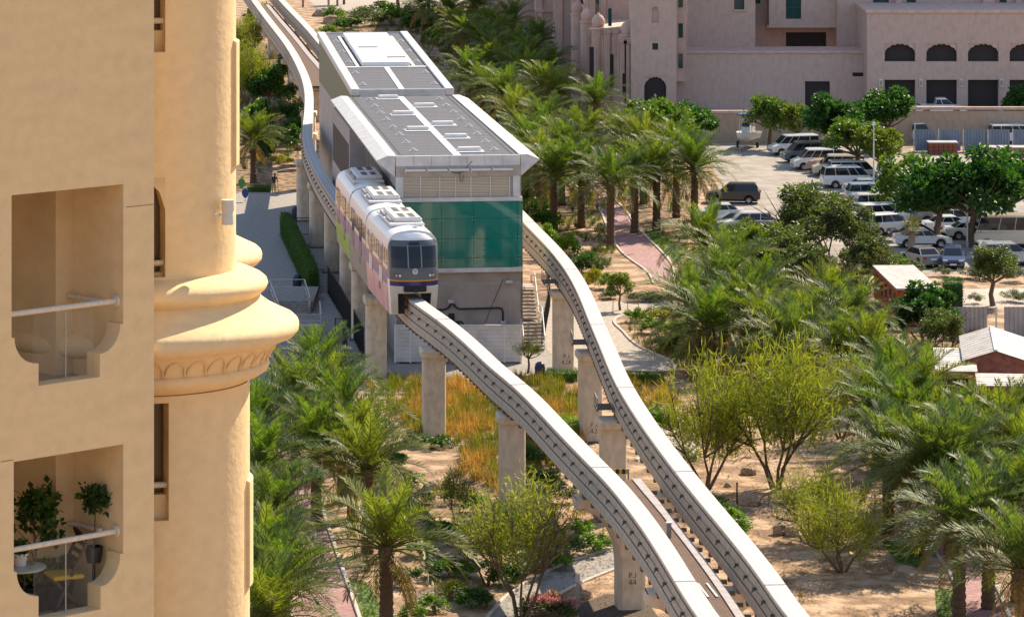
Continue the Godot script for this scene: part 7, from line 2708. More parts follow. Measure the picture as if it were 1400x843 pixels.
func build_plants():
	make_palms()
	make_trees()
	var sd := 1
	for p in [Vector3(-10.74, 4.60, -203.41), Vector3(-11.62, 4.20, -196.28), Vector3(-8.80, 4.30, -189.75), Vector3(-9.84, 4.00, -183.59), Vector3(-7.02, 4.10, -177.30), Vector3(-10.07, 3.80, -199.77), Vector3(-8.06, 3.70, -184.81)]:
		palm(p, 0.98, sd, "date palm in the dense clump right of the pink path", "palms right of the pink path"); sd += 1
	palm(Vector3(-5.51, 4.00, -160.23), 1.1, sd, "broad date palm with thick dark trunk on the lawn strip", "", 0.6); sd += 1
	for p in [Vector3(-13.05, 4.40, -186.46), Vector3(-12.13, 4.30, -176.26), Vector3(-10.89, 4.10, -166.01), Vector3(-11.01, 3.80, -158.19), Vector3(-9.80, 3.40, -155.02), Vector3(-10.07, 3.00, -150.73)]:
		palm(p, 0.98, sd, "date palm between the apartment turret and the pink path", "palms left of the pink path"); sd += 1
	for p in [Vector3(-12.43, 5.00, -509.26), Vector3(-8.64, 5.20, -491.02), Vector3(-5.06, 5.00, -506.13), Vector3(-5.38, 5.00, -448.37), Vector3(-2.98, 5.00, -466.10), Vector3(0.00, 5.00, -476.88), Vector3(0.43, 5.00, -431.94), Vector3(3.09, 5.00, -441.18), Vector3(-1.94, 5.00, -404.41), Vector3(-4.82, 4.60, -401.44), Vector3(1.57, 5.00, -392.86), Vector3(4.00, 5.00, -400.49), Vector3(-0.75, 4.80, -373.87), Vector3(4.61, 5.00, -371.62), Vector3(-3.06, 4.60, -383.03), Vector3(-6.95, 5.00, -463.48), Vector3(-3.32, 5.00, -436.51), Vector3(-1.35, 5.00, -450.82), Vector3(1.81, 5.00, -412.50), Vector3(3.19, 5.00, -380.18), Vector3(0.00, 4.80, -399.04), Vector3(-2.12, 4.80, -424.55)]:
		palm(p, 1.12, sd, "date palm in the belt between the rear hall and the hotel wing", "palms behind the station"); sd += 1
	for p in [Vector3(8.32, 5.00, -361.84), Vector3(0.35, 4.80, -350.21), Vector3(2.87, 4.80, -341.56), Vector3(1.44, 4.60, -326.81), Vector3(4.33, 4.80, -318.62), Vector3(6.52, 5.00, -326.09), Vector3(3.44, 4.60, -301.44), Vector3(5.76, 4.80, -302.92), Vector3(7.82, 5.20, -289.75), Vector3(9.78, 5.00, -326.09), Vector3(11.51, 5.00, -319.77), Vector3(13.94, 5.40, -309.89), Vector3(15.07, 5.20, -301.47), Vector3(11.92, 5.00, -301.09), Vector3(10.07, 4.80, -299.64), Vector3(2.19, 4.20, -312.38)]:
		palm(p, 1.12, sd, "tall date palm in the grove along the purple path", "palms along the purple path"); sd += 1
	palm(Vector3(-23.79, 4.00, -335.97), 1.0, sd, "date palm with drooping olive fronds beside the plaza garden", "", 0.9); sd += 1
	for p in [Vector3(13.99, 3.40, -266.98), Vector3(14.09, 3.60, -242.94), Vector3(11.66, 3.20, -238.03), Vector3(14.93, 3.20, -234.82), Vector3(15.51, 2.80, -258.44), Vector3(12.46, 3.00, -229.06), Vector3(16.50, 3.00, -242.72)]:
		palm(p, 1.1, sd, "low bushy date palm between the paved court and the parking lot", "low palms beside the court"); sd += 1
	for p in [Vector3(20.38, 3.20, -238.03), Vector3(21.40, 3.20, -230.16), Vector3(18.39, 3.00, -226.98), Vector3(21.16, 3.20, -215.88), Vector3(15.80, 3.00, -229.06), Vector3(16.83, 3.00, -222.65), Vector3(19.55, 3.20, -217.23)]:
		palm(p, 1.05, sd, "bushy date palm left of the orange container cabin", "palms by the orange cabin"); sd += 1
	for p in [Vector3(21.48, 3.60, -205.74), Vector3(22.30, 3.60, -200.93), Vector3(19.63, 3.60, -196.35), Vector3(20.50, 3.80, -189.79), Vector3(22.18, 3.60, -188.60), Vector3(23.13, 3.80, -185.06), Vector3(25.24, 4.00, -187.22), Vector3(25.22, 4.00, -180.66), Vector3(22.76, 4.00, -180.66), Vector3(18.72, 3.80, -181.72), Vector3(19.98, 4.20, -176.78)]:
		palm(p, 1.05, sd, "date palm in the thicket below the red sheds", "palms below the red sheds", 0.5); sd += 1
	for p in [Vector3(19.93, 4.20, -162.81), Vector3(21.58, 4.20, -165.52), Vector3(23.11, 4.40, -167.00), Vector3(21.88, 3.80, -156.74), Vector3(21.21, 4.20, -176.78)]:
		palm(p, 1.05, sd, "date palm with a clear trunk beside the right hand pink path", "palms along the right hand path", 0.6); sd += 1

	# trees of the parking lot
	var G := "trees round the parking lot"
	tree(Vector3(25.72, 0.00, -365.38), 5.8, 2.3, "light", false, "yellow green light tree beside the motor boat", G, 1, 0.95)
	tree(Vector3(28.54, 0.00, -363.98), 5.0, 1.8, "light", false, "yellowish young tree between the boat and the vans", G, 2)
	tree(Vector3(30.94, 0.00, -353.16), 6.6, 3.1, "dense", false, "dense dark green tree behind the first parked van", G, 3, 0.85)
	tree(Vector3(37.34, 0.00, -364.68), 6.4, 3.2, "dense", false, "dense dark green tree below the hotel service door", G, 4, 0.75)
	tree(Vector3(31.80, 0.00, -336.88), 6.2, 3.0, "light", false, "bright green spreading tree behind the beige minivan", G, 5, 0.7)
	tree(Vector3(33.85, 0.00, -334.51), 5.6, 2.4, "light", false, "bright green tree at the corner of the blue fence", G, 6, 0.8)
	tree(Vector3(33.30, 0.00, -309.45), 6.0, 2.8, "light", false, "yellow tinged tree over the silver cars", G, 7, 0.95)
	tree(Vector3(33.92, 0.00, -291.41), 7.4, 3.3, "dense", false, "large dense tree over the white saloon", G, 8, 0.85)
	tree(Vector3(36.72, 0.00, -290.52), 7.8, 3.6, "dense", false, "large dense tree with twin trunk by the minibus door", G, 9, 0.85)
	tree(Vector3(40.74, 0.00, -297.81), 7.4, 3.3, "dense", false, "large dense tree standing over the minibus roof", G, 10, 0.85)
	tree(Vector3(52.99, 0.00, -378.49), 5.2, 2.0, "dense", false, "green tree rising in front of the hotel arcade", G, 11)
	tree(Vector3(22.98, 0.00, -284.43), 6.4, 3.9, "olive", true, "olive green airy tree hiding the middle of the car rows", G, 12, 0.75)
	tree(Vector3(24.58, 0.00, -276.16), 5.8, 3.6, "olive", true, "grey olive tree in front of the silver saloons", G, 13, 0.8)
	tree(Vector3(19.97, 0.00, -268.36), 4.8, 3.1, "olive", true, "low olive tree in front of the near row of cars", G, 14, 0.75)
	tree(Vector3(18.50, 0.00, -280.24), 3.8, 2.4, "olive", true, "feathery grey shrub tree before the white saloons", G, 15, 0.8)
	tree(Vector3(21.30, 0.00, -260.99), 4.4, 2.8, "olive", true, "spreading olive tree above the fallen trunk", G, 23, 0.7)
	tree(Vector3(19.33, 0.00, -276.16), 4.0, 2.6, "light", true, "light green bushy tree among the near row of cars", G, 24, 0.7)
	tree(Vector3(25.92, 0.00, -267.23), 4.2, 2.6, "olive", true, "grey olive tree left of the orange cabin", G, 25, 0.75)
	tree(Vector3(34.07, 0.00, -258.86), 4.6, 2.4, "olive", false, "small olive tree with a single stem behind the grey fence", "", 16, 0.7)
	tree(Vector3(27.17, 0.00, -241.73), 4.0, 2.2, "dense", true, "leafy green bush tree in front of the orange cabin", "", 17, 0.75)
	tree(Vector3(27.82, 0.00, -235.73), 3.4, 2.0, "olive", true, "grey green bush beside the flat roofed shed", "", 18, 0.75)
	tree(Vector3(13.87, 0.00, -346.72), 7.2, 3.4, "light", false, "bright feathery tree before the arched hotel door", "", 19, 0.85)
	tree(Vector3(17.63, 0.00, -359.85), 5.4, 2.4, "dense", false, "dark tree between the palms and the garden wall", "", 20, 0.85)
	tree(Vector3(39.62, 0.00, -384.62), 4.2, 2.2, "olive", true, "thin grey tree on the terrace by the service door", "", 21, 0.6)
	# feathery trees of the sandy garden
	var F := "feathery trees of the sandy garden"
	tree(Vector3(10.27, 0.00, -193.09), 7.7, 2.5, "feather", true, "upright yellow green feathery tree with many stems on the sand", F, 31, 1.45)
	tree(Vector3(13.98, 0.00, -193.09), 8.8, 3.3, "feather", true, "tall spreading feathery tree with dark branches on the sand", F, 30, 1.25)
	tree(Vector3(15.64, 0.00, -173.04), 4.6, 2.3, "feather", true, "low round feathery tree casting shade on the bare sand", F, 33, 0.95)
	tree(Vector3(14.73, 0.00, -179.58), 4.0, 2.0, "feather", true, "bushy feathery tree between two boulders", F, 34, 0.9)
	tree(Vector3(18.67, 0.00, -207.42), 5.5, 2.4, "feather", true, "feathery tree behind the tall spreading one", F, 35, 1.0)
	tree(Vector3(0.39, 0.00, -163.51), 6.6, 2.5, "sparse", true, "thin sparse feathery tree beside the paved path", F, 36, 1.0)
	tree(Vector3(-1.19, 0.00, -170.25), 4.6, 1.8, "sparse", true, "small sparse feathery tree behind the paved path", F, 37, 1.1)
	tree(Vector3(-2.79, 0.00, -183.40), 3.6, 1.0, "sparse", true, "slim upright grey green sapling in the dry grass bed", "", 39, 1.5)
	tree(Vector3(1.01, 0.00, -230.02), 2.3, 1.0, "sparse", false, "small wispy sapling in front of the utility enclosure", "", 41, 0.7)
	tree(Vector3(7.60, 0.00, -256.76), 2.9, 1.1, "light", false, "small bright green tree in the paved court", "", 42, 0.95)
	shrub(Vector3(5.85, 0.00, -268.36), 0.75, 1.7, "yellow", "golden yellow shrub in the paved court", "", 1)
	# garden left of the guideway
	tree(Vector3(-29.36, 0.00, -407.73), 8.5, 2.6, "feather", true, "tall bright feathery tree beside the apartment turret", "", 44, 1.5)
	for q in [[338, 92, 7.0, 2.6, "feather", "feathery tree behind the tall one beside the turret"], [366, 152, 5.2, 2.2, "dense", "round dark tree below the bend of the far beam"], [395, 118, 4.4, 2.0, "light", "light green tree against the far flared pillars"], [352, 60, 6.0, 2.4, "light", "light green tree beside the farthest flared pillar"]]:
		tree(Vector3((q[0] - 700) * 38.0 / (q[1] + 316.0), 0, -190000.0 / (q[1] + 316.0)), q[2], q[3], q[4], q[4] == "feather", q[5], "trees left of the far guideway", int(q[0]), 1.0)
	for q in [[358, 213, 1.5, 4.8, "tall conical dark green shrub in the plaza garden"], [345, 196, 1.2, 3.6, "slimmer conical green shrub in the plaza garden"], [364, 188, 1.2, 3.8, "conical green shrub behind the tall one in the plaza garden"]]:
		var t := thing("conical_shrub", q[4], "shrub", Vector3((q[0] - 700) * 38.0 / (q[1] + 316.0), 0, -190000.0 / (q[1] + 316.0)), 0.0, "conical shrubs of the plaza garden")
		part(t, "foliage", cone_shrub(300 + int(q[0])), mats.leaf, Transform3D(Basis.from_scale(Vector3(q[2], q[3], q[2])), Vector3.ZERO))
	for q in [[388, 205, 1.9, 3.0, "shrub"], [402, 190, 1.6, 2.6, "shrub"], [375, 198, 1.6, 2.4, "shrub"], [395, 170, 1.6, 2.6, "shrub"], [352, 168, 1.8, 2.6, "lime"], [340, 176, 1.6, 2.0, "lime"], [362, 120, 2.0, 3.0, "shrub"], [388, 140, 1.8, 2.6, "shrub"], [345, 120, 2.0, 3.0, "lime"], [405, 160, 1.5, 2.2, "grey"]]:
		shrub(Vector3((q[0] - 700) * 38.0 / (q[1] + 316.0), 0, -190000.0 / (q[1] + 316.0)), q[2], q[3], q[4], {"shrub": "rounded dark green shrub in the bed left of the far guideway", "lime": "light green shrub in the bed left of the far guideway", "grey": "grey green shrub in the bed left of the far guideway"}[q[4]], "shrubs left of the far guideway", int(q[0]))
	for q in [[376, 224], [386, 222], [395, 225]]:
		shrub(Vector3((q[0] - 700) * 38.0 / (q[1] + 316.0), 0, -190000.0 / (q[1] + 316.0)), 0.75, 0.9, "yellow", "low golden shrub in the brown bed above the plaza", "golden shrubs above the plaza", int(q[0]))
	hedge(Vector3(-18.49, 0.00, -298.27), Vector3(-14.40, 0.00, -264.62), 0.7, 1.8, "clipped tall hedge along the shaded plaza walk", Color(0.03, 0.09, 0.015), Color(0.10, 0.19, 0.03), 501)
	hedge(Vector3(-23.80, 0.00, -328.72), Vector3(-21.70, 0.00, -328.72), 0.8, 0.5, "low clipped hedge along the top of the plaza", Color(0.03, 0.09, 0.015), Color(0.10, 0.19, 0.03), 502)
	hedge(Vector3(1.91, 0.00, -227.00), Vector3(4.09, 0.00, -227.00), 0.9, 0.6, "low green hedge at the foot of pillar PJ 42A", Color(0.03, 0.10, 0.015), Color(0.13, 0.22, 0.02), 503)
	hedge(Vector3(6.89, 0.00, -226.73), Vector3(9.41, 0.00, -226.19), 0.9, 0.6, "low green hedge along the paved court", Color(0.03, 0.10, 0.015), Color(0.12, 0.22, 0.02), 504)
	hedge(Vector3(2.72, 0.00, -209.25), Vector3(3.80, 0.00, -206.52), 1.3, 1.0, "bright lime hedge left of pillar PJ 42", Color(0.10, 0.20, 0.01), Color(0.26, 0.36, 0.02), 505)
	hedge(Vector3(7.53, 0.00, -211.58), Vector3(9.56, 0.00, -211.58), 1.2, 0.9, "rounded green hedge beside the pale curved path", Color(0.05, 0.14, 0.01), Color(0.16, 0.28, 0.02), 506)
	hedge(Vector3(30.42, 0.00, -257.80), Vector3(31.76, 0.00, -257.80), 1.6, 2.0, "large clipped green bush behind the grey fence", Color(0.02, 0.08, 0.01), Color(0.07, 0.18, 0.025), 507)
	hedge(Vector3(-18.13, 0.00, -241.73), Vector3(-16.34, 0.00, -241.73), 3.0, 0.5, "dark low planting at the foot of the turret", Color(0.03, 0.09, 0.015), Color(0.10, 0.19, 0.03), 508)
	tufts("grass_bed", "loose green ground cover between the shrubs of the near garden", [Vector2(-6.10, -196.69), Vector2(-2.33, -194.27), Vector2(0.00, -187.01), Vector2(2.27, -188.87), Vector2(4.49, -187.01), Vector2(4.66, -179.08), Vector2(2.10, -174.95), Vector2(-0.34, -168.44), Vector2(-1.62, -161.56), Vector2(-5.17, -161.56), Vector2(-4.94, -176.58)], 0.7, 0.45, [Color(0.08, 0.14, 0.02), Color(0.18, 0.22, 0.03), Color(0.32, 0.28, 0.05)], 611, "ground cover")
	tufts("grass_bed", "yellow green ground cover beside the pale curved path", [Vector2(9.76, -216.89), Vector2(12.72, -212.05), Vector2(12.52, -201.91), Vector2(10.44, -200.85), Vector2(10.37, -207.42)], 1.2, 0.5, [Color(0.08, 0.14, 0.02), Color(0.20, 0.23, 0.03), Color(0.34, 0.30, 0.04)], 612, "ground cover")
	tufts("undergrowth", "dark green undergrowth below the palms behind the station", [Vector2(-15.64, -579.27), Vector2(0.00, -597.48), Vector2(13.70, -407.73), Vector2(16.88, -331.01), Vector2(13.34, -287.44), Vector2(11.88, -289.63), Vector2(10.52, -309.45), Vector2(7.55, -314.57), Vector2(2.48, -295.03), Vector2(1.48, -335.69), Vector2(-4.67, -424.11)], 0.22, 1.1, [Color(0.04, 0.09, 0.015), Color(0.08, 0.14, 0.02), Color(0.16, 0.19, 0.03)], 613, "undergrowth")
	tufts("undergrowth", "green undergrowth below the palms of the right hand thicket", [Vector2(24.96, -254.69), Vector2(28.34, -240.20), Vector2(31.23, -216.89), Vector2(26.41, -183.40), Vector2(22.07, -187.01), Vector2(19.08, -198.74), Vector2(18.65, -216.89)], 0.5, 0.9, [Color(0.05, 0.10, 0.015), Color(0.11, 0.16, 0.02), Color(0.24, 0.22, 0.04)], 614, "undergrowth")
	tufts("undergrowth", "green undergrowth beside the palms of the pink path", [Vector2(-14.91, -227.27), Vector2(-10.91, -227.27), Vector2(-6.79, -212.05), Vector2(-5.51, -196.69), Vector2(-5.47, -176.58), Vector2(-6.87, -171.79), Vector2(-9.10, -183.40), Vector2(-10.51, -194.67), Vector2(-12.69, -207.42)], 0.5, 0.8, [Color(0.06, 0.12, 0.015), Color(0.13, 0.18, 0.02), Color(0.26, 0.24, 0.05)], 615, "undergrowth")
	tufts("undergrowth", "green undergrowth in the garden left of the far guideway", [Vector2(-48.65, -512.13), Vector2(-37.89, -533.71), Vector2(-29.48, -467.98), Vector2(-24.83, -416.67), Vector2(-20.90, -357.82), Vector2(-24.84, -335.69), Vector2(-31.89, -335.69)], 0.3, 0.9, [Color(0.05, 0.10, 0.015), Color(0.11, 0.16, 0.02), Color(0.24, 0.22, 0.04)], 616, "undergrowth")
	tufts("undergrowth", "green undergrowth between the far guideway and the rear hall", [Vector2(-28.05, -565.48), Vector2(-11.52, -575.76), Vector2(-5.35, -446.01), Vector2(-9.13, -456.73), Vector2(-14.86, -530.73), Vector2(-25.06, -505.32)], 0.2, 1.0, [Color(0.05, 0.10, 0.015), Color(0.11, 0.17, 0.02), Color(0.2, 0.22, 0.04)], 617, "undergrowth")
	# dry grass beds
	var grass := [Color(0.20, 0.25, 0.03), Color(0.30, 0.29, 0.04), Color(0.50, 0.33, 0.08), Color(0.60, 0.36, 0.11)]
	tufts("grass_bed", "tall dry orange and green grass in the bed below the train", [Vector2(-9.04, -225.92), Vector2(-6.35, -226.73), Vector2(-2.72, -226.73), Vector2(0.23, -226.73), Vector2(2.71, -226.19), Vector2(4.41, -220.67), Vector2(4.40, -207.42), Vector2(2.78, -198.74), Vector2(0.78, -194.67), Vector2(-0.38, -188.87), Vector2(-2.35, -195.67), Vector2(-4.37, -198.74), Vector2(-5.32, -204.74), Vector2(-6.41, -210.88), Vector2(-7.81, -216.89)], 5.0, 0.75, grass, 601, "grass", 0.5, [[Vector2(-5.81, -207.42), Vector2(-3.75, -208.33), Vector2(-2.38, -198.74), Vector2(-3.93, -196.69), Vector2(-5.62, -200.85)]])
	tufts("grass_bed", "dry reddish grass beside the pale curved path", [Vector2(5.45, -227.27), Vector2(9.25, -225.65), Vector2(10.19, -216.89), Vector2(7.76, -215.42), Vector2(6.29, -216.89)], 3.4, 0.7, grass, 602)
	tufts("grass_bed", "yellow green ground cover in the paved court bed", [Vector2(7.38, -252.66), Vector2(10.51, -256.41), Vector2(13.07, -251.32), Vector2(12.57, -232.84), Vector2(10.31, -234.28), Vector2(8.22, -241.73)], 3.0, 0.5, [Color(0.07, 0.13, 0.02), Color(0.16, 0.20, 0.02), Color(0.30, 0.30, 0.03)], 603, "ground cover")
	tufts("grass_bed", "green ground cover under the palms behind the station", [Vector2(2.35, -294.12), Vector2(3.70, -308.44), Vector2(7.21, -313.53), Vector2(8.05, -287.44), Vector2(6.46, -269.12), Vector2(3.79, -271.04)], 2.2, 0.5, [Color(0.05, 0.12, 0.02), Color(0.12, 0.19, 0.02), Color(0.22, 0.25, 0.03)], 604, "ground cover")
	tufts("grass_bed", "short bright grass of the lawn strip by the big palm", [Vector2(-7.65, -171.48), Vector2(-6.83, -170.71), Vector2(-5.69, -164.36), Vector2(-5.36, -160.47), Vector2(-6.16, -160.47)], 14.0, 0.18, [Color(0.07, 0.15, 0.01), Color(0.16, 0.26, 0.02)], 605)
	tufts("grass_bed", "short bright grass of the lawn among the right hand palms", [Vector2(18.23, -180.09), Vector2(19.38, -179.41), Vector2(19.90, -175.76), Vector2(19.47, -173.83), Vector2(18.46, -175.44)], 12.0, 0.18, [Color(0.07, 0.15, 0.01), Color(0.16, 0.26, 0.02)], 606)
	tufts("grass_bed", "short bright grass of the lawn at the edge of the right hand path", [Vector2(19.66, -169.79), Vector2(20.54, -168.89), Vector2(20.28, -164.36), Vector2(19.87, -160.47), Vector2(18.78, -160.47)], 12.0, 0.18, [Color(0.07, 0.15, 0.01), Color(0.16, 0.26, 0.02)], 607)
	tufts("grass_bed", "short bright grass of the lawn by the purple path", [Vector2(10.94, -300.63), Vector2(12.18, -301.59), Vector2(13.55, -289.63), Vector2(13.45, -284.86), Vector2(12.57, -283.16), Vector2(11.88, -288.32)], 7.0, 0.2, [Color(0.09, 0.18, 0.01), Color(0.18, 0.28, 0.02)], 608)
	tufts("grass_bed", "low green undergrowth between the palms and the parking lot", [Vector2(13.72, -291.86), Vector2(17.63, -284.43), Vector2(26.43, -275.36), Vector2(25.20, -258.15), Vector2(28.28, -241.73), Vector2(22.73, -227.27), Vector2(18.63, -232.84), Vector2(13.18, -227.27), Vector2(10.74, -238.69), Vector2(10.44, -254.69)], 0.9, 0.6, [Color(0.06, 0.09, 0.02), Color(0.14, 0.16, 0.03), Color(0.26, 0.22, 0.05)], 609, "ground cover")
	tufts("grass_bed", "sparse dry tufts on the sandy garden floor", [Vector2(9.54, -207.42), Vector2(12.18, -202.99), Vector2(19.08, -198.74), Vector2(19.42, -176.58), Vector2(18.10, -161.56), Vector2(13.57, -161.56), Vector2(12.71, -176.58), Vector2(10.68, -190.76)], 0.06, 0.4, [Color(0.10, 0.12, 0.02), Color(0.30, 0.22, 0.07)], 610, "ground cover")
	# shrubs round the pillars and along the path
	var S := "shrubs of the near garden"
	for q in [[570, 610, 0.9, 0.9, "shrub"], [598, 612, 1.0, 0.8, "shrub"], [745, 672, 0.9, 1.3, "shrub"], [768, 688, 1.0, 1.2, "grey"], [725, 640, 1.0, 1.5, "shrub"], [735, 610, 0.9, 1.6, "shrub"],
		[745, 775, 1.3, 1.2, "grey"], [775, 762, 1.1, 1.1, "grey"], [800, 758, 1.1, 1.1, "lime"], [765, 778, 1.0, 0.9, "lime"], [822, 752, 0.9, 0.8, "lime"], [720, 790, 1.2, 1.3, "grey"], [690, 800, 1.1, 1.2, "shrub"], [796, 737, 0.8, 1.0, "lime"],
		[640, 790, 0.9, 0.9, "lime"], [618, 820, 0.9, 1.0, "yellow"], [590, 835, 0.9, 0.8, "lime"], [648, 830, 1.1, 1.0, "shrub"], [565, 850, 0.8, 0.9, "lime"], [700, 730, 1.0, 1.4, "shrub"], [715, 745, 0.9, 1.0, "shrub"],
		[940, 640, 1.0, 1.1, "grey"], [985, 712, 1.0, 1.2, "shrub"], [1000, 722, 1.0, 1.1, "lime"], [1010, 735, 0.8, 0.9, "lime"], [975, 700, 0.9, 1.0, "shrub"], [560, 665, 1.0, 0.9, "lime"], [540, 640, 1.0, 1.0, "shrub"], [580, 690, 0.9, 0.8, "grey"], [600, 735, 1.1, 1.0, "shrub"], [640, 745, 1.0, 1.1, "lime"], [575, 760, 1.0, 0.9, "lime"], [605, 790, 1.1, 1.0, "shrub"], [660, 765, 1.0, 1.1, "grey"], [680, 745, 1.0, 1.2, "lime"], [625, 690, 0.9, 0.9, "grey"], [770, 640, 0.9, 0.9, "lime"], [785, 625, 0.9, 0.9, "shrub"], [650, 700, 0.9, 1.0, "lime"], [555, 800, 1.0, 1.0, "shrub"]]:
		shrub(Vector3((q[0] - 700) * 38.0 / (q[1] + 316.0), 0, -190000.0 / (q[1] + 316.0)), q[2], q[3], q[4], {"shrub": "dark green rounded shrub in the beds round the near pillars", "lime": "lime green shrub in the beds round the near pillars", "grey": "grey green shrub in the beds round the near pillars", "yellow": "golden shrub near the foot of the big palm"}[q[4]], S, int(q[0]))
	for k in 3:
		shrub([Vector3(1.15, 0.00, -164.08), Vector3(2.13, 0.00, -163.51), Vector3(1.72, 0.00, -164.93)][k], 1.0, 0.9, "bougain", "broad leaved dark shrub with pink flowers by the paved path", "flowering shrubs by the path", k)
		var fl := single("flower_cluster", leaf_ball(Vector3(0.9, 0.35, 0.7), 260, 0.10, 0.05, Color(0.42, 0.10, 0.22), Color(0.62, 0.26, 0.38), 640 + k, 8), mats.leaf, "pink flower heads over the dark shrub by the paved path", "flowers", [Vector3(1.15, 0.00, -164.08), Vector3(2.13, 0.00, -163.51), Vector3(1.72, 0.00, -164.93)][k] + Vector3(0, 0.75, 0.3), 0.0, "flowering shrubs by the path")
	for q in [[830, 395, 0.9, 1.2, "lime"], [800, 372, 1.2, 1.8, "shrub"], [775, 352, 1.3, 2.0, "lime"], [745, 335, 1.2, 1.8, "lime"], [785, 372, 0.9, 1.0, "shrub"], [820, 375, 1.0, 1.4, "grey"], [868, 440, 0.9, 1.0, "lime"], [900, 440, 1.0, 1.1, "yellow"], [890, 455, 1.0, 1.1, "lime"], [925, 460, 1.1, 1.2, "lime"], [905, 478, 1.1, 0.9, "grey"], [940, 480, 1.2, 1.2, "shrub"], [960, 470, 1.2, 1.3, "yellow"], [835, 408, 0.9, 0.8, "shrub"], [870, 412, 0.9, 0.7, "grey"], [890, 412, 0.9, 0.7, "shrub"]]:
		shrub(Vector3((q[0] - 700) * 38.0 / (q[1] + 316.0), 0, -190000.0 / (q[1] + 316.0)), q[2], q[3], q[4], {"shrub": "dark green shrub in the beds of the paved court", "lime": "bright green shrub in the beds of the paved court", "grey": "grey green shrub in the beds of the paved court", "yellow": "yellow flowering shrub in the beds of the paved court"}[q[4]], "shrubs of the paved court", int(q[0]) + 1)
	for q in [[1175, 385, 1.3, 1.6, "grey"], [1205, 372, 1.3, 1.4, "shrub"], [1230, 372, 1.2, 1.3, "lime"], [1250, 378, 1.1, 1.2, "grey"], [1290, 378, 0.9, 0.8, "grey"], [1325, 380, 1.0, 0.9, "grey"], [1345, 382, 1.0, 1.0, "grey"], [1390, 385, 1.2, 1.2, "grey"], [1335, 415, 0.7, 0.8, "grey"], [1385, 412, 1.0, 0.9, "grey"], [1400, 414, 0.8, 0.8, "grey"], [1120, 392, 1.2, 1.4, "grey"], [1095, 400, 1.2, 1.2, "lime"], [1150, 398, 1.2, 1.2, "grey"]]:
		shrub(Vector3((q[0] - 700) * 38.0 / (q[1] + 316.0), 0, -190000.0 / (q[1] + 316.0)), q[2], q[3], q[4], {"shrub": "dark green shrub along the near kerb of the parking lot", "lime": "light green shrub along the near kerb of the parking lot", "grey": "grey green shrub along the near kerb of the parking lot"}[q[4]], "shrubs along the parking lot", int(q[0]) + 2)
	# greenery beyond the rear hall
	for q in [[458, 30, 2.2, 2.4, "lime"], [480, 40, 3.0, 2.0, "shrub"], [505, 36, 3.4, 3.0, "grey"], [535, 34, 3.4, 3.2, "lime"], [560, 30, 3.0, 3.0, "grey"], [520, 18, 2.6, 2.2, "shrub"], [448, 48, 1.8, 1.6, "lime"], [575, 44, 3.0, 3.0, "shrub"], [600, 60, 3.0, 2.6, "lime"], [495, 22, 2.2, 1.6, "shrub"]]:
		shrub(Vector3((q[0] - 700) * 38.0 / (q[1] + 316.0), 0, -190000.0 / (q[1] + 316.0)), q[2], q[3], q[4], {"shrub": "dark green mounded shrub beyond the rear hall", "lime": "bright green mounded shrub beyond the rear hall", "grey": "grey green mounded shrub beyond the rear hall"}[q[4]], "shrubs beyond the rear hall", int(q[0]) + 3)
	for q in [[545, 14, 8.0, 4.0], [585, 22, 7.5, 4.0], [470, 6, 6.0, 2.6]]:
		tree(Vector3((q[0] - 700) * 38.0 / (q[1] + 316.0), 0, -190000.0 / (q[1] + 316.0)), q[2], q[3], "olive", false, "grey green shade tree by the far plaza", "trees by the far plaza", int(q[0]), 0.7)
	# low plants between palms by the station flank
	for q in [[735, 300, 1.6, 2.2], [745, 318, 1.5, 2.0], [728, 285, 1.6, 2.4], [720, 262, 1.6, 2.2]]:
		shrub(Vector3((q[0] - 700) * 38.0 / (q[1] + 316.0), 0, -190000.0 / (q[1] + 316.0)), q[2], q[3], "shrub", "dense green shrub against the right flank of the station", "shrubs by the station flank", int(q[0]))

func cone_shrub(sd: int) -> ArrayMesh:
	var g := RandomNumberGenerator.new()
	g.seed = sd
	var b := MB.new()
	for i in 2600:
		var y := pow(g.randf(), 1.2)
		var a := g.randf() * TAU
		var r := (1.0 - y) * (0.8 + 0.2 * sin(a * 5.0 + y * 9.0)) * 0.85 + 0.06
		r *= pow(g.randf(), 0.3)
		var p := Vector3(sin(a) * r, 0.04 + y * 0.96, cos(a) * r)
		var o := Vector3(sin(a), 0.5, cos(a))
		var dir := (o * 0.5 + Vector3(g.randfn(), g.randfn() + 0.9, g.randfn()) * 0.5).normalized()
		var nr := o + Vector3(g.randfn(), g.randfn(), g.randfn()) * 0.4
		nr = (nr - dir * nr.dot(dir)).normalized()
		leaf(b, p, dir, dir.cross(nr), 0.10, 0.05, nr, Color(0.02, 0.07, 0.02).lerp(Color(0.06, 0.16, 0.04), g.randf()))
	return b.mesh()

# ---------- stones, lamps, small things ----------
func rock(p: Vector3, s: Vector3, sd: int, label: String, group: String):
	var f := FastNoiseLite.new()
	f.seed = sd; f.frequency = 0.9
	var b := MB.new()
	var pt := func(i, j):
		var th: float = PI * i / 9.0
		var ph: float = TAU * (j % 14) / 14.0
		var d := Vector3(sin(th) * cos(ph), cos(th), sin(th) * sin(ph))
		var r := 1.0 + 0.45 * f.get_noise_3d(d.x * 1.6, d.y * 1.6, d.z * 1.6)
		var q := d * r
		q.y = maxf(q.y, -0.45)
		return q * s
	for i in 9:
		for j in 14:
			b.face([pt.call(i, j), pt.call(i, j + 1), pt.call(i + 1, j + 1), pt.call(i + 1, j)], pt.call(i, j) + pt.call(i + 1, j + 1))
	single("boulder", b, mats.stone, label, "boulder", p + Vector3(0, s.y * 0.35, 0), sd * 1.3, group)

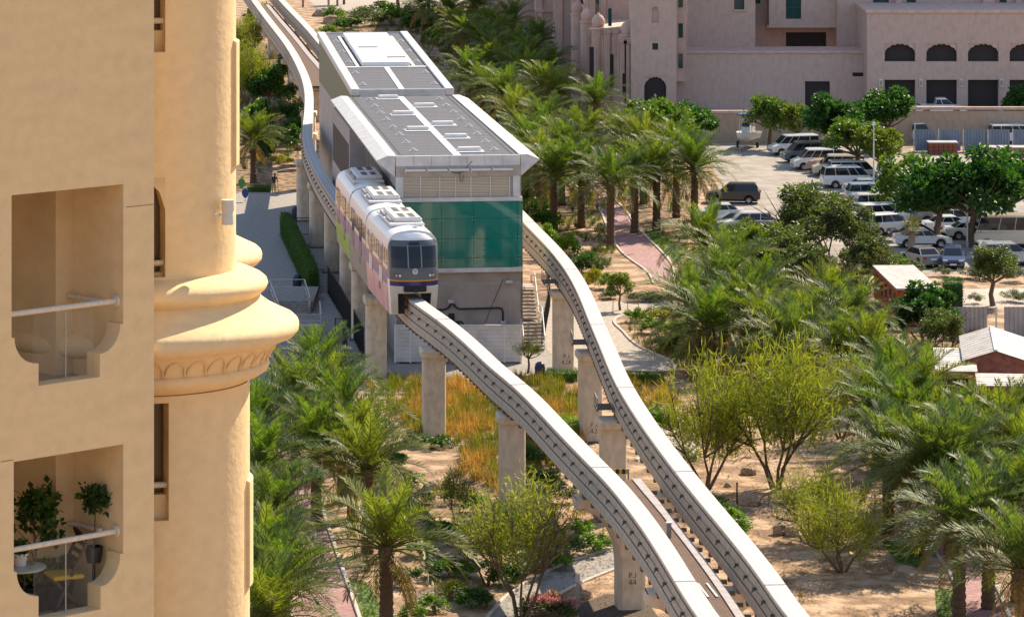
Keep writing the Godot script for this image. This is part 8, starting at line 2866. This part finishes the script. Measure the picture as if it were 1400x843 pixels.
func build_small_things():
	var R := "boulders in the sandy garden"
	rock(Vector3(12.77, 0.00, -197.10), Vector3(0.45, 0.32, 0.4), 1, "tan boulder at the foot of the feathery trees", R)
	rock(Vector3(12.24, 0.00, -188.87), Vector3(0.62, 0.5, 0.5), 2, "angular pale boulder beside the green shrubs", R)
	rock(Vector3(13.33, 0.00, -181.64), Vector3(0.42, 0.42, 0.4), 3, "rounded boulder, first of a touching pair", R)
	rock(Vector3(13.92, 0.00, -181.30), Vector3(0.38, 0.36, 0.36), 4, "rounded boulder, second of a touching pair", R)
	rock(Vector3(11.43, 0.00, -193.68), Vector3(0.2, 0.14, 0.2), 5, "small flat stone on the open sand", R)
	rock(Vector3(-22.41, 0.00, -371.09), Vector3(1.0, 0.7, 0.8), 6, "large brown boulder in the plaza garden", R)
	rock(Vector3(-21.01, 0.00, -364.68), Vector3(0.7, 0.5, 0.6), 7, "smaller brown boulder beside the far guideway", R)
	rock(Vector3(3.35, 0.00, -167.55), Vector3(0.35, 0.3, 0.3), 8, "stone at the foot of the bollard light", R)
	rock(Vector3(-4.25, 0.00, -193.09), Vector3(0.5, 0.3, 0.4), 9, "flat stone in the bare patch of the grass bed", R)
	for q in [[440, 22], [452, 32], [566, 30]]:
		rock(Vector3((q[0] - 700) * 38.0 / (q[1] + 316.0), 0, -190000.0 / (q[1] + 316.0)), Vector3(1.3, 0.9, 1.0), int(q[0]), "large rock beyond the rear hall", "rocks beyond the rear hall")
	# bollard lights
	for q in [[Vector3(2.99, 0.00, -166.08), 1.45, "grey bollard light with slotted head beside the forked pillar"], [Vector3(17.82, 0.00, -268.36), 1.3, "pale bollard light in front of the parked cars"], [Vector3(14.98, 0.00, -304.49), 1.5, "pale post light beside the palm trunks by the lot"], [Vector3(21.17, 0.00, -264.62), 1.2, "pale bollard light under the low palms"]]:
		var t := thing("bollard_light", q[2], "bollard light", q[0])
		var h: float = q[1]
		var b := MB.new()
		b.lathe([Vector2(0.075, h * 0.74), Vector2(0.075, 0.05), Vector2(0.12, 0.04), Vector2(0.12, 0.0)], 14)
		part(t, "post", b, mats.panel_grey)
		b = MB.new()
		b.lathe([Vector2(0.06, h * 0.95), Vector2(0.06, h * 0.74)], 14)
		part(t, "lens", b, mats.lens)
		b = MB.new()
		for k in 4: b.lathe([Vector2(0.0, h * (0.79 + k * 0.05) + 0.02), Vector2(0.115, h * (0.79 + k * 0.05) + 0.015), Vector2(0.115, h * (0.79 + k * 0.05) - 0.012), Vector2(0.0, h * (0.79 + k * 0.05) - 0.015)], 14)
		b.lathe([Vector2(0, h), Vector2(0.11, h - 0.01), Vector2(0.115, h * 0.955), Vector2(0, h * 0.95)], 14)
		part(t, "louvre_head", b, mats.gutter)
	# slim posts along the sand
	for q in [[Vector3(11.63, 0.00, -188.87), 1.1, "thin dark stake beside the pale boulder"], [Vector3(21.21, 0.00, -381.53), 2.4, "thin pale pole in front of the garden wall"]]:
		var b := MB.new()
		b.tube([Vector3.ZERO, Vector3(0, q[1], 0)], [0.04], 8)
		b.tube([Vector3(0, q[1], 0), Vector3(0, q[1] + 0.05, 0)], [0.06], 8)
		single("garden_stake", b, mats.black_metal if q[1] < 2 else mats.gutter, q[2], "stake", q[0])
	# street lamp posts in the parking lot
	for q in [[Vector3(31.72, 0.00, -320.40), 6.8, "slim lamp post between the vans and the blue fence"], [Vector3(36.20, 0.00, -290.52), 6.0, "slim lamp post beside the tree trunks by the minibus"]]:
		var t := thing("lamp_post", q[2], "lamp post", q[0])
		var b := MB.new()
		b.tube([Vector3.ZERO, Vector3(0, q[1], 0)], [0.09, 0.05], 10)
		part(t, "pole", b, mats.gutter)
		b = MB.new()
		b.box(Vector3(0, q[1] + 0.12, 0), Vector3(0.3, 0.3, 0.3), 0.08)
		part(t, "lamp_head", b, mats.white)
	# tree stakes in the court
	for q in [[838, 428], [858, 428], [873, 420], [868, 455], [872, 465], [885, 482], [895, 490], [918, 482], [905, 468]]:
		var b := MB.new()
		b.bar(Vector3(0, 0, 0), Vector3(0.02, 0.85, 0), 0.05, 0.05)
		single("planting_stake", b, mats.tarp, "short wooden stake in the beds of the paved court", "stake", Vector3((q[0] - 700) * 38.0 / (q[1] + 316.0), 0, -190000.0 / (q[1] + 316.0)), 0.0, "stakes in the paved court")
	# far plaza: tree trunks in boxes, parasol
	for q in [[414, 10], [449, 11], [461, 8]]:
		var b := MB.new()
		b.bar(Vector3.ZERO, Vector3(0, 5, 0), 0.35, 0.35, 0.03)
		single("pergola_post", b, mats.tarp, "tan post of the shade structure on the far plaza", "post", Vector3((q[0] - 700) * 38.0 / (q[1] + 316.0), 0, -190000.0 / (q[1] + 316.0)), 0.0, "posts on the far plaza")
	# loose palm log and weathered fence piece by the lot
	var lg := MB.new()
	lg.tube([Vector3(-1.2, 0.25, 0), Vector3(0, 0.3, 0.4), Vector3(1.3, 0.25, 1.2)], [0.28, 0.25, 0.2], 9)
	single("fallen_trunk", lg, mats.bark, "fallen tan trunk lying in the undergrowth left of the orange cabin", "log", Vector3(23.27, 0.00, -273.78), 0.5)
	# young stump palm by the white saloon
	var sp := MB.new()
	sp.tube([Vector3.ZERO, Vector3(0, 1.5, 0), Vector3(0.05, 2.1, 0)], [0.3, 0.28, 0.2], 9)
	var stp := thing("palm_stump", "cropped palm stump with tied fronds in front of the white saloon", "palm stump", Vector3(31.12, 0.00, -284.43))
	part(stp, "trunk", sp, mats.tarp)
	part(stp, "tied_fronds", leaf_ball(Vector3(0.5, 0.7, 0.5), 420, 0.5, 0.02, Color(0.10, 0.11, 0.03), Color(0.26, 0.22, 0.07), 77, 0, 1.2), mats.leaf, Transform3D(Basis.IDENTITY, Vector3(0, 2.4, 0)))

	# fallen leaves and twigs on the sand
	var g := RandomNumberGenerator.new()
	g.seed = 909
	var lb := MB.new()
	for k in 14:
		var o := Vector3(g.randf_range(-0.5, 0.5), g.randf_range(0.004, 0.03), g.randf_range(-0.5, 0.5))
		var a := g.randf() * TAU
		leaf(lb, o, Vector3(sin(a), 0.15, cos(a)).normalized(), Vector3(cos(a), 0, -sin(a)), g.randf_range(0.08, 0.3), g.randf_range(0.008, 0.03), Vector3.UP, Color.WHITE.lerp(Color(0.5, 0.5, 0.5), g.randf()))
	var poly := [Vector2(-2.49, -207.42), Vector2(10.41, -216.89), Vector2(13.00, -209.71), Vector2(19.49, -202.99), Vector2(20.15, -179.92), Vector2(18.90, -160.20), Vector2(-1.92, -160.20), Vector2(-5.98, -187.01)]
	var xs := []
	for k in 1500:
		var p := Vector2(g.randf_range(-9, 19), g.randf_range(-212, -158))
		if in_poly(p, poly): xs.append(Transform3D(Basis(Vector3.UP, g.randf() * TAU).scaled(Vector3.ONE * g.randf_range(0.6, 1.6)), Vector3(p.x, 0.004, p.y)))
	var mm := MultiMesh.new()
	mm.transform_format = MultiMesh.TRANSFORM_3D
	mm.use_colors = true
	mm.mesh = lb.mesh()
	mm.instance_count = xs.size()
	for i in xs.size():
		mm.set_instance_transform(i, xs[i])
		mm.set_instance_color(i, Color(0.16, 0.10, 0.05).lerp(Color(0.42, 0.30, 0.17), g.randf()))
	var o := MultiMeshInstance3D.new()
	o.multimesh = mm
	o.material_override = mats.leaf_dry
	o.name = "leaf_litter"
	add_child(o)
	tag(o, "dry leaves and twigs strewn over the sand of the near garden", "leaf litter", "", "stuff")
